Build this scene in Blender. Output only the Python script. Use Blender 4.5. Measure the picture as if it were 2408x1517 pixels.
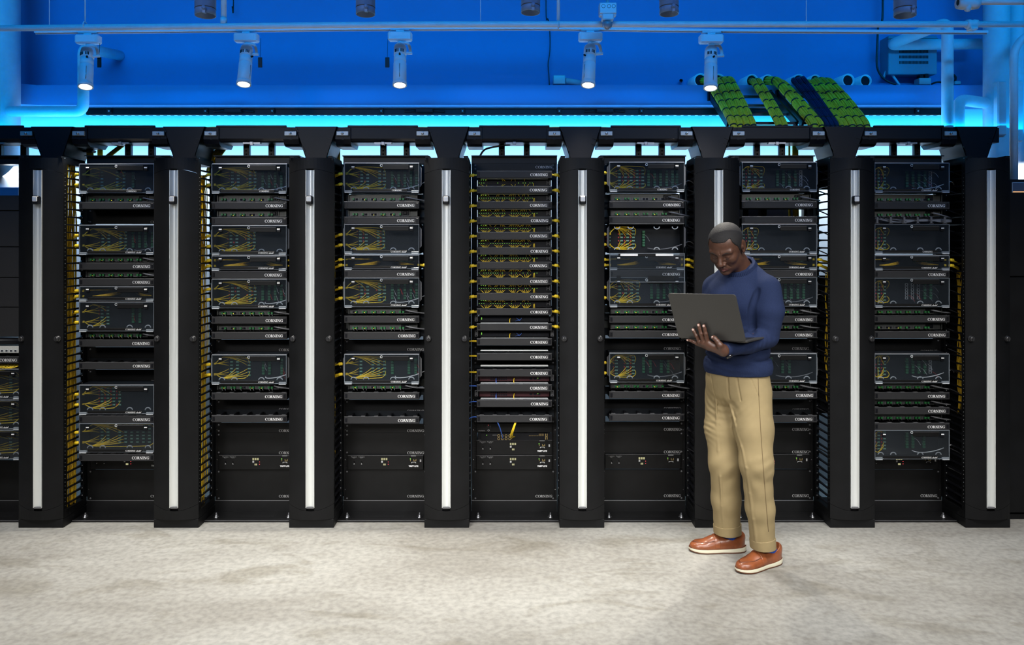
import bpy, math, random
import numpy as np
from mathutils import Vector, Matrix

for o in list(bpy.data.objects):
    bpy.data.objects.remove(o, do_unlink=True)
scene = bpy.context.scene
COL = scene.collection
PI = math.pi

# ------------------------------------------------------------------ camera
F_PX, CX, HZ, CAM_Z = 1880.0, 1207.0, 570.0, 1.617      # focal length, principal point (px of 2408x1517), lens height
W_PX, H_PX = 2408.0, 1517.0
cam_d = bpy.data.cameras.new('camera')
cam_d.sensor_fit = 'HORIZONTAL'
cam_d.sensor_width = 36.0
cam_d.lens = 36.0 * F_PX / W_PX
cam_d.shift_x = -(CX - W_PX / 2) / W_PX
cam_d.shift_y = (HZ - H_PX / 2) / W_PX
cam_d.clip_start = 0.05
cam_d.clip_end = 60
cam = bpy.data.objects.new('camera', cam_d)
COL.objects.link(cam)
cam.location = (0, 0, CAM_Z)
cam.rotation_euler = (PI / 2, 0, 0)
scene.camera = cam

# ------------------------------------------------------------------ world, exposure, large lights
scene.view_settings.view_transform = 'Standard'
scene.view_settings.look = 'None'
scene.view_settings.gamma = 1.0
scene.view_settings.use_curve_mapping = False
scene.view_settings.exposure = 0.0
world = bpy.data.worlds.new('world')
scene.world = world
world.use_nodes = True
bgn = world.node_tree.nodes['Background']
bgn.inputs[0].default_value = (0.5, 0.55, 0.62, 1)
bgn.inputs[1].default_value = 0.03


def area_light(name, loc, aim, sx, sy, power, color, spread=180.0):
    d = bpy.data.lights.new(name, 'AREA')
    d.shape = 'RECTANGLE'
    d.size, d.size_y = sx, sy
    d.energy = power
    d.color = color
    d.spread = math.radians(spread)
    o = bpy.data.objects.new(name, d)
    COL.objects.link(o)
    o.location = loc
    v = Vector(aim) - Vector(loc)
    q = v.to_track_quat('-Z', 'Y')
    o.rotation_euler = q.to_euler()
    return o


WHITE = (1.0, 0.99, 0.975)
# added overhead fill lamps, unseen above the frame, shining down towards the racks
area_light('overhead_fill', (0, 2.3, 2.95), (0, 3.9, 0.35), 8.0, 0.5, 62, WHITE, 73)
area_light('overhead_fill', (0, 0.6, 3.2), (0, 2.2, 0), 8.0, 0.5, 2, WHITE, 96)
# added, unseen soft fill lights high on the camera side of the hall
area_light('camera_side_fill', (-2.4, -1.2, 3.2), (-0.2, 4.4, 0.3), 2.6, 0.8, 18, WHITE, 42)
area_light('camera_side_fill', (2.8, -1.2, 3.2), (0.8, 4.4, 0.3), 2.2, 0.8, 11, WHITE, 42)
# blue LED strip under the ledge; the other blue washes are added, unseen lamps
BLUE = (0.0, 0.31, 0.95)
area_light('led_wash_lower', (0, 5.205, 2.432), (0, 5.36, 2.25), 8.6, 0.04, 24, (0.0, 0.50, 1.0), 176)
area_light('led_wash_ledge', (0, 5.20, 2.487), (0, 5.24, 2.6), 8.6, 0.02, 2.0, (0.0, 0.45, 1.0), 176)
area_light('added_blue_upper', (0, 4.35, 3.75), (0, 5.35, 2.85), 9.0, 0.25, 9, BLUE, 150)
area_light('added_blue_front', (0, 1.6, 3.9), (0, 5.35, 2.90), 8.5, 0.3, 43, BLUE, 56)
area_light('added_blue_tray', (0, 4.95, 2.32), (0, 5.2, 3.2), 9.0, 0.12, 20, (0.0, 0.36, 1.0), 170)
# added white lamp, unseen behind the racks, to brighten the back wall
area_light('rear_wall_fill', (0, 4.99, 2.06), (0, 5.35, 1.8), 7.6, 0.08, 32, (0.88, 0.96, 1.0), 170)


# ------------------------------------------------------------------ helpers
def P(px, py, Y):
    """a pixel of the photograph at depth Y -> point of the room"""
    return Vector(((px - CX) * Y / F_PX, Y, CAM_Z - (py - HZ) * Y / F_PX))


def SX(px, Y):
    return (px - CX) * Y / F_PX


def SZ(py, Y):
    return CAM_Z - (py - HZ) * Y / F_PX


MATS = {}


def mat(name, base, rough=0.5, metal=0.0, spec=0.5, noise=0.0, nscale=40.0, bump=0.0, bscale=200.0, coat=0.0,
        emit=None, estr=0.0, stretch=None, bdist=0.002):
    if name in MATS:
        return MATS[name]
    m = bpy.data.materials.new(name)
    m.use_nodes = True
    nt = m.node_tree
    b = nt.nodes['Principled BSDF']
    b.inputs['Base Color'].default_value = (*base, 1)
    b.inputs['Roughness'].default_value = rough
    b.inputs['Metallic'].default_value = metal
    b.inputs['Specular IOR Level'].default_value = spec
    if coat:
        b.inputs['Coat Weight'].default_value = coat
        b.inputs['Coat Roughness'].default_value = 0.15
    if emit:
        b.inputs['Emission Color'].default_value = (*emit, 1)
        b.inputs['Emission Strength'].default_value = estr
    if noise or bump:
        tc = nt.nodes.new('ShaderNodeTexCoord')
        src = tc.outputs['Object']
        if stretch:
            mp = nt.nodes.new('ShaderNodeMapping')
            mp.inputs['Scale'].default_value = stretch
            nt.links.new(src, mp.inputs['Vector'])
            src = mp.outputs['Vector']
    if noise:
        n = nt.nodes.new('ShaderNodeTexNoise')
        n.inputs['Scale'].default_value = nscale
        n.inputs['Detail'].default_value = 3
        nt.links.new(src, n.inputs['Vector'])
        r = nt.nodes.new('ShaderNodeMapRange')
        r.inputs['From Min'].default_value = 0.3
        r.inputs['From Max'].default_value = 0.7
        r.inputs['To Min'].default_value = 1 - noise
        r.inputs['To Max'].default_value = 1 + noise
        nt.links.new(n.outputs['Fac'], r.inputs['Value'])
        mx = nt.nodes.new('ShaderNodeVectorMath')
        mx.operation = 'SCALE'
        mx.inputs[0].default_value = base
        nt.links.new(r.outputs['Result'], mx.inputs['Scale'])
        nt.links.new(mx.outputs['Vector'], b.inputs['Base Color'])
    if bump:
        n2 = nt.nodes.new('ShaderNodeTexNoise')
        n2.inputs['Scale'].default_value = bscale
        n2.inputs['Detail'].default_value = 2
        nt.links.new(src, n2.inputs['Vector'])
        bp = nt.nodes.new('ShaderNodeBump')
        bp.inputs['Strength'].default_value = bump
        bp.inputs['Distance'].default_value = bdist
        nt.links.new(n2.outputs['Fac'], bp.inputs['Height'])
        nt.links.new(bp.outputs['Normal'], b.inputs['Normal'])
    MATS[name] = m
    return m


def emat(name, col, strength):
    return mat(name, (0.0, 0.0, 0.0), 0.6, emit=col, estr=strength)


def clear_mat(name, tint, haze, hazecol, rough=0.04):
    m = bpy.data.materials.new(name)
    m.use_nodes = True
    nt = m.node_tree
    nt.nodes.clear()
    out = nt.nodes.new('ShaderNodeOutputMaterial')
    tr = nt.nodes.new('ShaderNodeBsdfTransparent')
    tr.inputs[0].default_value = (*tint, 1)
    df = nt.nodes.new('ShaderNodeBsdfDiffuse')
    df.inputs[0].default_value = (*hazecol, 1)
    gl = nt.nodes.new('ShaderNodeBsdfGlossy')
    gl.inputs['Roughness'].default_value = rough
    gl.inputs[0].default_value = (1, 1, 1, 1)
    m1 = nt.nodes.new('ShaderNodeMixShader')
    m1.inputs[0].default_value = haze
    m2 = nt.nodes.new('ShaderNodeMixShader')
    fr = nt.nodes.new('ShaderNodeFresnel')
    fr.inputs['IOR'].default_value = 1.32
    nt.links.new(tr.outputs[0], m1.inputs[1])
    nt.links.new(df.outputs[0], m1.inputs[2])
    nt.links.new(fr.outputs[0], m2.inputs[0])
    nt.links.new(m1.outputs[0], m2.inputs[1])
    nt.links.new(gl.outputs[0], m2.inputs[2])
    nt.links.new(m2.outputs[0], out.inputs[0])
    MATS[name] = m
    return m


M_BLACK = mat('black_powder_coat', (0.0044, 0.0046, 0.0052), 0.46, spec=0.22, noise=0.25, nscale=9, bump=0.15, bscale=900)
M_RACK = mat('black_rack_steel', (0.0075, 0.0075, 0.008), 0.38, spec=0.25, noise=0.2, nscale=14)
M_COVER = mat('charcoal_textured_cover', (0.0175, 0.0175, 0.0190), 0.5, spec=0.3, noise=0.55, nscale=520, bump=0.5, bscale=620)
M_BLANK = mat('matt_black_panel', (0.0045, 0.0045, 0.0047), 0.45, spec=0.22, noise=0.25, nscale=16)
M_INNER = mat('black_enclosure_inside', (0.007, 0.009, 0.012), 0.5, spec=0.2)
M_PLASTIC = mat('black_plastic', (0.0065, 0.0068, 0.009), 0.38, spec=0.2)
M_GREYPL = mat('grey_plastic', (0.10, 0.10, 0.105), 0.4)
M_STEEL = mat('bright_steel', (0.62, 0.62, 0.64), 0.28, metal=1.0)
M_EDGE = mat('pale_metal_edge', (0.34, 0.34, 0.36), 0.35, metal=0.8)  # paler metal for thin strips along edges
M_ALU = mat('satin_aluminium', (0.80, 0.82, 0.80), 0.38, metal=0.5, noise=0.04, nscale=30, stretch=(1, 1, 0.02))
M_WHITEPL = mat('white_plastic', (0.78, 0.78, 0.78), 0.4)
M_LIGHTGREY = mat('light_grey_plastic', (0.50, 0.52, 0.54), 0.45)
M_LETTER = mat('white_print', (0.82, 0.82, 0.82), 0.5)
M_LETTERDIM = mat('grey_print', (0.38, 0.38, 0.38), 0.5)
M_YELLOW = mat('yellow_fibre_jacket', (0.92, 0.64, 0.025), 0.45, noise=0.18, nscale=60)
M_YELDARK = mat('amber_fibre_jacket', (0.82, 0.50, 0.016), 0.5, noise=0.35, nscale=50)
M_NAVYCAB = mat('navy_cable_jacket', (0.012, 0.022, 0.075), 0.45)
M_BLUECAB = mat('blue_patch_cord', (0.06, 0.16, 0.62), 0.4)
M_GREYCAB = mat('grey_power_cable', (0.20, 0.20, 0.21), 0.4)
M_BLKCAB = mat('black_cable', (0.012, 0.012, 0.014), 0.4)
M_WHITECAB = mat('white_wire', (0.72, 0.72, 0.74), 0.45)
M_REDCAB = mat('red_wire', (0.55, 0.02, 0.02), 0.45)
M_GREEN = mat('green_terminal', (0.024, 0.20, 0.05), 0.45)
M_TERM = mat('dark_green_terminal', (0.020, 0.13, 0.055), 0.5)
M_TEAL = mat('green_adapter', (0.025, 0.20, 0.11), 0.45)
M_RED = mat('red_adapter_cap', (0.42, 0.02, 0.025), 0.45)
M_WHITEDOT = mat('white_adapter_mark', (0.62, 0.70, 0.68), 0.5)
M_LEDG = emat('green_led', (0.35, 1.0, 0.12), 1.1)
M_LEDY = emat('yellow_led', (0.95, 0.85, 0.08), 1.6)
M_LEDR = emat('red_led', (1.0, 0.08, 0.10), 1.0)
M_DIGIT = emat('lit_digit_display', (0.85, 0.80, 0.42), 0.55)
M_TIE = mat('black_hook_tie', (0.006, 0.006, 0.012), 0.6)
M_PAINT = mat('white_painted_metal', (0.66, 0.72, 0.80), 0.4)
M_PIPE = mat('white_painted_pipe', (0.72, 0.75, 0.79), 0.45, noise=0.05, nscale=20, bump=0.2, bscale=30, bdist=0.004)
M_CLEAR = clear_mat('clear_acrylic_door', (0.90, 0.92, 0.94), 0.07, (0.10, 0.12, 0.14))
M_RIM = clear_mat('acrylic_edge', (0.65, 0.70, 0.74), 0.45, (0.34, 0.38, 0.42), 0.15)


class MB:
    """collects faces of one mesh"""

    def __init__(s):
        s.v, s.f, s.m, s.s = [], [], [], []

    def _add(s, verts, faces, mi=0, smooth=False):
        n = len(s.v)
        s.v += [tuple(p) for p in verts]
        s.f += [tuple(n + i for i in f) for f in faces]
        s.m += [mi] * len(faces)
        s.s += [smooth] * len(faces)

    def box(s, x0, x1, y0, y1, z0, z1, mi=0, b=0.0):
        if x1 < x0: x0, x1 = x1, x0
        if y1 < y0: y0, y1 = y1, y0
        if z1 < z0: z0, z1 = z1, z0
        b = min(b, (x1 - x0) * 0.45, (y1 - y0) * 0.45, (z1 - z0) * 0.45)
        if b <= 0:
            v = [(x0, y0, z0), (x1, y0, z0), (x1, y1, z0), (x0, y1, z0), (x0, y0, z1), (x1, y0, z1), (x1, y1, z1), (x0, y1, z1)]
            f = [(0, 3, 2, 1), (4, 5, 6, 7), (0, 1, 5, 4), (1, 2, 6, 5), (2, 3, 7, 6), (3, 0, 4, 7)]
            s._add(v, f, mi)
            return
        v, idx = [], {}
        X, Y, Z = (x0, x1), (y0, y1), (z0, z1)
        sg = (1, -1)
        for i in (0, 1):
            for j in (0, 1):
                for k in (0, 1):
                    for a in range(3):
                        p = [X[i] + sg[i] * b, Y[j] + sg[j] * b, Z[k] + sg[k] * b]
                        p[a] = (X[i], Y[j], Z[k])[a]
                        idx[(i, j, k, a)] = len(v)
                        v.append(tuple(p))
        f = []
        for a in range(3):
            u, w = [(1, 2), (2, 0), (0, 1)][a]
            for side in (0, 1):
                q = []
                for (p, r) in ((0, 0), (1, 0), (1, 1), (0, 1)):
                    c = [0, 0, 0]
                    c[a], c[u], c[w] = side, p, r
                    q.append(idx[(*c, a)])
                f.append(tuple(q if side else q[::-1]))
        for a in range(3):            # edges along axis a
            u, w = [(1, 2), (2, 0), (0, 1)][a]
            for p in (0, 1):
                for r in (0, 1):
                    c0, c1 = [0, 0, 0], [0, 0, 0]
                    c0[u], c0[w], c1[u], c1[w] = p, r, p, r
                    c0[a], c1[a] = 0, 1
                    q = [idx[(*c0, u)], idx[(*c1, u)], idx[(*c1, w)], idx[(*c0, w)]]
                    f.append(tuple(q if (p == r) == False else q[::-1]))
        for i in (0, 1):
            for j in (0, 1):
                for k in (0, 1):
                    q = [idx[(i, j, k, 0)], idx[(i, j, k, 1)], idx[(i, j, k, 2)]]
                    f.append(tuple(q if (i + j + k) % 2 else q[::-1]))
        s._add(v, f, mi)

    def tube(s, pts, r, n=6, mi=0, caps=True, smooth=True, ridges=0, rdepth=0.0):
        pts = [Vector(p) for p in pts]
        m = len(pts)
        rr = r if hasattr(r, '__len__') else [r] * m
        t = []
        for i in range(m):
            a, b = pts[max(0, i - 1)], pts[min(m - 1, i + 1)]
            d = (b - a)
            t.append(d.normalized() if d.length > 1e-9 else Vector((0, 0, 1)))
        up = Vector((0, 0, 1)) if abs(t[0].z) < 0.9 else Vector((1, 0, 0))
        nx = t[0].cross(up).normalized()
        base = len(s.v)
        V = []
        for i in range(m):
            nx = (nx - t[i] * nx.dot(t[i]))
            nx = nx.normalized() if nx.length > 1e-9 else t[i].orthogonal().normalized()
            ny = t[i].cross(nx)
            for k in range(n):
                a = 2 * PI * k / n
                q = rr[i] * (1 + (rdepth * (1 if k % 2 else -1) if ridges else 0))
                V.append(pts[i] + nx * (math.cos(a) * q) + ny * (math.sin(a) * q))
        F = []
        for i in range(m - 1):
            for k in range(n):
                a, b = i * n + k, i * n + (k + 1) % n
                F.append((a, b, b + n, a + n))
        if caps:
            F.append(tuple(range(n - 1, -1, -1)))
            F.append(tuple((m - 1) * n + k for k in range(n)))
        s._add(V, F, mi, smooth)

    def cyl(s, p0, p1, r, n=12, mi=0, r2=None):
        s.tube([p0, p1], [r, r if r2 is None else r2], n, mi)

    def lathe(s, prof, center, axis=(0, 0, 1), n=20, mi=0):
        """prof: list of (radius, height along axis)"""
        ax = Vector(axis).normalized()
        u = ax.orthogonal().normalized()
        w = ax.cross(u)
        c = Vector(center)
        V, F = [], []
        for (r, h) in prof:
            for k in range(n):
                a = 2 * PI * k / n
                V.append(c + ax * h + u * (math.cos(a) * r) + w * (math.sin(a) * r))
        for i in range(len(prof) - 1):
            for k in range(n):
                a, b = i * n + k, i * n + (k + 1) % n
                F.append((a, b, b + n, a + n))
        s._add(V, F, mi, True)

    def prism(s, poly, axis, a0, a1, mi=0, smooth=False):
        """poly: 2D points in the two other axes (x: (y,z), y: (x,z), z: (x,y)), extruded along axis"""
        n = len(poly)

        def mk(p, a):
            return {'x': (a, p[0], p[1]), 'y': (p[0], a, p[1]), 'z': (p[0], p[1], a)}[axis]
        V = [mk(p, a0) for p in poly] + [mk(p, a1) for p in poly]
        F = [tuple(range(n)), tuple(range(2 * n - 1, n - 1, -1))]
        F += [(i, n + i, n + (i + 1) % n, (i + 1) % n) for i in range(n)]
        s._add(V, F, mi, smooth)

    def poly(s, pts, mi=0):
        s._add(pts, [tuple(range(len(pts)))], mi)

    def ring_xz(s, cx, cz, r0, r1, y, n=16, mi=0, a0=0.0, a1=2 * PI, depth=0.0):
        """flat ring (or arc) in a plane of constant y, with thickness depth to the back"""
        V, F = [], []
        closed = abs(a1 - a0 - 2 * PI) < 1e-6
        cnt = n if closed else n + 1
        for i in range(cnt):
            a = a0 + (a1 - a0) * i / n
            for (r, yy) in ((r0, y), (r1, y), (r1, y + depth), (r0, y + depth)):
                V.append((cx + math.cos(a) * r, yy, cz + math.sin(a) * r))
        for i in range(n):
            j = (i + 1) % cnt
            for k in range(4):
                F.append((i * 4 + k, i * 4 + (k + 1) % 4, j * 4 + (k + 1) % 4, j * 4 + k))
        s._add(V, F, mi)

    def mesh(s, name, mats, origin=(0, 0, 0)):
        me = bpy.data.meshes.new(name)
        ox, oy, oz = origin
        me.from_pydata([(x - ox, y - oy, z - oz) for (x, y, z) in s.v], [], s.f)
        for m in (mats if isinstance(mats, (list, tuple)) else [mats]):
            me.materials.append(m)
        if s.f:
            me.polygons.foreach_set('material_index', s.m)
            me.polygons.foreach_set('use_smooth', s.s)
        me.update()
        return me

    def build(s, name, mats, parent=None, origin=None, kind=None):
        if origin is None:
            origin = root_origin(parent) if parent else (0, 0, 0)
        o = bpy.data.objects.new(name, s.mesh(name, mats, origin))
        COL.objects.link(o)
        if parent:
            o.parent = parent
        else:
            o.location = origin
        if kind:
            o['kind'] = kind
        return o


ORIGIN = {}


def root_origin(o):
    while o.parent:
        o = o.parent
    return ORIGIN.get(o.name, (0, 0, 0))


def thing(name, label, cat, loc=(0, 0, 0), group=None, local=False):
    o = bpy.data.objects.new(name, None)
    o.empty_display_size = 0.05
    COL.objects.link(o)
    o.location = loc
    ORIGIN[o.name] = (0, 0, 0) if local else tuple(loc)
    o['label'] = label
    o['category'] = cat
    if group:
        o['group'] = group
    return o


def tag(o, label=None, cat=None, group=None, kind=None):
    if label: o['label'] = label
    if cat: o['category'] = cat
    if group: o['group'] = group
    if kind: o['kind'] = kind
    return o


def part(name, me, parent, loc=(0, 0, 0), kind=None, label=None, rot=None):
    o = bpy.data.objects.new(name, me)
    COL.objects.link(o)
    o.parent = parent
    o.location = loc
    if rot: o.rotation_euler = rot
    if kind: o['kind'] = kind
    if label: o['label'] = label
    return o


def bez(p0, p1, p2, p3, n=8):
    p0, p1, p2, p3 = map(Vector, (p0, p1, p2, p3))
    out = []
    for i in range(n + 1):
        t = i / n
        out.append(p0 * (1 - t) ** 3 + p1 * 3 * t * (1 - t) ** 2 + p2 * 3 * t * t * (1 - t) + p3 * t ** 3)
    return out


def spline(pts, n=6):
    """Catmull-Rom through points"""
    pts = [Vector(p) for p in pts]
    out = []
    for i in range(len(pts) - 1):
        p0, p1, p2, p3 = pts[max(0, i - 1)], pts[i], pts[i + 1], pts[min(len(pts) - 1, i + 2)]
        for k in range(n):
            t = k / n
            out.append(0.5 * ((2 * p1) + (p2 - p0) * t + (2 * p0 - 5 * p1 + 4 * p2 - p3) * t * t + (3 * p1 - p0 - 3 * p2 + p3) * t ** 3))
    out.append(pts[-1])
    return out


ORD = ['first', 'second', 'third', 'fourth', 'fifth', 'sixth', 'seventh', 'eighth', 'ninth', 'tenth', 'eleventh', 'twelfth',
       'thirteenth', 'fourteenth', 'fifteenth', 'sixteenth', 'seventeenth', 'eighteenth', 'nineteenth', 'twentieth']


# ------------------------------------------------------------------ serif lettering drawn as flat print
def _ring(mb, cx, cz, rx, rz, irx, irz, a0, a1, n=18, y=0.0, mi=0):
    V, F = [], []
    for i in range(n + 1):
        a = math.radians(a0 + (a1 - a0) * i / n)
        V.append((cx + math.cos(a) * rx, y, cz + math.sin(a) * rz))
        V.append((cx + math.cos(a) * irx, y, cz + math.sin(a) * irz))
    for i in range(n):
        F.append((2 * i, 2 * i + 1, 2 * i + 3, 2 * i + 2))
    mb._add(V, F, mi)


def _rect(mb, x0, x1, z0, z1, y=0.0, mi=0):
    mb._add([(x0, y, z0), (x1, y, z0), (x1, y, z1), (x0, y, z1)], [(0, 1, 2, 3)], mi)


def _quad(mb, a, b, c, d, y=0.0, mi=0):
    mb._add([(p[0], y, p[1]) for p in (a, b, c, d)], [(0, 1, 2, 3)], mi)


def serif_word(mb, word, h, x0=0.0, z0=0.0, y=0.0, mi=0):
    """draws the word with serif capitals of cap height h from x0; returns its width"""
    x = x0
    th, tn, sf = 0.20 * h, 0.075 * h, 0.07 * h
    for ch in word:
        if ch in 'COG':
            w = (0.98 if ch == 'O' else 0.90) * h
            c = x + 0.49 * h
            cz = z0 + h / 2
            a0, a1 = (0, 360) if ch == 'O' else (48, 318)
            _ring(mb, c, cz, 0.49 * h, 0.52 * h, 0.30 * h, 0.46 * h, a0, a1, 20, y, mi)
            if ch in 'CG':
                _rect(mb, c + 0.30 * h, c + 0.37 * h, z0 + 0.66 * h, z0 + 1.0 * h, y, mi)
            if ch == 'G':
                _rect(mb, c + 0.17 * h, c + 0.36 * h, z0 + 0.04 * h, z0 + 0.44 * h, y, mi)
                _rect(mb, c + 0.06 * h, c + 0.45 * h, z0 + 0.40 * h, z0 + 0.47 * h, y, mi)
            x += w + 0.06 * h
        elif ch == 'R':
            _rect(mb, x + 0.10 * h, x + 0.10 * h + th, z0, z0 + h, y, mi)
            _rect(mb, x, x + 0.40 * h, z0, z0 + sf, y, mi)
            _rect(mb, x, x + 0.40 * h, z0 + h - sf, z0 + h, y, mi)
            _ring(mb, x + 0.38 * h, z0 + 0.74 * h, 0.31 * h, 0.26 * h, 0.13 * h, 0.19 * h, -90, 90, 10, y, mi)
            _rect(mb, x + 0.28 * h, x + 0.40 * h, z0 + 0.48 * h, z0 + 0.54 * h, y, mi)
            _quad(mb, (x + 0.38 * h, z0 + 0.50 * h), (x + 0.66 * h, z0), (x + 0.88 * h, z0), (x + 0.56 * h, z0 + 0.52 * h), y, mi)
            x += 0.90 * h
        elif ch == 'N':
            _rect(mb, x + 0.12 * h, x + 0.12 * h + tn, z0, z0 + h, y, mi)
            _rect(mb, x + 0.80 * h, x + 0.80 * h + tn, z0, z0 + h, y, mi)
            _quad(mb, (x + 0.08 * h, z0 + h), (x + 0.66 * h, z0), (x + 0.875 * h, z0), (x + 0.30 * h, z0 + h), y, mi)
            _rect(mb, x, x + 0.34 * h, z0, z0 + sf, y, mi)
            _rect(mb, x, x + 0.26 * h, z0 + h - sf, z0 + h, y, mi)
            _rect(mb, x + 0.66 * h, x + 1.0 * h, z0 + h - sf, z0 + h, y, mi)
            x += 1.05 * h
        elif ch == 'I':
            _rect(mb, x + 0.11 * h, x + 0.11 * h + th, z0, z0 + h, y, mi)
            _rect(mb, x, x + 0.42 * h, z0, z0 + sf, y, mi)
            _rect(mb, x, x + 0.42 * h, z0 + h - sf, z0 + h, y, mi)
            x += 0.50 * h
        else:
            x += 0.4 * h
    return x - x0


def word_mesh(name, word, h, m):
    mb = MB()
    w = serif_word(mb, word, h)
    mb.v = [(x - w / 2, y, z - h / 2) for (x, y, z) in mb.v]
    return mb.mesh(name, m)


def text_mesh(name, body, size, m, bold=0.0):
    """plain sans lettering, facing the camera, centred"""
    c = bpy.data.curves.new(name, 'FONT')
    c.body = body
    c.size = size
    c.align_x = 'CENTER'
    c.align_y = 'CENTER'
    c.offset = bold
    c.resolution_u = 2
    o = bpy.data.objects.new(name, c)
    COL.objects.link(o)
    dg = bpy.context.evaluated_depsgraph_get()
    me = bpy.data.meshes.new_from_object(o.evaluated_get(dg))
    bpy.data.objects.remove(o, do_unlink=True)
    bpy.data.curves.remove(c)
    me.transform(Matrix.Rotation(PI / 2, 4, 'X'))
    me.materials.clear()
    me.materials.append(m)
    me.name = name
    return me

# ------------------------------------------------------------------ the room
Y_MAN, Y_COV, Y_POST = 4.53, 4.62, 4.78       # door faces of the cable managers, cover faces, rack posts
Y_WALL, Y_LEDGE = 5.36, 5.20


def concrete():
    m = bpy.data.materials.new('polished_concrete')
    m.use_nodes = True
    nt = m.node_tree
    b = nt.nodes['Principled BSDF']
    tc = nt.nodes.new('ShaderNodeTexCoord')
    n1 = nt.nodes.new('ShaderNodeTexNoise')
    n1.inputs['Scale'].default_value = 1.3
    n1.inputs['Detail'].default_value = 9
    n1.inputs['Roughness'].default_value = 0.62
    n1.inputs['Distortion'].default_value = 0.5
    n2 = nt.nodes.new('ShaderNodeTexNoise')
    n2.inputs['Scale'].default_value = 34
    n2.inputs['Detail'].default_value = 5
    n3 = nt.nodes.new('ShaderNodeTexNoise')
    n3.inputs['Scale'].default_value = 3.4
    n3.inputs['Detail'].default_value = 6
    n3.inputs['Distortion'].default_value = 1.6
    mp = nt.nodes.new('ShaderNodeMapping')
    mp.inputs['Scale'].default_value = (0.5, 1.0, 1.0)
    nt.links.new(tc.outputs['Object'], mp.inputs['Vector'])
    for n in (n1, n3):
        nt.links.new(mp.outputs['Vector'], n.inputs['Vector'])
    nt.links.new(tc.outputs['Object'], n2.inputs['Vector'])
    cr = nt.nodes.new('ShaderNodeValToRGB')
    e = cr.color_ramp.elements
    e[0].position, e[0].color = 0.34, (0.285, 0.270, 0.240, 1)
    e[1].position, e[1].color = 0.66, (0.44, 0.43, 0.395, 1)
    nt.links.new(n1.outputs['Fac'], cr.inputs['Fac'])
    cr2 = nt.nodes.new('ShaderNodeValToRGB')
    e = cr2.color_ramp.elements
    e[0].position, e[0].color = 0.30, (0.78, 0.78, 0.78, 1)
    e[1].position, e[1].color = 0.62, (1.08, 1.08, 1.08, 1)
    nt.links.new(n2.outputs['Fac'], cr2.inputs['Fac'])
    cr3 = nt.nodes.new('ShaderNodeValToRGB')
    e = cr3.color_ramp.elements
    e[0].position, e[0].color = 0.31, (0.76, 0.74, 0.70, 1)
    e[1].position, e[1].color = 0.46, (1, 1, 1, 1)
    nt.links.new(n3.outputs['Fac'], cr3.inputs['Fac'])
    a = nt.nodes.new('ShaderNodeMixRGB')
    a.blend_type = 'MULTIPLY'
    a.inputs[0].default_value = 1
    c = nt.nodes.new('ShaderNodeMixRGB')
    c.blend_type = 'MULTIPLY'
    c.inputs[0].default_value = 1
    nt.links.new(cr.outputs[0], a.inputs[1])
    nt.links.new(cr2.outputs[0], a.inputs[2])
    nt.links.new(a.outputs[0], c.inputs[1])
    nt.links.new(cr3.outputs[0], c.inputs[2])
    nt.links.new(c.outputs[0], b.inputs['Base Color'])
    b.inputs['Roughness'].default_value = 0.5
    b.inputs['Specular IOR Level'].default_value = 0.35
    bp = nt.nodes.new('ShaderNodeBump')
    bp.inputs['Strength'].default_value = 0.12
    bp.inputs['Distance'].default_value = 0.004
    nt.links.new(n2.outputs['Fac'], bp.inputs['Height'])
    nt.links.new(bp.outputs['Normal'], b.inputs['Normal'])
    return m


def struct(name, mb, m):
    o = mb.build(name, m)
    o['kind'] = 'structure'
    return o


XL, XR, YF, ZC = -4.6, 4.6, -2.2, 4.0
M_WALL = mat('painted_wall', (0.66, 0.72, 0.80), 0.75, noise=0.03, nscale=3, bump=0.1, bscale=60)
M_WALLUP = mat('wall_blue_light_tint', (0.12, 0.25, 0.52), 0.75, noise=0.03, nscale=3, bump=0.1, bscale=60)  # deep blue base carries part of the LED light
M_HALL = mat('grey_hall_wall', (0.11, 0.115, 0.125), 0.8)
M_CEIL = mat('dark_ceiling', (0.10, 0.11, 0.13), 0.8)
mb = MB(); mb.box(XL, XR, YF, Y_WALL + 0.1, -0.1, 0.0); struct('floor', mb, concrete())
mb = MB(); mb.box(XL, XR, YF, Y_WALL + 0.1, ZC, ZC + 0.1); struct('ceiling', mb, M_CEIL)
LEDGE_T, LEDGE_B = SZ(200, Y_LEDGE), SZ(247, Y_LEDGE)
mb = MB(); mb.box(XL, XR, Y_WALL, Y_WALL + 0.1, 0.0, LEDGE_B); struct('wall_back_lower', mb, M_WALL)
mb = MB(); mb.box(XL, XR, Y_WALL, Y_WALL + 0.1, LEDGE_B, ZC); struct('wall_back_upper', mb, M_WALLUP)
mb = MB(); mb.box(XL - 0.1, XL, YF, Y_WALL + 0.1, 0, ZC); struct('wall_left', mb, M_HALL)
mb = MB(); mb.box(XR, XR + 0.1, YF, Y_WALL + 0.1, 0, ZC); struct('wall_right', mb, M_HALL)
mb = MB(); mb.box(XL, XR, YF - 0.1, YF, 0, ZC); struct('wall_front', mb, M_HALL)
# ledge across the back wall; it turns towards the hall at the left end
mb = MB()
xl = SX(85, Y_LEDGE)
mb.box(xl, XR, Y_LEDGE, Y_WALL, LEDGE_B, LEDGE_T)
mb.prism([(xl, Y_LEDGE), (xl, Y_WALL), (xl - 0.75, Y_WALL), (xl - 0.75, Y_LEDGE - 0.45), (xl - 0.28, Y_LEDGE - 0.16)][::-1], 'z', LEDGE_B, LEDGE_T)
struct('trim_1', mb, M_WALLUP)['label'] = 'painted ledge running along the back wall above the racks'

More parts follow.
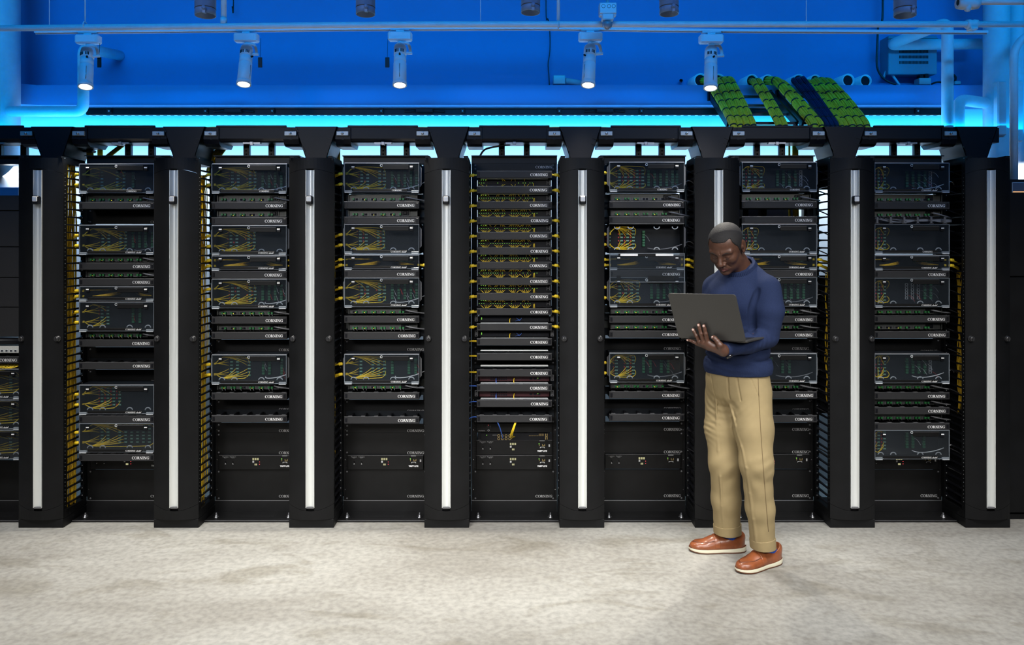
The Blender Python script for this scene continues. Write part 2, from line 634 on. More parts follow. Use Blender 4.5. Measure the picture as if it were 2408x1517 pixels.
# LED strip housing under the ledge
led = thing('led_strip', 'long dark LED bar glowing blue under the wall ledge', 'light', (0, Y_LEDGE, SZ(272, Y_LEDGE)))
mb = MB(); mb.box(SX(205, 5.18), SX(2214, 5.18), 5.16, 5.21, SZ(271, 5.18), SZ(257, 5.18), b=0.004); mb.build('housing', M_PLASTIC, led)
mb = MB(); mb.box(SX(150, 5.18), SX(2214, 5.18), 5.165, 5.18, SZ(256.5, 5.18), SZ(253.5, 5.18)); mb.build('wiring', M_BLKCAB, led)
mb = MB()
for i in range(120):
    x = SX(212, 5.18) + (SX(2208, 5.18) - SX(212, 5.18)) * i / 119
    mb.box(x - 0.008, x + 0.008, 5.175, 5.195, SZ(272.2, 5.18), SZ(271, 5.18))
mb.build('diode', emat('blue_led_diode', (0.1, 0.55, 1.0), 1.4), led, kind='stuff')
for px in (258, 484, 641, 897, 1088, 1315, 1508, 2157):
    mb = MB()
    c = P(px, 260, 5.15)
    mb.box(c.x - 0.014, c.x + 0.014, 5.14, 5.17, c.z - 0.016, c.z + 0.018, b=0.003)
    mb.cyl((c.x, 5.135, c.z - 0.004), (c.x, 5.15, c.z - 0.004), 0.005, 8, 1)
    mb.build('clip', [M_PLASTIC, M_STEEL], led)
for px in (548, 998, 1423):
    mb = MB()
    c = P(px, 259, 5.14)
    mb.box(c.x - 0.055, c.x + 0.055, 5.13, 5.165, c.z - 0.012, c.z + 0.010, b=0.004)
    mb.tube([(c.x - 0.13, 5.15, c.z - 0.006), (c.x - 0.05, 5.145, c.z)], 0.006)
    mb.tube([(c.x + 0.13, 5.15, c.z - 0.006), (c.x + 0.05, 5.145, c.z)], 0.006)
    mb.build('connector', M_PLASTIC, led)


# ------------------------------------------------------------------ pipes, columns and fittings on the back wall
def pipe(name, label, pts, r, n=20, smooth_n=0, m=None, cat='pipe', group=None):
    if smooth_n:
        pts = spline(pts, smooth_n)
    mb = MB()
    mb.tube(pts, r, n)
    o = mb.build(name, m or M_PIPE)
    return tag(o, label, cat, group)


def elbow(pts, rad, n=6):
    """polyline with rounded corners"""
    pts = [Vector(p) for p in pts]
    out = [pts[0]]
    for i in range(1, len(pts) - 1):
        a, b, c = pts[i - 1], pts[i], pts[i + 1]
        u, w = (a - b).normalized(), (c - b).normalized()
        d = min(rad, (a - b).length * 0.5, (c - b).length * 0.5)
        p, q = b + u * d, b + w * d
        for k in range(n + 1):
            t = k / n
            out.append(p * (1 - t) ** 2 + b * 2 * t * (1 - t) + q * t * t)
    out.append(pts[-1])
    return out


# left column and its branch pipe
YP = 5.05
pipe('round_column', 'thick round painted column at the left edge of the picture', [(SX(6, YP), YP, 0.0), (SX(6, YP), YP, ZC)], 37 * YP / F_PX, 28, cat='column')
pipe('insulated_pipe', 'bent white pipe leaving the left column and rising behind the first spotlight',
     elbow([P(20, 262, 5.0), P(196, 262, 5.0), P(196, 112, 5.0), P(282, 131, 5.36)], 0.055, 8), 12.5 * 5.0 / F_PX)
# right hand pipes
pipe('round_column', 'thick round painted column near the right edge of the picture', [(SX(2343, 5.0), 5.0, 0.0), (SX(2343, 5.0), 5.0, ZC)], 28 * 5.0 / F_PX, 28, cat='column')
pipe('round_column', 'thinner painted column just right of the thick right column', [(SX(2389, 5.1), 5.1, 0.9), (SX(2389, 5.1), 5.1, ZC)], 19 * 5.1 / F_PX, 24, cat='column')
pipe('insulated_pipe', 'vertical insulated pipe topped by an elbow and a slanting run, right side',
     elbow([P(2228, 420, 4.93), P(2228, 52, 4.93), P(2092, 106, 5.2), P(2315, 103, 5.2)], 0.05, 7), 13.0 * 4.93 / F_PX)
pipe('insulated_pipe', 'short hooked pipe between the vertical pipe and the thick right column',
     elbow([P(2252, 420, 4.95), P(2254, 234, 4.95), P(2330, 244, 5.0)], 0.055, 8), 13.5 * 4.95 / F_PX)
pipe('conduit', 'slim vertical conduit bending to the right above the black cabinet',
     elbow([P(2384, 430, 4.75), P(2384, 106, 4.75), P(2440, 66, 4.75)], 0.13, 8), 9.0 * 4.75 / F_PX, cat='conduit')
# plaster collars on the right columns
mb = MB(); mb.box(SX(2347, 4.9), SX(2369, 4.9), 4.9, 5.0, SZ(318, 4.9), SZ(190, 4.9), b=0.008)
tag(mb.build('column_casing', M_PIPE), 'white boxed casing on the front of the thick right column', 'casing')
mb = MB(); mb.box(SX(2380, 4.98), SX(2403, 4.98), 4.96, 5.1, SZ(334, 4.98), SZ(190, 4.98), b=0.008)
tag(mb.build('column_casing', M_PIPE), 'white boxed casing beside the slim conduit at right edge', 'casing')

# sprinkler main, lighting track
YS = 4.38
sp = thing('sprinkler_pipe', 'long white sprinkler pipe crossing the top of the picture', 'pipe', P(1207, 62, YS))
mb = MB(); mb.tube([P(-60, 67, YS), P(500, 62, YS), P(1000, 57.5, YS), P(1500, 57, YS), P(2000, 57, YS), P(2420, 57, YS)], 7.3 * YS / F_PX, 16); mb.build('main_pipe', M_PIPE, sp)
for px in (200, 1313):
    mb = MB()
    c = P(px, 60, YS)
    mb.ring_xz(c.x, c.z, 0.0, 0.0, c.y, 3)
    mb = MB()
    r = 8.6 * YS / F_PX
    mb.tube([(c.x, c.y + math.sin(a) * r, c.z + math.cos(a) * r) for a in [i * PI / 8 for i in range(17)]], 0.004, 6)
    mb.tube([(c.x, c.y, c.z + r), (c.x, c.y, c.z + 1.0)], 0.0035 if px == 200 else 0.009, 8)
    mb.build('hanger_rod', M_PAINT, sp)
mb = MB(); c = P(526, 0, YS)
mb.tube([(c.x, c.y, ZC), (c.x, c.y, P(0, 54, YS).z)], 6.5 * YS / F_PX, 14); mb.tube([(c.x, c.y, SZ(42, YS)), (c.x, c.y, SZ(56, YS))], 7.8 * YS / F_PX, 14); mb.build('branch_pipe', M_PIPE, sp)
for px, sc in ((2285, 1.0),):
    mb = MB(); c = P(px, 57, YS)
    mb.lathe([(0.012, -0.03), (0.024, -0.03), (0.026, -0.012), (0.022, 0.0), (0.026, 0.012), (0.024, 0.03), (0.012, 0.03)], c, (1, 0, 0), 18)
    mb.box(c.x - 0.02, c.x + 0.02, c.y - 0.03, c.y + 0.02, c.z - 0.036, c.z - 0.018, b=0.004)
    mb.cyl((c.x - 0.012, c.y - 0.03, c.z - 0.028), (c.x - 0.012, c.y - 0.03, c.z - 0.045), 0.005, 8)
    mb.build('coupling', M_PIPE, sp)
sp2 = thing('sprinkler_pipe', 'white pipe with a bulky coupling in the top right corner', 'pipe', P(2290, 5, 4.0))
mb = MB(); mb.tube([P(2275, 3, 4.0), P(2450, 3, 4.0)], 8.5 * 4.0 / F_PX, 16); mb.build('main_pipe', M_PIPE, sp2)
mb = MB(); c = P(2276, 6, 4.0)
mb.lathe([(0.015, -0.05), (0.032, -0.05), (0.036, -0.02), (0.03, 0.0), (0.036, 0.02), (0.032, 0.05), (0.015, 0.05)], c, (1, 0, 0), 18)
mb.lathe([(0.001, -0.05), (0.014, -0.045), (0.016, -0.01), (0.010, 0.0)], c + Vector((0.0, -0.01, -0.0)), (0.2, 0, 1), 12)
mb.build('coupling', M_PIPE, sp2)
for i, px in enumerate((116, 1130, 1896)):
    c = P(px, 30, 4.6)
    mb = MB(); mb.tube([(c.x, c.y, SZ(74 if px < 200 else 70, 4.6)), (c.x, c.y, ZC)], 0.0022, 6)
    tag(mb.build('suspension_wire', M_PAINT), 'thin painted suspension wire hanging down, %s from the left' % ORD[i], 'wire')
YT = 4.60
tr = thing('lighting_track', 'long white lighting track carrying the five lit spotlights', 'track', P(1207, 72, YT))
mb = MB()
tp = [(84, 75.5), (400, 73), (800, 68.5), (1240, 66.5), (1700, 72.5), (2320, 76)]
for (a, b) in zip(tp[:-1], tp[1:]):
    p, q = P(*a, YT), P(*b, YT)
    hz = 0.0065
    V = [(p.x, YT - 0.018, p.z - hz), (q.x, YT - 0.018, q.z - hz), (q.x, YT + 0.018, q.z - hz), (p.x, YT + 0.018, p.z - hz),
         (p.x, YT - 0.018, p.z + hz), (q.x, YT - 0.018, q.z + hz), (q.x, YT + 0.018, q.z + hz), (p.x, YT + 0.018, p.z + hz)]
    mb._add(V, [(0, 3, 2, 1), (4, 5, 6, 7), (0, 1, 5, 4), (1, 2, 6, 5), (2, 3, 7, 6), (3, 0, 4, 7)])
mb.build('rail', M_PAINT, tr)
mb = MB()
for (a, b) in zip(tp[:-1], tp[1:]):
    p, q = P(*a, YT), P(*b, YT)
    mb.tube([(p.x, YT, p.z - 0.009), (q.x, YT, q.z - 0.009)], 0.0045, 6)
mb.build('rail_groove', M_PAINT, tr)


# ------------------------------------------------------------------ spotlights
def spotlight(i, apx, apy, tpx, tpy, botx, boty, label, tagx):
    Y = YT
    s = Y / F_PX
    t = thing('track_spotlight', label, 'spotlight', P(apx, apy, Y), 'lit spotlights on the track')
    a = P(apx, apy, Y)
    mb = MB()
    mb.box(a.x - 28 * s, a.x + 28 * s, Y - 0.026, Y + 0.026, a.z - 10 * s, a.z + 11 * s, b=0.008)
    mb.box(a.x - 22 * s, a.x + 20 * s, Y - 0.0275, Y - 0.02, a.z - 7 * s, a.z + 9 * s, b=0.001)
    mb.box(a.x - 9 * s, a.x + 9 * s, Y - 0.012, Y + 0.012, a.z + 11 * s, a.z + 21 * s)
    mb.box(a.x - 22 * s, a.x + 22 * s, Y - 0.015, Y + 0.015, a.z + 15 * s, a.z + 18 * s)
    mb.build('adapter', M_PAINT, t)
    top, bot = P(tpx, tpy, Y), P(botx, boty, Y - 0.07)
    ax = (bot - top).normalized()
    L = (bot - top).length
    R = 15.0 * s
    mb = MB()
    mb.lathe([(0.002, -0.012), (R * 0.55, -0.010), (R * 0.86, 0.002), (R * 0.98, 0.018), (R * 0.98, L * 0.26), (R * 0.90, L * 0.262), (R * 0.90, L * 0.28),
              (R * 0.97, L * 0.285), (R * 0.97, L * 0.43), (R * 0.93, L * 0.435), (R, L * 0.45), (R * 1.03, L * 0.90), (R * 1.0, L * 0.905),
              (R * 1.08, L * 0.92), (R * 1.10, L), (R * 0.9, L), (R * 0.9, L * 0.985), (0.0, L * 0.985)], top, ax, 28)
    body = mb.build('lamp_body', M_PAINT, t)
    # vent slots, a set-screw and the focus slot
    side = ax.cross(Vector((0, -1, 0))).normalized()
    fr = side.cross(ax).normalized()
    if fr.y > 0: fr = -fr
    mb = MB()
    for k in (-4, -2.8, -1.6, 1.0, 2.2, 3.4, 4.4):
        an = k * 0.17
        d = (fr * math.cos(an) + side * math.sin(an))
        p = top + ax * (L * 0.15) + d * (R * 0.985)
        q = top + ax * (L * 0.225) + d * (R * 0.985)
        mb.tube([p, q], 0.0024, 6)
    mb.build('vent_slot', M_PLASTIC, body)
    off = [0.5, 1.2, 0.1, -0.85, 0.15][i]
    d = (fr * math.cos(off) + side * math.sin(-off))
    mb = MB(); mb.tube([top + ax * (L * 0.53) + d * (R * 1.0), top + ax * (L * 0.86) + d * (R * 1.01)], 0.0028, 6); mb.build('focus_slot', M_STEEL, body)
    mb = MB(); c = top + ax * (L * 0.30) + d * (R * 0.98)
    mb.tube([c, c + d * 0.012], [0.006, 0.005], 8); mb.build('set_screw', M_PLASTIC, body)
    # yoke from the adapter round to the side of the body
    mb = MB()
    sx = Vector((1, 0, 0))
    mb.tube(spline([a + Vector((0, 0, -10 * s)), a + Vector((6 * s, -0.01, -14 * s)), a + sx * (19 * s) + Vector((0, -0.01, -17 * s)), a + sx * (24 * s) + Vector((0, -0.01, -30 * s)),
                    a + sx * (24 * s) + Vector((0, -0.01, -39 * s))], 5), 3.6 * s, 8)
    mb.tube([a + Vector((0, 0, -9 * s)), a + Vector((0, 0, -17 * s))], 6 * s, 10)
    c = top + ax * (L * 0.2)
    mb.tube([c + sx * R * 0.8, Vector((a.x + 29 * s, a.y - 0.012, a.z - 39 * s))], 3.4 * s, 8)
    mb.build('yoke', M_PAINT, t)
    mb = MB(); mb.lathe([(0.0, 0.0), (R * 0.86, 0.0)], top + ax * (L * 0.992), ax, 24)
    mb.build('lens', emat('lit_lamp_lens', (1.0, 0.95, 0.84), 16.0), t)
    if tagx:
        mb = MB(); c = P(tagx, 147, Y)
        mb.box(c.x - 5 * s, c.x + 5 * s, Y - 0.004, Y, c.z - 12 * s, c.z + 12 * s, b=0.002)
        mb.tube([(c.x, Y - 0.002, c.z + 12 * s), (c.x + 1 * s, Y, a.z)], 0.0012, 5)
        mb.build('filter_tag', M_PLASTIC, t)
    ld = bpy.data.lights.new('spot_beam', 'SPOT')
    ld.energy = 75
    ld.spot_size = math.radians(84)
    ld.spot_blend = 0.8
    ld.shadow_soft_size = 0.03
    ld.color = (1.0, 0.94, 0.82)
    lo = bpy.data.objects.new('spot_beam', ld)
    COL.objects.link(lo)
    lo.parent = t
    lo.location = (bot + ax * 0.012) - Vector(t.location)
    lo.rotation_euler = ax.to_track_quat('-Z', 'Y').to_euler()


spotlight(0, 208, 94, 206, 115, 201, 205, 'lit white spotlight in front of the bent pipe, far left', 234)
spotlight(1, 580, 90, 581, 110, 573, 199, 'lit white spotlight between the second and third racks from left', 612)
spotlight(2, 941, 87, 941, 107, 940, 201, 'lit white spotlight hanging upright, third of the five', 911)
spotlight(3, 1388, 88, 1388, 109, 1383, 201, 'lit white spotlight just right of the sensor box', 0)
spotlight(4, 1672, 93, 1672, 113, 1671, 208, 'lit white spotlight in front of the green cable bundles', 0)

M_SPOT2 = mat('lamp_blue_light_tint', (0.20, 0.34, 0.62), 0.45)  # blue wash of the LEDs painted into the lamp colour
# second row of spotlights, nearer to the camera, cut by the top of the frame
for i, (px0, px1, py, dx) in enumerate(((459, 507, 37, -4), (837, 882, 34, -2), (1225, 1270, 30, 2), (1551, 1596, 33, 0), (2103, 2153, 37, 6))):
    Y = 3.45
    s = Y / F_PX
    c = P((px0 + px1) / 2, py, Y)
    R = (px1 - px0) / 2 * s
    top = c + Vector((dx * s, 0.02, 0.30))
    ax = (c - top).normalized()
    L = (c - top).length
    t = thing('track_spotlight', '%s spotlight cut by the top edge, %s from the left' % ('slanting blue-light-tinted' if i == 4 else 'unlit blue-light-tinted', ORD[i]), 'spotlight', c, 'spotlights cut by the top edge')
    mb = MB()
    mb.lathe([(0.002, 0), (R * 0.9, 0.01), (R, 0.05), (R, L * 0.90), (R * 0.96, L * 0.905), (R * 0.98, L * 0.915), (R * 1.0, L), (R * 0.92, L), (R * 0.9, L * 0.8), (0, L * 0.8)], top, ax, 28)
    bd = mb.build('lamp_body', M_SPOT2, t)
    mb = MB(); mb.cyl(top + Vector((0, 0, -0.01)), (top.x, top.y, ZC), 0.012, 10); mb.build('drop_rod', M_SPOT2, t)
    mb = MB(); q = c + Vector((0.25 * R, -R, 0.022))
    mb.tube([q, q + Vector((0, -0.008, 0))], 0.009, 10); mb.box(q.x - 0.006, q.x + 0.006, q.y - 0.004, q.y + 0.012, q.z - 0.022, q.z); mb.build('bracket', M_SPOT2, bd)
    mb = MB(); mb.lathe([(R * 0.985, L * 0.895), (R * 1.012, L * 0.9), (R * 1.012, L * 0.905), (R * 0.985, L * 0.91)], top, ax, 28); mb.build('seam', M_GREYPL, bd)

# sensor / camera box
t = thing('sensor_box', 'white junction box with a small glass dome sensor below it', 'sensor', P(1428, 25, 4.30))
s = 4.30 / F_PX
c = P(1429, 21, 4.30)
mb = MB(); mb.box(c.x - 20 * s, c.x + 20 * s, 4.28, 4.34, c.z - 13 * s, c.z + 13 * s, b=0.004)
bx = mb.build('junction_box', M_PAINT, t)
for k in (-11, 2, 13):
    mb = MB(); mb.ring_xz(c.x + k * s, c.z + 4 * s, 3.5 * s, 4.6 * s, 4.2795, 16, depth=0.002); mb.build('knockout', M_GREYPL, bx)
mb = MB(); mb.cyl((c.x, 4.31, c.z + 12 * s), (c.x, 4.31, ZC), 0.008, 10); mb.build('drop_rod', M_PAINT, t)
mb = MB(); mb.box(c.x - 14 * s, c.x + 14 * s, 4.28, 4.34, c.z - 28 * s, c.z - 12 * s, b=0.006); mb.box(c.x - 20 * s, c.x + 20 * s, 4.29, 4.33, c.z - 17 * s, c.z - 9 * s, b=0.003); mb.build('sensor_base', M_PAINT, t)
mb = MB(); mb.lathe([(0.012, 0.0), (0.027, -0.006), (0.028, -0.02), (0.022, -0.034), (0.010, -0.044), (0.001, -0.047)], P(1428, 50, 4.30), (0, 0, 1), 20)
mb.build('dome', mat('smoky_glass_dome', (0.25, 0.3, 0.36), 0.06, spec=0.9, coat=0.6), t)

# conduit sleeves in the wall, cable holes
M_HOLE = mat('dark_sleeve_inside', (0.004, 0.005, 0.010), 0.9)
for i, (px, py, r) in enumerate(((1648, 189, 17), (1690, 190, 17), (1769, 190, 16), (1806, 190, 15), (1879, 190, 16), (1918, 189, 14), (1995, 189, 16), (2036, 190, 15))):
    Y = 5.235
    s = Y / F_PX
    c = P(px, py, Y)
    t = thing('conduit_sleeve', 'round painted sleeve opening in the wall, %s from the left' % ORD[i], 'sleeve', c, 'cable sleeves above the ledge')
    mb = MB()
    mb.lathe([(r * 0.80 * s, 0.09), (r * 0.80 * s, 0.0), (r * s, 0.0), (r * s, 0.13)], c, (-0.12, 1, 0), 24)
    mb.build('sleeve_rim', M_PIPE, t)
    mb = MB(); mb.lathe([(r * 0.82 * s, 0.012), (0.0, 0.014)], c, (-0.12, 1, 0), 24); mb.build('opening', M_HOLE, t)
mb = MB(); c = P(1601, 189, 5.3); mb.lathe([(0.0095, 0.06), (0.0095, 0), (0.006, 0), (0.006, 0.02), (0, 0.02)], c, (0.3, 1, 0.2), 14)
tag(mb.build('wall_plug', M_PLASTIC), 'tiny dark pipe stub in the wall left of the green cables', 'pipe stub')

# ventilated power box on the wall with its cables
t = thing('power_supply_box', 'grey ventilated metal box fixed to the wall at upper right', 'box', P(2145, 130, 5.3))
mb = MB(); x0, x1 = SX(2089, 5.24), SX(2204, 5.24); z0, z1 = SZ(174, 5.24), SZ(84, 5.24)
mb.box(x0, x1, 5.24, Y_WALL, z0, z1, b=0.004); bx = mb.build('case', mat('grey_box_metal', (0.22, 0.25, 0.33), 0.55), t)
for k, py in enumerate((121, 134, 147)):
    mb = MB()
    for j in range(24):
        x = SX(2114, 5.24) + (SX(2183, 5.24) - SX(2114, 5.24)) * (j + 0.5) / 24
        mb.box(x - 0.0026, x + 0.0026, 5.2385, 5.245, SZ(py + 3.4, 5.24), SZ(py - 3.4, 5.24))
    mb.build('vent_grille', M_HOLE, bx)
mb = MB(); mb.box(x0 - 0.004, x1 + 0.004, 5.236, 5.244, SZ(93, 5.24), SZ(90, 5.24)); mb.build('lid_seam', M_GREYPL, bx)
pipe('conduit', 'curved pale conduit below the ventilated wall box', spline([P(2078, 183, 5.3), P(2087, 163, 5.28), P(2097, 175, 5.28), P(2115, 200, 5.28)], 6), 0.008, 10, cat='conduit')
pipe('black_cable', 'thick black cable looping down the wall left of the ventilated box',
     spline([P(2072, -330, 5.28), P(2076, 20, 5.28), P(2066, 55, 5.28), P(2063, 110, 5.28), P(2062, 150, 5.28), P(2068, 172, 5.28), P(2085, 190, 5.27), P(2108, 199, 5.26)], 6), 0.0072, 8, m=M_BLKCAB, cat='cable')
pipe('black_cable', 'thin black wire hanging down the wall right of the middle',
     spline([P(1288, -330, 5.33), P(1284, 12, 5.33), P(1289, 45, 5.33), P(1293, 75, 5.33), P(1293, 120, 5.33), P(1289, 150, 5.33), P(1291, 180, 5.33), P(1292, 205, 5.33)], 5), 0.0038, 6, m=M_BLKCAB, cat='cable')
pipe('black_cable', 'short black wire end at the top edge beside the left branch pipe', spline([P(547, -330, 5.3), P(549, 5, 5.3), P(546, 15, 5.3)], 4), 0.004, 6, m=M_BLKCAB, cat='cable')
t = thing('outlet_box', 'small white outlet box with black plugs standing on the ledge', 'outlet', P(2172, 190, 5.24))
mb = MB(); a, b = P(2160, 199, 5.24), P(2188, 184, 5.24); mb.box(a.x, b.x, 5.23, 5.30, a.z, b.z, b=0.003); mb.build('box', M_LIGHTGREY, t)
mb = MB(); a, b = P(2162, 184, 5.24), P(2184, 176, 5.24); mb.box(a.x, (a.x + b.x) / 2 - 0.003, 5.235, 5.28, a.z, b.z, b=0.004); mb.box((a.x + b.x) / 2 + 0.003, b.x, 5.235, 5.28, a.z, b.z + 0.006, b=0.004); mb.build('plug', M_PLASTIC, t)
mb = MB(); mb.tube(spline([P(2168, 178, 5.25), P(2168, 168, 5.27), P(2176, 176, 5.25)], 5), 0.004, 6); mb.tube(spline([P(2190, 198, 5.24), P(2205, 193, 5.22), P(2222, 195, 5.24)], 5), 0.006, 6); mb.build('cord', M_BLKCAB, t)
t = thing('outlet_box', 'small white box on the ledge right of the vertical pipe', 'outlet', P(2250, 195, 5.26))
mb = MB(); a, b = P(2244, 199, 5.26), P(2258, 191, 5.26); mb.box(a.x, b.x, 5.25, 5.31, a.z, b.z, b=0.003); mb.build('box', M_LIGHTGREY, t)
mb = MB(); mb.tube(spline([P(2246, 191, 5.27), P(2247, 182, 5.28), P(2242, 176, 5.29)], 5), 0.008, 8); mb.build('cord', M_BLKCAB, t)
t = thing('projector_box', 'small grey box standing on the ledge behind the fourth spotlight', 'box', P(1315, 188, 5.26))
mb = MB(); a, b = P(1301, 199, 5.26), P(1329, 178, 5.26); mb.box(a.x, b.x, 5.24, 5.33, a.z, b.z, b=0.004); mb.build('case', M_LIGHTGREY, t)
mb = MB(); mb.tube([P(1330, 190, 5.28), P(1366, 196, 5.3)], 0.02, 12); mb.build('tube', M_LIGHTGREY, t)

# ------------------------------------------------------------------ vertical cable managers
PITCH = 318.0 * Y_MAN / F_PX
XM = [SX(96.5 + 318.0 * k, Y_MAN) for k in range(8)]
XRACK = [XM[0] - PITCH / 2] + [x + PITCH / 2 for x in XM]       # rack 0 is cut by the left edge; 1..7 in full
MW = 0.1265                                                       # half width of a manager
Z_TOP = SZ(372, Y_MAN)
BOW = 0.030
U = 0.04445


def bowed(mb, x0, x1, zf0, zf1, back, n=14, mi=0):
    """a slab with a bowed front between the curves zf0(x) and zf1(x)"""
    V, F = [], []
    for i in range(n + 1):
        x = x0 + (x1 - x0) * i / n
        y = -BOW * (1 - (x / MW) ** 2)
        V += [(x, y, zf0(x)), (x, y, zf1(x)), (x, back, zf1(x)), (x, back, zf0(x))]
    for i in range(n):
        a, b = i * 4, i * 4 + 4
        for k in range(4):
            F.append((a + k, b + k, b + (k + 1) % 4, a + (k + 1) % 4))
    F.append((0, 1, 2, 3)); F.append((n * 4 + 3, n * 4 + 2, n * 4 + 1, n * 4))
    mb._add(V, F, mi, False)


zt = lambda x: SZ(398.5, Y_MAN) - 0.026 * (x / MW) ** 2
zb = lambda x: SZ(1198, Y_MAN) + 0.034 * (x / MW) ** 2
g = 0.0016
SW = 0.0225                      # half width of the handle strip
mb = MB(); bowed(mb, -MW, MW, lambda x: zt(x) + g, lambda x: Z_TOP, 0.02); ME_TOPCAP = mb.mesh('top_cap', M_BLACK)
mb = MB(); bowed(mb, -MW, MW, lambda x: 0.052, lambda x: zb(x) - g, 0.02); ME_LOWCAP = mb.mesh('lower_cap', M_BLACK)
mb = MB()
bowed(mb, -MW, -SW, zb, zt, 0.015)
bowed(mb, SW, MW, zb, zt, 0.015)
mb.box(-SW, SW, -0.010, 0.015, zb(0), zt(0))
ME_DOOR = mb.mesh('door', M_BLACK)
mb = MB(); mb.box(-MW, MW, -0.004, 0.25, 0.0, 0.05, b=0.002); mb.box(-MW, MW, 0.02, 0.25, 0.05, 0.095, b=0.002); ME_PLINTH = mb.mesh('plinth', M_BLACK)
# aluminium handle strip: hollow profile with raised lips
mb = MB()
prof = []
for i in range(13):
    a = i / 12
    x = -SW + 2 * SW * a
    y = -BOW - 0.004 + 0.013 * math.sin(PI * a) ** 0.8
    prof.append((x, y))
V, F = [], []
z0s, z1s = SZ(1194, 4.50), SZ(400, 4.50)
for (x, y) in prof:
    V += [(x, y, z0s), (x, y, z1s)]
for i in range(12):
    F.append((2 * i, 2 * i + 2, 2 * i + 3, 2 * i + 1))
mb._add(V, F, 0, True)
mb.box(-SW - 0.0015, -SW + 0.0006, -BOW - 0.006, -BOW + 0.01, z0s, z1s)
mb.box(SW - 0.0006, SW + 0.0015, -BOW - 0.006, -BOW + 0.01, z0s, z1s)
ME_STRIP = mb.mesh('handle_strip', M_ALU)
mb = MB(); mb.box(-0.021, 0.021, -BOW - 0.004, -BOW + 0.010, z0s - 0.006, z0s + 0.004, b=0.002); ME_STRIPEND = mb.mesh('strip_end', M_GREYPL)
mb = MB(); mb.box(-0.018, 0.018, -0.030, 0.0, -0.026, 0.022, b=0.005); ME_LATCHF = mb.mesh('latch', M_PLASTIC)
mb = MB(); mb.box(-0.0135, 0.0135, -0.034, -0.028, -0.011, 0.017, b=0.003); ME_LATCHB = mb.mesh('latch_button', M_WHITEPL)
mb = MB(); mb.lathe([(0.0, -0.018), (0.012, -0.018), (0.0145, -0.014), (0.0145, 0.0), (0.017, 0.0), (0.017, 0.004)], (0, 0, 0), (0, 1, 0), 20)
mb.box(-0.003, 0.003, -0.024, -0.015, -0.012, 0.012, b=0.001); ME_KNOB = mb.mesh('knob', mat('dark_grey_knob', (0.03, 0.03, 0.032), 0.28))
# finger: one rung of the side ladder, local y from front tip to the rear post
mb = MB()
fp = [(0.0, 0.004), (0.0, -0.004), (0.10, -0.0045), (0.145, -0.007), (0.172, -0.016), (0.172, 0.016), (0.150, 0.006), (0.10, 0.0045)]
mb.prism(fp, 'x', -0.005, 0.005)
mb.box(-0.006, 0.006, -0.004, 0.002, -0.004, 0.004, mi=0)
mb.box(-0.0062, 0.0062, 0.158, 0.164, -0.003, 0.003, mi=1)
ME_FINGER = mb.mesh('finger', [M_PLASTIC, M_LIGHTGREY])
mb = MB(); mb.box(-0.008, 0.008, -0.010, 0.010, 0.095, Z_TOP - 0.03)
ME_FPOST = mb.mesh('front_post', M_BLACK)
mb = MB(); mb.box(-0.010, 0.010, -0.018, 0.03, 0.095, Z_TOP - 0.01)
ME_RPOST = mb.mesh('rear_post', M_BLACK)
mb = MB()
for k in range(45):
    mb.box(-0.0085, 0.0085, -0.0015, 0.0015, 0.118 + k * U - 0.002, 0.118 + k * U + 0.002)
    mb.box(-0.0085, 0.0085, -0.0015, 0.0015, 0.118 + (k + 0.5) * U - 0.0015, 0.118 + (k + 0.5) * U + 0.0015)
ME_POSTDOT = mb.mesh('post_stud', M_LIGHTGREY)
mb = MB()
mb.prism([(-0.005, Z_TOP), (0.24, Z_TOP + 0.0), (0.24, Z_TOP - 0.03), (0.02, Z_TOP - 0.03), (-0.005, Z_TOP - 0.012)], 'x', -MW + 0.004, MW - 0.004)
ME_ROOF = mb.mesh('roof_plate', M_BLACK)
mb = MB(); mb.box(-0.108, 0.108, 0.226, 0.230, 0.095, Z_TOP - 0.03); ME_MIDPL = mb.mesh('dark_backing', M_BLACK)  # dark sheets added to hide the lit wall behind the fingers
mb = MB(); mb.box(-0.108, 0.108, 0.226, 0.230, 0.60, 1.42); ME_MIDLO = mb.mesh('dark_backing', M_BLACK)
mb = MB(); mb.box(-0.108, 0.108, 0.226, 0.230, 1.93, Z_TOP - 0.03); ME_MIDHI = mb.mesh('dark_backing', M_BLACK)
mb = MB(); mb.prism([(-0.010, 0.012), (-0.010, 0.0), (0.24, -0.004), (0.24, 0.008)], 'x', -0.012, 0.012); ME_FLAP = mb.mesh('roof_rail', M_BLACK)

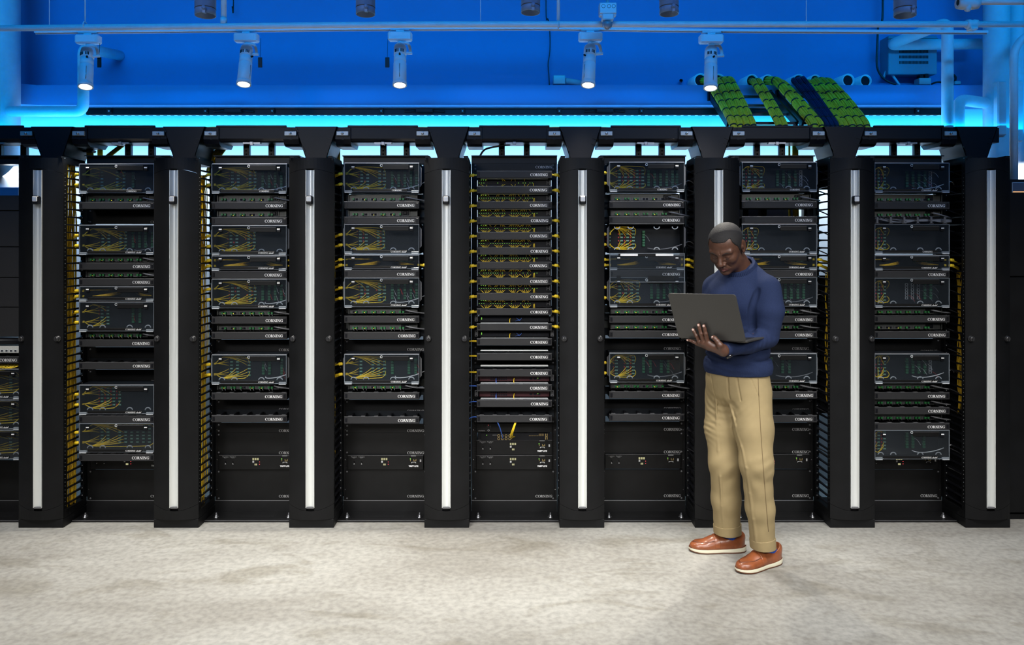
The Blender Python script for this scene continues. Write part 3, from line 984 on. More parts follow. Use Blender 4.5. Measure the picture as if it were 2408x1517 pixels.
MAN = []
for k in range(8):
    lab = ['leftmost', 'second from the left', 'third from the left', 'fourth from the left', 'fifth from the left', 'sixth from the left, behind the man',
           'seventh from the left', 'rightmost'][k]
    t = thing('cable_manager', 'tall black vertical cable manager with silver handle strip, %s' % lab, 'cable manager', (XM[k], Y_MAN, 0), 'vertical cable managers', local=True)
    MAN.append(t)
    part('plinth', ME_PLINTH, t); part('lower_cap', ME_LOWCAP, t); part('top_cap', ME_TOPCAP, t)
    d = part('door', ME_DOOR, t)
    part('handle_strip', ME_STRIP, d, label='silver handle strip'); part('strip_end', ME_STRIPEND, d)
    if k not in (5, 7):
        part('latch', ME_LATCHF, d, (0, -BOW, SZ(470, 4.5)))
        part('latch_button', ME_LATCHB, d, (0, -BOW, SZ(470, 4.5)), label='white latch button')
    for sgn in (-1, 1):
        part('knob', ME_KNOB, d, (sgn * 0.1005, -0.012, SZ(797, 4.51)))
    part('roof_plate', ME_ROOF, t)
    if k in (2, 3, 4, 5, 7): part('dark_backing', ME_MIDPL, t)
    if k == 6: part('dark_backing', ME_MIDLO, t); part('dark_backing', ME_MIDHI, t)
    for sgn in (-1, 1):
        part('roof_rail', ME_FLAP, t, (sgn * 0.108, 0, Z_TOP))
        part('front_post', ME_FPOST, t, (sgn * 0.116, 0.032, 0))
        part('rear_post', ME_RPOST, t, (sgn * 0.115, 0.238, 0))
        part('post_stud', ME_POSTDOT, t, (sgn * 0.1165, 0.0215, 0), kind='stuff')
        for q in range(45):
            part('finger', ME_FINGER, t, (sgn * 0.116, 0.046, 0.118 + q * U))

# ------------------------------------------------------------------ racks
RW = 0.2555
mb = MB()
mb.box(-0.0165, 0.0165, 0, 0.004, 0.0, 2.13); mb.box(0.0125, 0.0165, 0, 0.09, 0.0, 2.13)
ME_POST = mb.mesh('post', M_RACK)
mb = MB()
mb.box(-0.0165, 0.0165, 0, 0.004, 0.0, 2.13); mb.box(-0.0165, -0.0125, 0, 0.09, 0.0, 2.13)
ME_POST2 = mb.mesh('post', M_RACK)
mb = MB()
for k in range(int(2.0 / U * 3)):
    z = 0.10 + k * U / 3
    mb.ring_xz(0, z, 0.0, 0.0034, -0.0006, 8)
ME_HOLES = mb.mesh('rail_hole', mat('rail_hole_dark', (0.002, 0.002, 0.002), 0.9))
mb = MB()
for k in range(11):
    z = 0.14 + k * 0.178
    mb.ring_xz(0, z, 0.0, 0.003, -0.0012, 8)
ME_SCREWS = mb.mesh('rail_screw', M_STEEL)
mb = MB(); mb.box(-RW, RW, -0.004, 0.09, 2.085, 2.134, b=0.002); mb.box(-RW, RW, -0.030, -0.004, 2.128, 2.134); ME_TOPBAR = mb.mesh('top_bar', M_RACK)
mb = MB()
mb.box(-RW, RW, -0.006, 0.0, 0.0, 0.0765); mb.box(-RW, RW, -0.165, 0.0, 0.0, 0.009)
ME_BASE = mb.mesh('base_angle', M_RACK)
mb = MB(); mb.box(-RW, RW, -0.1655, -0.161, 0.0095, 0.0105); mb.box(-RW, RW, -0.0068, -0.001, 0.0745, 0.0767); ME_BASEEDGE = mb.mesh('pale_edge', M_EDGE)
mb = MB()
mb.lathe([(0.0, 0.0), (0.017, 0.0), (0.017, 0.004), (0.010, 0.005), (0.010, 0.014), (0.006, 0.014), (0.005, 0.026), (0.0, 0.026)], (0, 0, 0), (0, 0, 1), 14)
ME_BOLT = mb.mesh('anchor_bolt', M_STEEL)
ME_CPI = text_mesh('embossed_lettering', 'CPI   CHATSWORTH PRODUCTS', 0.016, mat('embossed_steel', (0.035, 0.035, 0.038), 0.3))
ME_CPI.transform(Matrix.Rotation(-PI / 2, 4, 'X'))
NAMES = ['cut by the left edge', 'first full rack from the left', 'second rack from the left', 'third rack from the left', 'middle rack',
         'rack left of the man', 'rack right of the man', 'rightmost rack']
RSHORT = ['rack at the left edge', 'first full rack', 'second rack', 'third rack', 'middle rack', 'rack left of the man', 'rack right of the man', 'rightmost rack']
for i in range(8):
    t = thing('equipment_rack', 'black two-post equipment rack, %s' % NAMES[i], 'rack', (XRACK[i], Y_POST, 0), 'equipment racks', local=True)
    part('post', ME_POST2, t, (-0.2385, 0, 0)); part('post', ME_POST, t, (0.2385, 0, 0))
    for sgn in (-1, 1):
        part('rail_hole', ME_HOLES, t, (sgn * 0.236, 0, 0), kind='stuff')
        part('rail_screw', ME_SCREWS, t, (sgn * 0.244, 0, 0), kind='stuff')
    part('top_bar', ME_TOPBAR, t)
    b = part('base_angle', ME_BASE, t)
    part('pale_edge', ME_BASEEDGE, b)
    part('embossed_lettering', ME_CPI, b, (0.0, -0.085, 0.0096))
    for sgn in (-1, 1):
        part('anchor_bolt', ME_BOLT, t, (sgn * 0.212, -0.10, 0.009))

# ------------------------------------------------------------------ rack equipment (local origin: middle of the lower front edge)
WORD_H = 0.0155
ME_WORD = word_mesh('lettering', 'CORNING', WORD_H, M_LETTER)
ME_WORDDIM = word_mesh('lettering', 'CORNING', WORD_H, M_LETTERDIM)
ME_WORDS = word_mesh('lettering', 'CORNING', 0.0088, M_LETTER)
mb = MB()
w = serif_word(mb, 'CORNING', 0.0088)
mb.v = [(x - w / 2 - 0.016, y, z - 0.0044) for (x, y, z) in mb.v]
_rect(mb, 0.0105, 0.0112, -0.0055, 0.0055)
for q in range(6):                                   # the small slanting word mark after the bar
    x = 0.0165 + q * 0.0042
    hh = 0.0085 if q in (1, 4) else 0.0052
    _quad(mb, (x, -0.0042), (x + 0.0022, -0.0042), (x + 0.0022 + hh * 0.35, -0.0042 + hh), (x + hh * 0.35, -0.0042 + hh))
    if q < 5:
        _quad(mb, (x + 0.0008, -0.0042), (x + 0.0050, -0.0042), (x + 0.0052, -0.0030), (x + 0.001, -0.0030))
_quad(mb, (0.040, -0.0042), (0.0415, -0.0042), (0.0475, 0.005), (0.044, 0.004))
ME_WORDS2 = mb.mesh('lettering', M_LETTER)

CW, CH = 0.2175, 0.0412
mb = MB(); mb.box(-CW, CW, 0.0, 0.008, 0.001, CH, b=0.0018); ME_COVFACE = mb.mesh('cover_plate', M_COVER)
mb = MB(); mb.box(-CW + 0.004, CW - 0.004, 0.008, 0.15, 0.001, 0.005); mb.box(-0.236, 0.236, 0.150, 0.1535, -0.001, CH + 0.003)  # wide rear strip added to stop light leaking past the cover
mb.box(-CW, CW, 0.001, 0.0065, CH, CH + 0.0008, mi=1)
ME_TRAY = mb.mesh('tray', [M_INNER, M_EDGE])
mb = MB()
for x in (0.0,):
    mb.box(x - 0.004, x + 0.004, 0.03, 0.14, 0.005, 0.034); mb.box(x - 0.012, x + 0.012, 0.03, 0.045, 0.034, 0.0385, mi=1)
ME_FINGERS = mb.mesh('retainer_finger', [M_PLASTIC, M_GREYPL])
mb = MB(); mb.box(-0.0065, 0.0065, -0.0022, 0.001, -0.012, 0.012, b=0.001); ME_TAB = mb.mesh('end_tab', M_PLASTIC)

cnt = {}


def loc_of(i, y1):
    """origin of a piece whose lower edge is at pixel row y1 on the cover plane of rack i"""
    return Vector((XRACK[i], Y_COV, SZ(y1, Y_COV)))


def ordn(i, kind):
    cnt[(i, kind)] = cnt.get((i, kind), 0) + 1
    return ORD[cnt[(i, kind)] - 1]


def cover(i, y1, dim=False):
    t = thing('cable_cover', 'black one-unit cover with white lettering, %s from top in the %s' % (ordn(i, 'c'), RSHORT[i]), 'cover', loc_of(i, y1), 'lettered one-unit covers', local=True)
    f = part('cover_plate', ME_COVFACE, t)
    part('tray', ME_TRAY, t)
    for q in range(6):
        part('retainer_finger', ME_FINGERS, t, (-0.19 + q * 0.076, 0, 0))
    rnd = random.Random(i * 1000 + int(y1))
    part('lettering', ME_WORD, f, (0.1435 + rnd.uniform(-0.005, 0.003), -0.0006, 0.0195))
    for sgn in (-1, 1):
        part('end_tab', ME_TAB, f, (sgn * 0.205, 0.0, 0.0215))
    return t


_plates = {}


def blank(i, y0, y1, text=True, tdy=10.0, px=0.177):
    h = (y1 - y0 + 0.6) / 393.6
    key = round(h, 4)
    if key not in _plates:
        mb = MB(); mb.box(-0.2415, 0.2415, 0.0, 0.004, 0.0, h - 0.001, b=0.001)
        me = mb.mesh('panel_plate', M_BLANK)
        mb = MB()
        for sx in (-0.2325, 0.2325):
            for z in (0.012, h - 0.013):
                mb.lathe([(0.0, -0.003), (0.005, -0.003), (0.0055, 0.0)], (sx, 0, z), (0, 1, 0), 10)
        _plates[key] = (me, mb.mesh('panel_screw', M_GREYPL))
    me, sc = _plates[key]
    z = SZ(y1, Y_COV)
    # the panels sit on the posts behind the plane of the covers
    zz = SZ(y1, Y_POST - 0.006)
    t = thing('blank_panel', 'plain matt black blanking panel, %s from top in the %s' % (ordn(i, 'b'), RSHORT[i]), 'panel', (XRACK[i], Y_POST - 0.0055, zz), 'blanking panels', local=True)
    f = part('panel_plate', me, t)
    part('panel_screw', sc, f, kind='stuff')
    if text:
        part('lettering', ME_WORDDIM, f, (px, -0.0006, tdy / 393.0))
    return t


# --- clear-fronted patch enclosures
EW = 0.2165
_enc = {}


def enc_meshes(h):
    if h in _enc:
        return _enc[h]
    r = {}
    mb = MB()
    mb.box(-EW, EW, 0.118, 0.122, 0.0, h); mb.box(-EW, -EW + 0.002, 0.012, 0.12, 0.0, h); mb.box(EW - 0.002, EW, 0.012, 0.12, 0.0, h)
    mb.box(-EW, EW, 0.012, 0.12, 0.0, 0.003); mb.box(-EW, EW, 0.012, 0.12, h - 0.003, h)
    mb.box(-EW, EW, 0.006, 0.012, h - 0.003, h + 0.0005, mi=1)
    mb.box(-EW, EW, 0.122, 0.30, 0.004, h - 0.004)
    for sgn in (-1, 1):
        mb.box(sgn * EW, sgn * 0.241, 0.150, 0.154, 0.004, h - 0.004)
    r['body'] = mb.mesh('body', [M_INNER, M_EDGE])
    mb = MB(); mb.box(-EW, EW, 0.0, 0.004, 0.003, h - 0.004, b=0.001); r['door'] = mb.mesh('door', M_CLEAR)
    mb = MB()
    for (x0, x1, z0, z1) in ((-EW, EW, h - 0.006, h - 0.003), (-EW, -EW + 0.003, 0.004, h - 0.005), (EW - 0.003, EW, 0.004, h - 0.005), (-EW, EW, 0.003, 0.006)):
        mb.box(x0, x1, -0.0015, 0.005, z0, z1)
    r['rim'] = mb.mesh('door_rim', M_RIM)
    mb = MB(); mb.box(-0.0105, 0.0105, -0.008, 0.0, -0.011, 0.012, b=0.002); mb.box(-0.0085, 0.0085, -0.0105, -0.007, 0.0015, 0.0075, mi=1, b=0.001)
    r['latch'] = mb.mesh('latch', [M_PLASTIC, M_WHITEPL])
    mb = MB(); mb.box(-0.165, 0.147, -0.0025, 0.004, 0.005, 0.021, b=0.001); r['strip'] = mb.mesh('label_strip', M_BLANK)
    mb = MB(); mb.box(-0.0, 0.152, -0.003, 0.002, -0.026, 0.0, b=0.001); mb.box(0.0, 0.152, -0.0035, -0.0005, -0.001, 0.0006, mi=1); r['holder'] = mb.mesh('label_holder', [M_BLANK, M_GREYPL])
    mb = MB(); mb.ring_xz(0, 0, 0.0048, 0.0078, -0.002, 18, depth=0.002); r['ring'] = mb.mesh('thumb_ring', M_LIGHTGREY)
    mb = MB(); mb.box(-0.022, 0.022, -0.004, 0.010, -0.003, 0.011, b=0.002); mb.box(-0.020, 0.020, -0.006, -0.002, -0.004, 0.000, mi=1); r['hinge'] = mb.mesh('hinge', [M_RIM, M_LIGHTGREY])
    mb = MB()
    pts = [(math.cos(a) * 0.016, 0.0, math.sin(a) * 0.014) for a in [PI * k / 8 for k in range(9)]]
    mb.tube(pts, 0.0032, 6); r['guide'] = mb.mesh('cable_guide', M_LIGHTGREY)
    mb = MB()
    for sgn in (-1, 1):
        mb.prism([(sgn * EW, 0.03), (sgn * (EW + 0.012), 0.045), (sgn * (EW + 0.012), h - 0.03), (sgn * EW, h - 0.015)], 'y', 0.02, 0.026)
    r['ear'] = mb.mesh('cable_ear', M_GREYPL)
    _enc[h] = r
    return r


def fan(mb, origin, targets, rnd, r=0.0020, sag=0.0):
    o = Vector(origin)
    for tg in targets:
        tg = Vector(tg)
        d = tg - o
        m1 = o + Vector((d.x * 0.45 + rnd.uniform(-0.004, 0.004), d.y * 0.3, d.z * 0.16 + sag))
        m2 = o + Vector((d.x * 0.78, d.y * 0.75, d.z * 0.60 + rnd.uniform(-0.004, 0.004)))
        mb.tube(bez(o + Vector((0, rnd.uniform(-0.002, 0.002), rnd.uniform(-0.002, 0.002))), m1, m2, tg, 6), r, 5)


def trunk_pair(t, zs, h, rnd, side=-1, m=None, two=False):
    for z in zs:
        mb = MB()
        x0 = side * EW
        for q in range(4):
            dz, dy = rnd.uniform(-0.005, 0.005), rnd.uniform(-0.003, 0.003)
            mb.tube(bez((x0 - side * 0.012, 0.035 + dy, z + dz), (x0 + side * 0.02, 0.028, z + dz * 0.4), (x0 + side * 0.045, 0.035 + dy, z - 0.004 + dz), (x0 + side * 0.090, 0.065 + dy * 2, z - 0.024 + dz * 2), 7), 0.0034, 6)
        mb.lathe([(0.002, -0.014), (0.0078, -0.011), (0.0100, -0.005), (0.0086, 0.0), (0.0100, 0.005), (0.0078, 0.011), (0.003, 0.014)], (x0 + side * 0.028, 0.028, z - 0.001), (1, 0, 0.12 * side * -1), 10)
        mb.build('fibre_trunk', m or M_YELLOW, t, origin=(0, 0, 0))


def enclosure4(i, y0, y1, spec):
    """spec: dict(cols=[green adapter columns], red=bool, term=[terminal columns], fan=level, trunks=[...], strip2=bool)"""
    h = 0.1735
    rnd = random.Random(i * 777 + int(y0))
    r = enc_meshes(h)
    t = thing('patch_enclosure', 'tall clear-doored patch enclosure, %s from top in the %s' % (ordn(i, 'e'), RSHORT[i]), 'enclosure', loc_of(i, y1), 'clear-fronted patch enclosures', local=True)
    part('body', r['body'], t)
    opened = spec.get('open')
    dr = part('door', r['door'], t, label='clear acrylic door')
    kids = []
    kids.append(part('door_rim', r['rim'], dr))
    for sgn in (-1, 1):
        kids.append(part('latch', r['latch'], dr, (sgn * 0.168 + 0.004, 0, h - 0.030)))
        if not opened: part('hinge', r['hinge'], dr, (sgn * 0.193, 0, 0.003))
    kids.append(part('label_strip', r['strip'], dr))
    kids.append(part('lettering', ME_WORDS if spec.get('plain') else ME_WORDS2, dr, (0.088 if spec.get('plain') else 0.098, -0.0032, 0.0125)))
    kids.append(part('label_holder', r['holder'], dr, (0.004, 0, h - 0.013)))
    kids.append(part('thumb_ring', r['ring'], dr, (-0.002, 0, h - 0.016)))
    if opened:
        # the door hangs down from its lower edge, turned upside down in front of the units below
        dr.location = (0, -0.004, 0.004)
        dr.rotation_euler = (PI - 0.05, 0, 0)
    part('cable_ear', r['ear'], t)
    yb = 0.112
    rows = [0.034 + q * 0.0197 for q in range(6)]
    cols, term = spec.get('cols', []), spec.get('term', [])
    mb, mr, mw = MB(), MB(), MB()
    for c in cols:
        x = -EW + c
        for z in rows:
            mb.box(x - 0.0085, x + 0.0085, yb, yb + 0.006, z - 0.0045, z + 0.0045)
            if spec.get('red') and rnd.random() < spec.get('redp', 0.8):
                mr.box(x - 0.0215, x - 0.0135, yb, yb + 0.006, z - 0.0042, z + 0.0042)
            for q in (-0.005, 0.0, 0.005):
                mw.box(x + q - 0.001, x + q + 0.001, yb - 0.001, yb, z - 0.002, z + 0.003)
    if mb.v: mb.build('adapter_port', M_TEAL, t, origin=(0, 0, 0), kind='stuff')
    if mr.v: mr.build('port_cap', M_RED, t, origin=(0, 0, 0), kind='stuff')
    if mw.v: mw.build('port_mark', M_WHITEDOT, t, origin=(0, 0, 0), kind='stuff')
    mb, mw = MB(), MB()
    for j, c in enumerate(term):
        x = -EW + c
        openp = spec.get('jacks') and j in spec['jacks']
        for q in range(6):
            z = 0.046 + q * 0.0160
            if openp:
                mw.box(x - 0.0085, x + 0.0085, yb, yb + 0.004, z - 0.0066, z - 0.0048); mw.box(x - 0.0085, x + 0.0085, yb, yb + 0.004, z + 0.0048, z + 0.0066)
                mw.box(x - 0.0085, x - 0.0055, yb, yb + 0.004, z - 0.0048, z + 0.0048); mw.box(x + 0.0055, x + 0.0085, yb, yb + 0.004, z - 0.0048, z + 0.0048)
            else:
                mb.box(x - 0.008, x + 0.008, yb - 0.008, yb + 0.004, z - 0.0066, z + 0.0066, b=0.001)
    if mb.v: mb.build('terminal_block', M_TERM, t, origin=(0, 0, 0), kind='stuff')
    if mw.v: mw.build('open_jack', M_LIGHTGREY, t, origin=(0, 0, 0), kind='stuff')
    # yellow fibres fanned out behind the door
    lev = spec.get('fan', 2)
    mb = MB()
    ent_hi, ent_lo = (-EW + 0.004, 0.045, 0.112), (-EW + 0.004, 0.045, 0.052)
    if lev:
        lo, up = (-EW + 0.044, 0.060, 0.026), (-EW + 0.046, 0.060, h - 0.022)
        if cols:
            c0 = cols[0]
            far = [c for c in cols[1:]][:3 if lev > 1 else 2]
            if c0 < 0.10 and lev >= 1:
                fan(mb, ent_lo, [(-EW + c0 - 0.012, 0.105, z) for z in rows[:3]], rnd, 0.0018)
                fan(mb, ent_hi, [(-EW + c0 - 0.012, 0.105, z) for z in rows[3:6]], rnd, 0.0018)
            for c in far:
                fan(mb, lo, [(-EW + c - 0.008, 0.106, z) for z in rows[:3] if rnd.random() < 0.45 + 0.25 * lev], rnd)
                fan(mb, up, [(-EW + c - 0.008, 0.106, z) for z in rows[3:] if rnd.random() < 0.25 + 0.25 * lev], rnd, 0.0018)
        for q in range(4):
            dz = rnd.uniform(-0.004, 0.004)
            mb.tube(bez((ent_lo[0], 0.045, ent_lo[2] + dz), (ent_lo[0] + 0.012, 0.05, 0.044), (lo[0] - 0.012, 0.055, 0.028), (lo[0] + 0.004, 0.06, 0.026 + dz * 0.3), 6), 0.0024, 5)
            mb.tube(bez((ent_hi[0], 0.045, ent_hi[2] + dz), (ent_hi[0] + 0.012, 0.05, 0.13), (up[0] - 0.012, 0.055, up[2] - 0.006), (up[0] + 0.004, 0.06, up[2] + dz * 0.3), 6), 0.0022, 5)
        if len(cols) > 2:
            xe = -EW + cols[-1]
            mb.tube(bez((lo[0], 0.06, 0.024), (lo[0] + 0.05, 0.055, 0.021), (xe - 0.06, 0.055, 0.022), (xe - 0.005, 0.06, 0.026), 8), 0.0024, 5)
            mb.tube(bez((xe - 0.02, 0.06, 0.024), (xe + 0.012, 0.06, 0.03), (xe + 0.014, 0.08, 0.05), (xe + 0.006, 0.104, 0.058), 7), 0.0020, 5)
            mb.tube(bez((up[0], 0.06, up[2]), (up[0] + 0.05, 0.055, up[2] + 0.003), (xe - 0.06, 0.055, up[2] + 0.003), (xe - 0.012, 0.06, up[2] - 0.002), 8), 0.0018, 5)
            mb.tube(bez((xe - 0.012, 0.06, up[2]), (xe + 0.010, 0.06, up[2] - 0.004), (xe + 0.012, 0.08, up[2] - 0.03), (xe + 0.006, 0.104, up[2] - 0.05), 7), 0.0016, 5)
        mb.build('fibre_fan', M_YELLOW, t, origin=(0, 0, 0))
        for z, sgn in spec.get('trunks', ((0.112, -1), (0.052, -1))):
            trunk_pair(t, [z], h, rnd, sgn)
    # white and red wires on the terminals
    if term:
        mwh, mrd = MB(), MB()
        for c in term[:5]:
            x = -EW + c
            for q in range(rnd.randint(0, 2)):
                z = 0.05 + rnd.random() * 0.08
                tgt = mwh if rnd.random() < 0.65 else mrd
                tgt.tube(bez((x + 0.006, 0.100, z), (x + 0.02, 0.085, z - 0.006), (x + 0.018, 0.07, z - 0.02), (x + 0.03, 0.075, z - 0.035), 6), 0.0010, 5)
        if rnd.random() < 0.7:
            mwh.tube(bez((-EW + term[0] + 0.02, 0.09, 0.03), (0.06, 0.06, 0.018), (0.15, 0.06, 0.02), (EW + 0.02, 0.06, 0.062), 10), 0.0028, 6)
            mwh.tube(bez((EW + 0.018, 0.06, 0.061), (EW + 0.04, 0.06, 0.075), (EW + 0.06, 0.07, 0.068), (EW + 0.075, 0.09, 0.05), 6), 0.0028, 6)
        if mwh.v: mwh.build('white_wire', M_GREYCAB if rnd.random() < 0.3 else M_WHITECAB, t, origin=(0, 0, 0))
        if mrd.v: mrd.build('red_wire', M_REDCAB, t, origin=(0, 0, 0))
    for gx in (-0.168, -0.095, 0.062, 0.168) if not opened else (-0.168, -0.09, 0.062, 0.168):
        part('cable_guide', r['guide'], t, (gx, 0.03, 0.020))
    if opened:
        for gx in (-0.168, -0.09, 0.062, 0.168):
            part('cable_guide', r['guide'], t, (gx, 0.03, h - 0.018), rot=(PI, 0, 0))
        for (xa, xb) in ((-0.155, -0.055), (0.048, 0.150)):
            mb = MB(); mb.box(xa, xb, -0.016, -0.012, -0.014, -0.002); mb.build('label_card', M_WHITEPL, t, origin=(0, 0, 0))
    return t


def enclosure2(i, y0, y1, right=True):
    h = 0.0865
    rnd = random.Random(i * 333 + int(y0))
    r = enc_meshes(h)
    t = thing('patch_enclosure', 'slim two-unit patch enclosure with clear door in the %s' % RSHORT[i], 'enclosure', loc_of(i, y1), 'slim clear-fronted patch enclosures', local=True)
    part('body', r['body'], t)
    dr = part('door', r['door'], t, label='clear acrylic door')
    part('door_rim', r['rim'], dr)
    for sgn in (-1, 1):
        part('latch', r['latch'], dr, (sgn * 0.168 + 0.004, 0, h - 0.024))
        part('hinge', r['hinge'], dr, (sgn * 0.193, 0, 0.002))
    part('label_strip', r['strip'], dr)
    part('lettering', ME_WORDS2, dr, (0.098, -0.0032, 0.0125))
    part('label_holder', r['holder'], dr, (0.004, 0, h - 0.010))
    part('thumb_ring', r['ring'], dr, (-0.002, 0, h - 0.012))
    mb = MB()
    for q in range(9):
        z = 0.022 + q * 0.0022
        mb.tube(bez((-0.165, 0.05, 0.026 + rnd.uniform(-0.002, 0.002)), (-0.11, 0.05, 0.024 + q * 0.0012), (-0.06, 0.06, z + 0.003), (-0.02 - 0.01 * rnd.random() * 3, 0.10, z + 0.008), 6), 0.0014, 5)
        if right or q < 5:
            mb.tube(bez((0.178, 0.05, 0.028 + rnd.uniform(-0.002, 0.002)), (0.13, 0.05, 0.026 + q * 0.0012), (0.10, 0.06, z + 0.004), (0.06 + 0.01 * rnd.random() * 3, 0.10, z + 0.010), 6), 0.0014, 5)
    for q in range(4):
        mb.tube(bez((-EW, 0.05, 0.058 + q * 0.001), (-0.16, 0.05, 0.06), (-0.12, 0.06, 0.056 + q * 0.003), (-0.07, 0.10, 0.056 + q * 0.003), 6), 0.0014, 5)
    mb.build('fibre_fan', M_YELDARK, t, origin=(0, 0, 0))
    mb = MB()
    for q in range(14):
        mb.box(-0.10 + q * 0.008, -0.096 + q * 0.008, 0.11, 0.118, 0.064, 0.069)
        mb.box(0.07 + q * 0.008, 0.074 + q * 0.008, 0.11, 0.118, 0.044, 0.049)
    mb.build('adapter_port', M_TEAL, t, origin=(0, 0, 0), kind='stuff')
    trunk_pair(t, [0.058, 0.026], h, rnd, -1)
    if right:
        trunk_pair(t, [0.026] if i in (1, 3) else [0.058, 0.026], h, rnd, 1)
    return t


# --- one-unit power splitters with green terminals
def perforated():
    m = mat('perforated_grey_front', (0.06, 0.062, 0.060), 0.45, metal=0.3)
    nt = m.node_tree
    b = nt.nodes['Principled BSDF']
    tc = nt.nodes.new('ShaderNodeTexCoord')
    v = nt.nodes.new('ShaderNodeTexVoronoi')
    v.feature = 'F1'
    v.inputs['Scale'].default_value = 230
    v.inputs['Randomness'].default_value = 0.0
    nt.links.new(tc.outputs['Object'], v.inputs['Vector'])
    cr = nt.nodes.new('ShaderNodeValToRGB')
    cr.color_ramp.elements[0].position = 0.36
    cr.color_ramp.elements[0].color = (0.003, 0.003, 0.003, 1)
    cr.color_ramp.elements[1].position = 0.46
    cr.color_ramp.elements[1].color = (0.085, 0.088, 0.082, 1)
    nt.links.new(v.outputs['Distance'], cr.inputs['Fac'])
    nt.links.new(cr.outputs[0], b.inputs['Base Color'])
    return m


M_PERF = perforated()
SH = 0.0385
mb = MB(); mb.box(-0.20, 0.155, 0.055, 0.20, 0.001, SH); mb.box(0.155, 0.20, 0.062, 0.20, 0.001, SH); mb.box(-0.2, 0.2, 0.09, 0.2, -0.003, 0.0435); mb.box(-0.236, 0.236, 0.150, 0.1535, -0.003, 0.0435); mb.box(0.196, 0.20, 0.050, 0.20, 0.001, SH); mb.box(-0.204, -0.197, 0.048, 0.20, 0.0, SH + 0.001)  # wide rear flange added to keep wall light from showing through
ME_SBODY = mb.mesh('chassis', M_PERF)
mb = MB()
for q in range(6):
    x = -0.185 + q * 0.0545
    mb.box(x, x + 0.044, 0.0545, 0.0555, 0.0035, 0.019)
ME_SPLATE = mb.mesh('port_plate', M_GREYPL)
ME_SDARK = MB()
for q in range(6):
    x = -0.185 + q * 0.0545
    for k in (0.006, 0.024):
        ME_SDARK.box(x + k, x + k + 0.013, 0.052, 0.055, 0.005, 0.0165)
ME_SDARK = ME_SDARK.mesh('port_socket', M_HOLE)
mb = MB(); mb.box(0.105, 0.150, 0.050, 0.056, 0.006, 0.033, b=0.002); mb.box(0.118, 0.140, 0.046, 0.052, 0.010, 0.028, b=0.003); ME_SINLET = mb.mesh('power_inlet', M_PLASTIC)


def splitter(i, y1, lit=1, green=1.0, cable=True, leds=True):
    rnd = random.Random(i * 91 + int(y1) * 3)
    t = thing('power_splitter', 'slim perforated unit with green plugs, %s from top in the %s' % (ordn(i, 's'), RSHORT[i]), 'splitter', loc_of(i, y1), 'units with green plugs', local=True)
    c = part('chassis', ME_SBODY, t)
    part('port_plate', ME_SPLATE, c); part('port_socket', ME_SDARK, c)
    part('power_inlet', ME_SINLET, t)
    mb, ml, mw = MB(), MB(), MB()
    for q in range(6):
        x = -0.185 + q * 0.0545
        for k in (0.006, 0.024):
            if rnd.random() < green:
                mb.box(x + k + 0.001, x + k + 0.012, 0.042, 0.055, 0.006, 0.018, b=0.001)
                mw.tube([(x + k + 0.006, 0.043, 0.009), (x + k + 0.009, 0.038, 0.004), (x + k + 0.013, 0.036, -0.004)], 0.0012, 5)
        if leds and rnd.random() < 0.7:
            ml.box(x + 0.0195, x + 0.0225, 0.0515, 0.055, 0.0065, 0.0095)
    if mb.v: mb.build('green_plug', M_GREEN, t, origin=(0, 0, 0), kind='stuff')
    if mw.v: mw.build('lead_wire', M_BLKCAB if rnd.random() < 0.8 else M_GREYCAB, t, origin=(0, 0, 0), kind='stuff')
    if ml.v: ml.build('status_led', M_LEDY, t, origin=(0, 0, 0), kind='stuff')
    if cable:
        mb = MB()
        mb.tube(bez((0.132, 0.046, 0.022), (0.150, 0.020, 0.022), (0.18, 0.03, 0.010), (0.262, 0.075, 0.004 - 0.01 * rnd.random()), 8), 0.0042, 7)
        mb.build('power_cable', M_GREYCAB, t, origin=(0, 0, 0))
    return t


# --- optical switches of the middle rack
mb = MB(); mb.box(-0.215, 0.215, 0.060, 0.14, 0.0, 0.0445); ME_SWBODY = mb.mesh('chassis', M_PLASTIC)
mb = MB(); mb.box(-0.196, 0.196, 0.020, 0.058, 0.0415, 0.0435); ME_SWSTRIP = mb.mesh('label_tray', M_WHITEPL)
mb = MB(); mb.box(0.190, 0.193, 0.054, 0.060, 0.010, 0.034); mb.box(0.204, 0.207, 0.054, 0.060, 0.010, 0.034); mb.box(0.190, 0.207, 0.054, 0.060, 0.020, 0.0225); ME_SWHANDLE = mb.mesh('pull_handle', M_GREYPL)


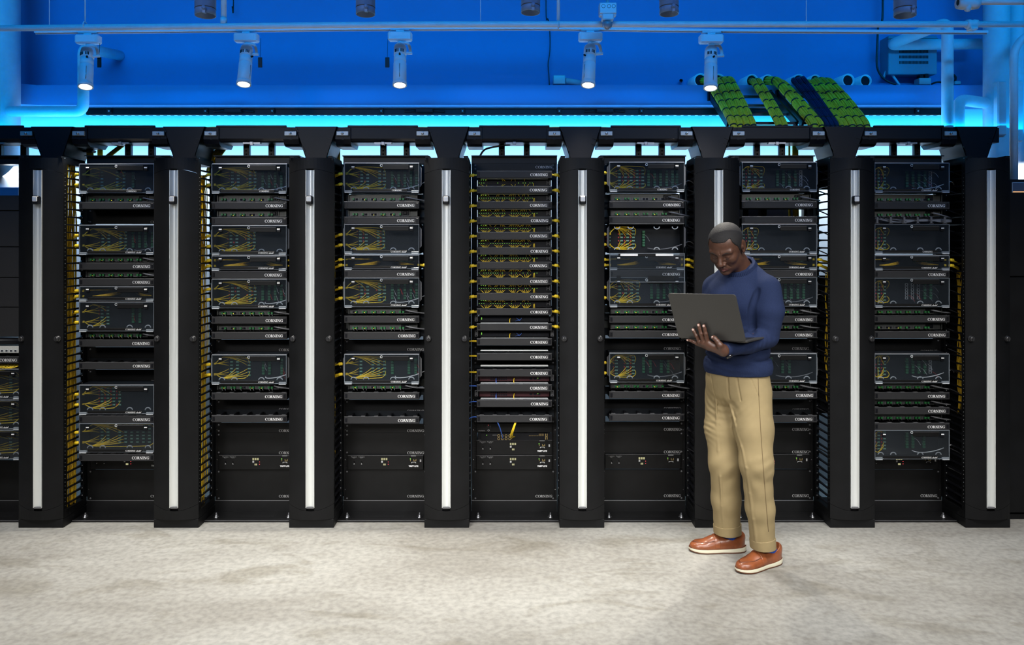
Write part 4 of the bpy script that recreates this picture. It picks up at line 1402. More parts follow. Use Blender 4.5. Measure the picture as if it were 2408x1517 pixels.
def optical_switch(i, y1, dens=1.0, first=False):
    rnd = random.Random(i * 51 + int(y1))
    n = ordn(i, 'o')
    t = thing('optical_switch', 'black fibre switch with green lights, %s from top in the %s' % (n, RSHORT[i]), 'switch', loc_of(i, y1), 'fibre switches of the middle rack', local=True)
    part('chassis', ME_SWBODY, t); part('label_tray', ME_SWSTRIP, t, label='white label tray'); part('pull_handle', ME_SWHANDLE, t)
    ml, mp, mf = MB(), MB(), MB()
    for q in range(26):
        x = -0.205 + q * 0.0135
        for z in (0.0285, 0.0130):
            mp.box(x - 0.0045, x + 0.0045, 0.0575, 0.060, z - 0.0055, z + 0.0055)
        if rnd.random() < 0.75 * dens + (0.2 if q < 9 else 0):
            ml.box(x - 0.0018, x + 0.0018, 0.0565, 0.0580, 0.0195, 0.0220)
    for q in range(3):
        ml.box(-0.195 + q * 0.013, -0.192 + q * 0.013, 0.0565, 0.058, 0.0362, 0.0385)
    for gx in (-0.165, -0.085, 0.0, 0.065):
        for q in range(6):
            if rnd.random() > dens: continue
            x = gx + (q - 2.5) * 0.013
            mf.tube(bez((x, 0.058, 0.013), (x, 0.030, 0.012), (gx + (x - gx) * 0.5, 0.022, 0.004), (gx + (x - gx) * 0.25, 0.03, -0.010), 5), 0.0011, 5)
            if rnd.random() < 0.75:
                mf.tube(bez((x, 0.058, 0.029), (x, 0.030, 0.031), (gx + (x - gx) * 0.6, 0.024, 0.038), (gx + (x - gx) * 0.35, 0.03, 0.050), 5), 0.0011, 5)
    for q in range(2 if not first else 1):
        x = 0.112 + q * 0.006
        mf.tube(bez((x, 0.058, 0.020), (x + 0.002, 0.028, 0.022), (x - 0.004, 0.024, 0.006), (x + 0.004 * q, 0.03, -0.010), 5), 0.0013, 5)
    mp.build('port', M_HOLE, t, origin=(0, 0, 0), kind='stuff')
    ml.build('status_led', M_LEDG, t, origin=(0, 0, 0), kind='stuff')
    if mf.v: mf.build('patch_fibre', M_YELLOW, t, origin=(0, 0, 0))
    return t


def server(i, y1, label, red=False, fib=True):
    rnd = random.Random(int(y1))
    t = thing('network_appliance', label, 'appliance', loc_of(i, y1), local=True)
    mb = MB(); mb.box(-0.205, 0.205, 0.070, 0.145, 0.001, 0.0425, b=0.001); part('chassis', mb.mesh('chassis', mat('dark_red_front', (0.045, 0.004, 0.008), 0.4) if red else M_PLASTIC), t)
    for sgn in (-1, 1):
        mb = MB(); mb.box(sgn * 0.2225 - 0.010, sgn * 0.2225 + 0.010, 0.066, 0.070, 0.003, 0.040, b=0.0015)
        for z in (0.010, 0.033): mb.ring_xz(sgn * 0.2225, z, 0.0, 0.0032, 0.0655, 8, mi=1)
        part('mounting_ear', mb.mesh('mounting_ear', [M_GREYPL, M_HOLE]), t)
    mb = MB()
    for q in range(8):
        for z in (0.012, 0.027):
            mb.box(-0.14 + q * 0.0125, -0.131 + q * 0.0125, 0.0685, 0.0705, z - 0.004, z + 0.004)
    for q in range(3): mb.box(0.09 + q * 0.024, 0.105 + q * 0.024, 0.0685, 0.0705, 0.010, 0.022)
    mb.build('port', M_HOLE, t, origin=(0, 0, 0), kind='stuff')
    mb = MB()
    if red: mb.box(0.137, 0.140, 0.067, 0.070, 0.018, 0.021)
    else: mb.box(-0.193, -0.190, 0.067, 0.070, 0.014, 0.026)
    mb.build('status_led', M_LEDG, t, origin=(0, 0, 0))
    mb = MB()
    x = 0.0 if red else -0.024
    for q in range(2): mb.tube(bez((x + q * 0.004, 0.068, 0.022), (x - 0.004, 0.03, 0.024), (x - 0.006, 0.03, 0.004), (x + 0.002 * q, 0.04, -0.012), 6), 0.0016, 6)
    mb.build('patch_fibre', M_YELLOW, t, origin=(0, 0, 0))
    if red:
        mb = MB(); mb.tube(bez((-0.105, 0.068, 0.022), (-0.107, 0.03, 0.022), (-0.108, 0.03, 0.004), (-0.102, 0.04, -0.014), 6), 0.0024, 6); mb.build('patch_cord', M_BLUECAB, t, origin=(0, 0, 0))
    else:
        mb = MB()
        for q in range(2): mb.tube(bez((0.012 + q * 0.03, 0.068, 0.024), (0.016 + q * 0.03, 0.04, 0.022), (0.03, 0.04, 0.012), (0.036 - q * 0.03, 0.06, 0.006), 6), 0.0013, 6)
        mb.build('patch_cord', M_BLUECAB, t, origin=(0, 0, 0))
    mb = MB(); mb.box(-0.196, 0.196, 0.020, 0.058, -0.0035, -0.0015); part('label_tray', mb.mesh('label_tray', M_LIGHTGREY), t)
    return t


# --- power distribution units
ME_LOGO = text_mesh('logo_lettering', 'TRIPP\u00b7LITE', 0.0125, M_LETTER, 0.0006)
ME_TINY1 = text_mesh('print', 'Power Monitor\nBank 1', 0.0058, M_LETTERDIM)
ME_TINY2 = text_mesh('print', 'Power Monitor\nBank 2', 0.0058, M_LETTERDIM)
mb = MB(); mb.box(-0.225, 0.225, -0.010, 0.20, 0.0, 0.0865, b=0.0015)
ME_PDU = mb.mesh('chassis', M_BLANK)
mb = MB(); mb.box(-0.225, 0.225, -0.0105, -0.008, 0.0855, 0.0872); ME_PDUEDGE = mb.mesh('front_edge', M_GREYPL)
mb = MB()
for k in range(3):
    mb.box(-0.026 + k * 0.0135, -0.0165 + k * 0.0135, -0.0115, -0.0098, 0.058, 0.070)
for k in range(2): mb.box(-0.0135 + k * 0.008, -0.0075 + k * 0.008, -0.0115, -0.0098, 0.027, 0.037)
ME_DIGITS = mb.mesh('digit_display', M_DIGIT)
mb = MB(); mb.box(-0.026, -0.0165, -0.0112, -0.0098, 0.043, 0.054); mb.box(0.150, 0.181, -0.0112, -0.0098, 0.0815, 0.0845); mb.box(0.204, 0.2125, -0.0112, -0.0098, 0.047, 0.062)
for sx in (-0.187, -0.143):
    mb.ring_xz(sx, 0.049, 0.0, 0.0026, -0.0108, 10); mb.ring_xz(sx + 0.004, 0.0435, 0.0, 0.0022, -0.0108, 10); mb.poly([(sx - 0.004, -0.0108, 0.033), (sx + 0.004, -0.0108, 0.033), (sx, -0.0108, 0.040)])
mb.poly([(0.152, -0.0108, 0.040), (0.157, -0.0108, 0.040), (0.160, -0.0108, 0.046), (0.154, -0.0108, 0.046)]); mb.poly([(0.177, -0.0108, 0.040), (0.182, -0.0108, 0.040), (0.180, -0.0108, 0.046), (0.174, -0.0108, 0.046)])
mb.box(0.157, 0.177, -0.011, -0.0098, 0.044, 0.047)
ME_PRINTS = mb.mesh('printed_mark', M_LETTERDIM)
mb = MB(); mb.box(0.1665, 0.1695, -0.0115, -0.0098, 0.052, 0.064); mb.box(0.1795, 0.1825, -0.0115, -0.0098, 0.052, 0.064); mb.box(0.1665, 0.1825, -0.0115, -0.0098, 0.052, 0.0545); mb.box(0.147, 0.1495, -0.0115, -0.0098, 0.052, 0.060)
ME_RJ = mb.mesh('network_jack', mat('brass_contact', (0.45, 0.33, 0.13), 0.4, metal=0.6))
mb = MB(); mb.box(0.145, 0.150, -0.0115, -0.0098, 0.063, 0.067); ME_PLED = mb.mesh('status_led', M_LEDG)
mb = MB(); mb.box(0.014, 0.0175, -0.0115, -0.0098, 0.045, 0.049); mb.box(0.014, 0.0175, -0.0115, -0.0098, 0.031, 0.035); ME_PLEDR = mb.mesh('alarm_led', M_LEDR)


def pdu(i, y1, logo=True, redled=True, banks=2, extra=''):
    t = thing('power_unit', 'two-unit black power panel with lit digit display in the %s%s' % (RSHORT[i], extra), 'power panel', (XRACK[i], Y_POST - 0.010, SZ(y1, Y_POST - 0.02)), 'power panels', local=True)
    c = part('chassis', ME_PDU, t)
    part('front_edge', ME_PDUEDGE, c); part('digit_display', ME_DIGITS, c); part('printed_mark', ME_PRINTS, c); part('network_jack', ME_RJ, c); part('status_led', ME_PLED, c)
    if redled: part('alarm_led', ME_PLEDR, c)
    if logo: part('logo_lettering', ME_LOGO, c, (0.166, -0.0106, 0.022))
    part('print', ME_TINY1, c, (-0.187, -0.0106, 0.074))
    part('print', ME_TINY2, c, (-0.143, -0.0106, 0.074))
    return t


# ------------------------------------------------------------------ filling the racks
D4 = dict(cols=[0.080, 0.115, 0.185, 0.215], red=True, redp=0.45, term=[0.262, 0.300, 0.336, 0.372, 0.405])
N4 = dict(cols=[0.072, 0.107, 0.177, 0.210], red=True, redp=0.6)
F5 = dict(cols=[0.073, 0.108, 0.142, 0.177, 0.211], red=True, redp=0.95, term=[0.244, 0.280, 0.315, 0.351, 0.386, 0.412], fan=3)
W4 = dict(cols=[0.075, 0.110, 0.145, 0.180], red=True, redp=0.9, term=[0.240, 0.275, 0.310, 0.345, 0.380])


def mk(base, **kw):
    d = dict(base)
    d.update(kw)
    return d


# rack 1
i = 1
enclosure4(i, 384, 455, mk(D4, plain=True, cols=[0.075, 0.165, 0.205], term=[0.262], fan=1))
splitter(i, 473.5, green=0.9); cover(i, 492)
blank(i, 492, 527, True, 5)
enclosure4(i, 528, 599, mk(D4, red=False, fan=3, term=[0.262, 0.300, 0.336, 0.375])); splitter(i, 616); cover(i, 635); splitter(i, 652.5, green=1.0); cover(i, 672)
enclosure2(i, 674, 708); enclosure4(i, 710, 780, mk(D4, cols=[0.075, 0.110], redp=0.3, term=[0.262, 0.302], fan=1))
splitter(i, 796); cover(i, 816); blank(i, 817, 850, True, 5); cover(i, 869); blank(i, 870, 902, True, 5)
enclosure4(i, 904, 975, mk(D4, cols=[0.075, 0.110, 0.145, 0.180], redp=0.9, term=[], fan=1)); cover(i, 995)
enclosure4(i, 995, 1065, mk(D4, red=False, cols=[0.075, 0.110, 0.180, 0.215, 0.250, 0.285, 0.32, 0.355, 0.39], term=[], fan=3)); cover(i, 1085)
pdu(i, 1104, extra=', half hidden'); blank(i, 1105, 1177, True, 10)
# rack 2
i = 2
enclosure4(i, 384, 455, mk(D4, plain=True)); splitter(i, 473, green=0.9); cover(i, 492); splitter(i, 509, green=0.9, cable=False); cover(i, 528)
enclosure4(i, 529, 600, mk(N4)); enclosure2(i, 600, 636); cover(i, 655); enclosure4(i, 656, 726, D4)
splitter(i, 743, green=0.9); cover(i, 762); splitter(i, 779, green=0.85); cover(i, 798); blank(i, 799, 832, True, 9)
enclosure4(i, 833, 904, mk(D4, red=False, term=[0.265, 0.302, 0.375], cols=[0.075, 0.110, 0.180], fan=2)); splitter(i, 920, green=0.7); cover(i, 941); blank(i, 941, 975, True, 12); cover(i, 994)
blank(i, 995, 1018, True, 5); blank(i, 1018, 1069, True, 4); pdu(i, 1105); blank(i, 1105, 1177, True, 10)
# rack 3
i = 3
enclosure4(i, 383, 453, mk(D4, plain=True)); splitter(i, 472, green=0.8); cover(i, 491); splitter(i, 508, green=0.5, cable=False); cover(i, 527)
enclosure4(i, 527, 597, N4); enclosure2(i, 598, 634); cover(i, 653); enclosure4(i, 654, 723, D4)
splitter(i, 740, green=0.8); cover(i, 760); splitter(i, 778, green=1.0); cover(i, 798); blank(i, 799, 831, True, 9)
enclosure4(i, 832, 903, mk(D4, red=False, cols=[0.075, 0.145, 0.180, 0.215], term=[0.262, 0.36, 0.40], fan=2)); splitter(i, 919, green=0.8); cover(i, 940); blank(i, 941, 979, True, 12); cover(i, 997)
blank(i, 997, 1018, True, 5); blank(i, 1018, 1069, True, 4); pdu(i, 1105); blank(i, 1105, 1177, True, 10)
# rack 4: fibre switches
i = 4
blank(i, 384, 402, True, 9)
blank(i, 744, 800, False); blank(i, 813, 849, False); blank(i, 849, 903, False); blank(i, 903, 958, False); blank(i, 958, 996, False)  # unlettered panels added behind the covers to block leaking light
for n, y1 in enumerate((419, 455, 491, 527, 563, 599, 633, 670, 706, 742, 778, 813, 848, 886, 921, 958, 994)):
    c = cover(i, y1)
    rnd = random.Random(n)
    if n < 11:
        trunk_pair(c, [0.020], 0.04, rnd, -1)
        trunk_pair(c, [0.022], 0.04, rnd, 1) if n not in (2,) else None
    elif n in (11, 12, 13):
        mb = MB()
        for q in range(2): mb.tube(bez((-CW, 0.02, 0.02 + q * 0.006), (-CW - 0.02, 0.02, 0.022 + q * 0.006), (-CW - 0.04, 0.04, 0.018 + q * 0.005), (-CW - 0.06, 0.06, 0.018), 6), 0.0022, 6)
        mb.build('fibre_trunk', M_YELLOW, c, origin=(0, 0, 0))
    if n in (14, 15, 16):
        mb = MB(); mb.tube(bez((-CW, 0.02, 0.028), (-CW - 0.02, 0.02, 0.030), (-CW - 0.04, 0.04, 0.026), (-CW - 0.06, 0.06, 0.020 - 0.012 * (n - 14)), 6), 0.0030, 6)
        mb.build('patch_cord', M_BLUECAB, c, origin=(0, 0, 0))
for n, y1 in enumerate((437, 473, 509, 545, 581, 616, 651.5, 688, 724)):
    optical_switch(i, y1, 0.35 if n == 0 else 0.95, n == 0)
server(i, 760, 'flat appliance with mounting ears below the lowest fibre switch of the middle rack')
server(i, 796, 'flat appliance with mounting ears and red marks, lower one in the middle rack')
for n, y1 in enumerate((830, 866)):
    mb = MB(); o = loc_of(i, y1 - 4)
    mb.box(o.x - 0.196, o.x + 0.196, Y_COV + 0.02, Y_COV + 0.06, o.z - 0.002, o.z + 0.0015)
    tag(mb.build('label_tray', M_WHITEPL, origin=(o.x, Y_COV + 0.04, o.z)), 'thin white label tray in the %s dark gap of the middle rack' % ('upper', 'lower')[n], 'label tray')
server(i, 902, 'dark red network appliance with blue cord, upper one in the middle rack', True)
server(i, 939, 'dark red network appliance with blue cord, lower one in the middle rack', True)
# controller and router of the middle rack
t = thing('media_controller', 'plain black controller with tiny red light under the last cover, middle rack', 'controller', (XRACK[i], Y_POST - 0.01, SZ(1017.5, Y_POST - 0.02)), local=True)
mb = MB(); mb.box(-0.225, 0.225, -0.010, 0.2, 0.0, 0.055, b=0.0015); part('chassis', mb.mesh('chassis', M_BLANK), t)
part('print', text_mesh('print', 'CRESTRON', 0.0075, M_LETTERDIM), t, (-0.195, -0.0106, 0.011))
mb = MB(); mb.ring_xz(-0.153, 0.014, 0.005, 0.0072, -0.0112, 4, depth=0.001); part('jack', mb.mesh('jack', M_LETTERDIM), t)
mb = MB(); mb.box(-0.155, -0.152, -0.0115, -0.0098, 0.043, 0.046); part('alarm_led', mb.mesh('alarm_led', M_LEDR), t)
mb = MB()
for q in range(3):
    for k in range(3): mb.box(-0.162 + k * 0.010, -0.160 + k * 0.010, -0.011, -0.0098, 0.027 + q * 0.008, 0.0285 + q * 0.008)
part('printed_mark', mb.mesh('printed_mark', M_LETTERDIM), t)
t = thing('router', 'one-unit router with brass ports and blue and yellow cords, middle rack', 'router', (XRACK[i], Y_POST - 0.01, SZ(1035.5, Y_POST - 0.02)), local=True)
mb = MB(); mb.box(-0.2, 0.2, -0.012, 0.2, 0.0, 0.043, b=0.001); mb.box(-0.215, 0.225, -0.008, -0.004, 0.001, 0.042); part('chassis', mb.mesh('chassis', M_PLASTIC), t)
mb = MB()
for q in range(4):
    for z in (0.010, 0.028):
        x = -0.093 + q * 0.022
        mb.ring_xz(x, z, 0.0058, 0.0082, -0.0128, 8, depth=0.001)
for q in range(14): mb.box(0.088 + q * 0.0065, 0.090 + q * 0.0065, -0.0128, -0.0118, 0.026, 0.030 + (0.010 if q > 8 else 0))
mb.box(0.184, 0.188, -0.0128, -0.0118, 0.005, 0.040); mb.box(0.194, 0.198, -0.0128, -0.0118, 0.005, 0.040); mb.box(0.184, 0.198, -0.0128, -0.0118, 0.020, 0.024)
part('port_frame', mb.mesh('port_frame', MATS['brass_contact']), t)
mb = MB(); mb.box(-0.166, -0.162, -0.0135, -0.0118, 0.029, 0.033); part('status_led', mb.mesh('status_led', M_LEDG), t)
part('print', text_mesh('print', 'CRESTRON', 0.006, M_LETTERDIM), t, (-0.115, -0.0128, 0.031))
z0 = SZ(1035.5, Y_POST - 0.02)
mb = MB(); mb.tube(bez((-0.10, -0.135, SZ(993, Y_COV) - z0), (-0.085, -0.15, SZ(1000, Y_COV) - z0), (-0.075, -0.06, 0.055), (-0.068, -0.014, 0.012), 10), 0.0030, 7); mb.build('blue_cord', M_BLUECAB, t, origin=(0, 0, 0))
mb = MB()
for q in range(3): mb.tube(bez((0.006 + q * 0.003, -0.135, SZ(993, Y_COV) - z0), (-0.022 + q * 0.006, -0.16, 0.075), (-0.034 + q * 0.006, -0.08, 0.03), (-0.014 + q * 0.009, -0.014, 0.012 + q * 0.006), 10), 0.0022, 6)
mb.build('yellow_cord', M_YELLOW, t, origin=(0, 0, 0))
pdu(i, 1069.5, redled=False, extra=', upper'); pdu(i, 1105, redled=False, extra=', lower'); blank(i, 1105, 1177, True, 10)
# rack 5
i = 5
enclosure4(i, 381, 451, mk(F5, plain=True)); splitter(i, 471, green=0.8); cover(i, 490); splitter(i, 507, green=1.0); cover(i, 526)
enclosure4(i, 528, 596, mk(F5, open=True, cols=[0.012, 0.085, 0.12, 0.155], term=[0.215]))
enclosure2(i, 598, 634); cover(i, 653); enclosure4(i, 654, 722, mk(D4, cols=[0.075, 0.110, 0.145, 0.18]))
splitter(i, 740, green=0.9); cover(i, 760); splitter(i, 776, green=1.0); cover(i, 795); blank(i, 796, 829, True, 9)
enclosure4(i, 830, 900, mk(D4, cols=[0.055, 0.120, 0.155], redp=1, term=[0.215, 0.255, 0.32, 0.36], fan=2)); splitter(i, 917, green=0.9); cover(i, 938); blank(i, 939, 973, True, 12); cover(i, 991)
blank(i, 992, 1015, True, 5); blank(i, 1015, 1067, True, 4); pdu(i, 1103, logo=False); blank(i, 1104, 1176, True, 10)
# rack 6
i = 6
enclosure4(i, 382, 451, mk(W4, plain=True, cols=[0.04, 0.075, 0.11, 0.145], jacks=[4])); splitter(i, 471, green=0.9); cover(i, 490); cover(i, 526)
enclosure4(i, 528, 597, mk(W4, cols=[0.04, 0.075, 0.11], term=[])); enclosure2(i, 598, 634); cover(i, 653); enclosure4(i, 654, 722, mk(D4, cols=[0.04, 0.075, 0.11], term=[0.25, 0.286, 0.322, 0.36, 0.395]))
splitter(i, 740, green=0.9); cover(i, 760); splitter(i, 776, green=1.0); cover(i, 796); blank(i, 797, 829, True, 9)
enclosure4(i, 830, 901, mk(D4, cols=[0.04], fan=0, term=[0.205, 0.27, 0.31])); splitter(i, 918, green=0.9); cover(i, 938); blank(i, 939, 976, True, 12); cover(i, 994)
blank(i, 995, 1015, True, 5); blank(i, 1015, 1067, True, 4); pdu(i, 1103, logo=False); blank(i, 1104, 1176, True, 10)
# rack 7
i = 7
enclosure4(i, 384, 453, mk(W4, cols=[0.04, 0.075, 0.11], jacks=[4])); splitter(i, 473, green=0.9, cable=False); cover(i, 492); splitter(i, 509.5, green=1.0)
# open finger manager with grey cords
t = thing('open_cable_manager', 'open one-unit finger duct with loose grey cords in the rightmost rack', 'cable duct', loc_of(i, 527), local=True)
mb = MB(); mb.box(-CW, CW, 0.06, 0.066, 0.0, 0.04); mb.box(-CW, CW, 0.0, 0.06, 0.0, 0.003); part('back_plate', mb.mesh('back_plate', M_PLASTIC), t)
mb = MB(); mb.box(-0.006, 0.006, 0.0, 0.005, 0.0, 0.041, b=0.0015); mb.box(-0.012, 0.012, 0.0, 0.005, 0.0, 0.006); me = mb.mesh('duct_finger', M_GREYPL)
for q in range(6): part('duct_finger', me, t, (-0.20 + q * 0.078, 0, 0))
mb = MB(); rnd = random.Random(8)
for q in range(6):
    mb.tube(spline([(-0.20 + q * 0.03, 0.03, 0.036 - q * 0.002), (-0.12 + q * 0.02, 0.025, 0.012 + rnd.random() * 0.012), (-0.02, 0.03, 0.010 + q * 0.003), (0.08, 0.026, 0.014 + rnd.random() * 0.014), (0.18, 0.03, 0.012 + q * 0.003), (0.25, 0.04, 0.014 + q * 0.002)], 5), 0.0026, 6)
mb.build('grey_cord', M_GREYCAB, t, origin=(0, 0, 0))
enclosure4(i, 528, 597, mk(W4, plain=True, cols=[0.04, 0.075, 0.11], term=[])); enclosure2(i, 598, 635); cover(i, 654); enclosure4(i, 655, 723, mk(W4, cols=[0.04, 0.075, 0.11], jacks=[0, 1, 2], fan=3))
splitter(i, 740, green=1.0); cover(i, 759); splitter(i, 777, green=0.4, cable=False); cover(i, 796); blank(i, 797, 831, True, 5)
enclosure4(i, 832, 902, mk(W4, cols=[0.04, 0.075, 0.11], jacks=[4], fan=3)); splitter(i, 919, green=1.0); cover(i, 940); splitter(i, 956, green=1.0, leds=False); cover(i, 975); splitter(i, 992, green=1.0, leds=False); cover(i, 1012)
enclosure4(i, 1013, 1081, mk(W4, cols=[0.075, 0.11], term=[0.24, 0.275, 0.34], fan=1)); pdu(i, 1104, logo=False, extra=', half hidden'); blank(i, 1105, 1176, True, 10)
# rack 0, cut by the left edge
i = 0
for (a, b) in ((460, 495), (496, 580), (581, 652), (653, 722), (723, 792)):
    h = (b - a) / 407.0
    t = thing('front_panel', 'wide charcoal front plate at the left edge, %s from top' % ordn(0, 'f'), 'panel', loc_of(0, b), 'front plates at the left edge', local=True)
    mb = MB(); mb.box(-0.235, 0.235, 0, 0.02, 0.0005, h - 0.001, b=0.002); part('plate', mb.mesh('plate', M_COVER), t)
    mb = MB(); mb.box(-0.235, 0.235, 0.02, 0.15, -0.0012, h + 0.0012); part('case', mb.mesh('case', M_BLANK), t)
mb = MB(); c = P(10, 803, Y_COV); mb.tube([(XRACK[0] - 0.24, Y_COV + 0.02, c.z), (XRACK[0] + 0.24, Y_COV + 0.02, c.z)], 0.019, 16)
tag(mb.build('support_bar', M_PLASTIC), 'round black bar above the pale switch at left edge', 'bar')
t = thing('network_switch', 'pale grey network switch with open ports at the left edge', 'switch', loc_of(0, 832), local=True)
mb = MB(); mb.box(-0.22, 0.222, 0.02, 0.2, 0.0, 0.042, b=0.002); part('chassis', mb.mesh('chassis', mat('pale_switch_metal', (0.50, 0.50, 0.47), 0.4, noise=0.3, nscale=300)), t)
mb = MB()
for q in range(8): mb.box(-0.02 + q * 0.026, -0.001 + q * 0.026, 0.017, 0.021, 0.008, 0.021)
part('port_frame', mb.mesh('port_frame', M_LIGHTGREY), t)
mb = MB()
for q in range(8): mb.box(-0.0165 + q * 0.026, -0.0045 + q * 0.026, 0.0165, 0.021, 0.010, 0.019)
part('port', mb.mesh('port', M_HOLE), t)
cover(0, 855)
t = thing('fibre_tray', 'row of yellow fibres curving out below the lettered cover at left edge', 'fibres', loc_of(0, 880), local=True)
mb = MB(); rnd = random.Random(2)
for q in range(16):
    x = 0.20 - q * 0.018
    mb.tube(bez((x, 0.05, 0.055), (x - 0.01, 0.02, 0.045), (x - 0.04, 0.01, 0.03), (x - 0.13, 0.015, 0.004 + rnd.random() * 0.012), 7), 0.0026, 6)
mb.build('fibre', M_YELLOW, t, origin=(0, 0, 0))
mb = MB(); mb.box(-0.21, 0.21, 0.05, 0.10, 0.035, 0.062); part('adapter_bar', mb.mesh('adapter_bar', M_GREYPL), t)
for (a, b) in ((868, 938), (941, 1010), (1012, 1081)):
    enclosure4(0, a, b, mk(D4, cols=[0.10, 0.2, 0.3, 0.36], red=False, term=[], fan=3))
blank(0, 1083, 1177, False)

# ------------------------------------------------------------------ yellow fibre bundles standing in the managers
def standing_bundle(k, xs, y0, y1, n, seed, label, spread=0.03, yy=(0.07, 0.19), m=None, r=0.0028):
    rnd = random.Random(seed)
    t = thing('fibre_bundle', label, 'fibre bundle', (XM[k], Y_MAN + 0.12, SZ(y1, 4.62)), 'fibre bundles inside the managers')
    groups = {}
    for q in range(n):
        x = XM[k] + xs + rnd.uniform(-spread, spread)
        y = Y_MAN + rnd.uniform(*yy)
        za, zb_ = SZ(y0, y), SZ(y1 + rnd.uniform(-25, 10), y)
        pts = []
        nn = 12
        for j in range(nn + 1):
            f = j / nn
            pts.append((x + rnd.uniform(-0.007, 0.007), y + rnd.uniform(-0.008, 0.008), za + (zb_ - za) * f))
        groups.setdefault(q % 3, MB()).tube(spline(pts, 3), r, 5)
    for g_, mbb in groups.items():
        mbb.build('fibre_strand', [M_YELLOW, M_YELDARK, M_YELDARK][g_] if m is None else m, t)
    mt = MB()
    for q in range(6):
        z = SZ(y0 + (y1 - y0) * (q + 0.5) / 6 + rnd.uniform(-20, 20), 4.62)
        x = XM[k] + xs + rnd.uniform(-spread, spread) * 0.8
        mt.box(x - 0.006, x + 0.006, Y_MAN + 0.062, Y_MAN + 0.066, z - 0.012, z + 0.012)
    mt.build('paper_tag', M_WHITEPL, t, kind='stuff')


standing_bundle(0, 0.094, 385, 1225, 34, 1, 'dense yellow fibre bundle behind the fingers of the leftmost cable manager', 0.016, (0.06, 0.17))
standing_bundle(1, 0.094, 412, 1180, 30, 2, 'yellow fibre bundle beside the second rack, in the second cable manager', 0.016, (0.06, 0.17))
standing_bundle(2, 0.090, 420, 1060, 14, 3, 'thin yellow fibre bundle in the third cable manager from the left', 0.014, (0.05, 0.14))
standing_bundle(5, -0.100, 620, 900, 5, 4, 'few yellow fibres behind the man, in the sixth cable manager', 0.006, (0.04, 0.10))
standing_bundle(6, -0.090, 640, 940, 14, 5, 'yellow fibre bundle in the seventh cable manager, right of the man', 0.014, (0.05, 0.13))
standing_bundle(7, -0.085, 640, 970, 14, 6, 'yellow fibre bundle in the rightmost cable manager', 0.014, (0.07, 0.14))
# loose black cords in the right-hand managers
for k, sd, y0, y1, nm in ((5, 11, 400, 1100, 'sixth'), (6, 12, 400, 1150, 'seventh'), (7, 13, 400, 1150, 'rightmost')):
    rnd = random.Random(sd)
    mb = MB()
    for q in range(16):
        ya = y0 + (y1 - y0) * q / 16
        x = XM[k] - 0.11
        mb.tube(spline([(x - 0.03, Y_MAN + 0.16, SZ(ya, 4.65)), (x + 0.02, Y_MAN + 0.10, SZ(ya + 14, 4.62)), (x + 0.05, Y_MAN + 0.07, SZ(ya + 40, 4.6)), (x + 0.06 + rnd.random() * 0.03, Y_MAN + 0.09, SZ(ya + 90, 4.6))], 5), 0.0036, 6)
    o = mb.build('cord_bundle', M_BLKCAB, origin=(XM[k], Y_MAN + 0.1, 1.0))
    tag(o, 'loose black cords hanging behind the fingers of the %s cable manager' % nm, 'cords', 'black cords inside the managers')

# ------------------------------------------------------------------ black cabinet at the right edge
t = thing('server_cabinet', 'tall black cabinet with a small grey display at the right edge', 'cabinet', (SX(2440, 4.75), 4.75, 0))
x0, x1 = SX(2368, 4.66), SX(2368, 4.66) + 0.62
zz1 = SZ(421, 4.66)
mb = MB(); mb.box(x0, x1, 4.68, 5.25, 0.03, zz1, b=0.004); mb.build('body', M_BLACK, t)
mb = MB(); mb.box(x0 + 0.002, x1, 4.655, 4.68, SZ(1205, 4.66), SZ(652, 4.66), b=0.003); mb.build('lower_door', M_BLACK, t)
mb = MB(); mb.box(x0 + 0.002, x1, 4.655, 4.68, SZ(650, 4.66), zz1 - 0.002, b=0.003); mb.build('upper_door', M_BLACK, t)
a, b = P(2380, 452, 4.655), P(2406, 430, 4.655)
mb = MB(); mb.box(a.x - 0.003, b.x + 0.003, 4.648, 4.66, a.z - 0.003, b.z + 0.003, b=0.002); fr = mb.build('display_frame', M_LIGHTGREY, t)
mb = MB(); mb.box(a.x, b.x, 4.646, 4.65, a.z, b.z); mb.build('display_screen', mat('grey_display', (0.10, 0.12, 0.16), 0.2), fr)
mb = MB(); mb.box(a.x, b.x, 4.6455, 4.65, a.z - 0.001, a.z + 0.004); mb.build('display_light_bar', emat('orange_bar', (1.0, 0.55, 0.25), 0.8), fr)
mb = MB(); mb.box(x0, x1, 4.67, 5.25, 0.0, 0.03); mb.build('plinth', M_BLACK, t)

# ------------------------------------------------------------------ overhead raceway with downspouts
Y_RW = 4.66
s = Y_RW / F_PX
HOP_X = [XM[k] for k in range(8)]


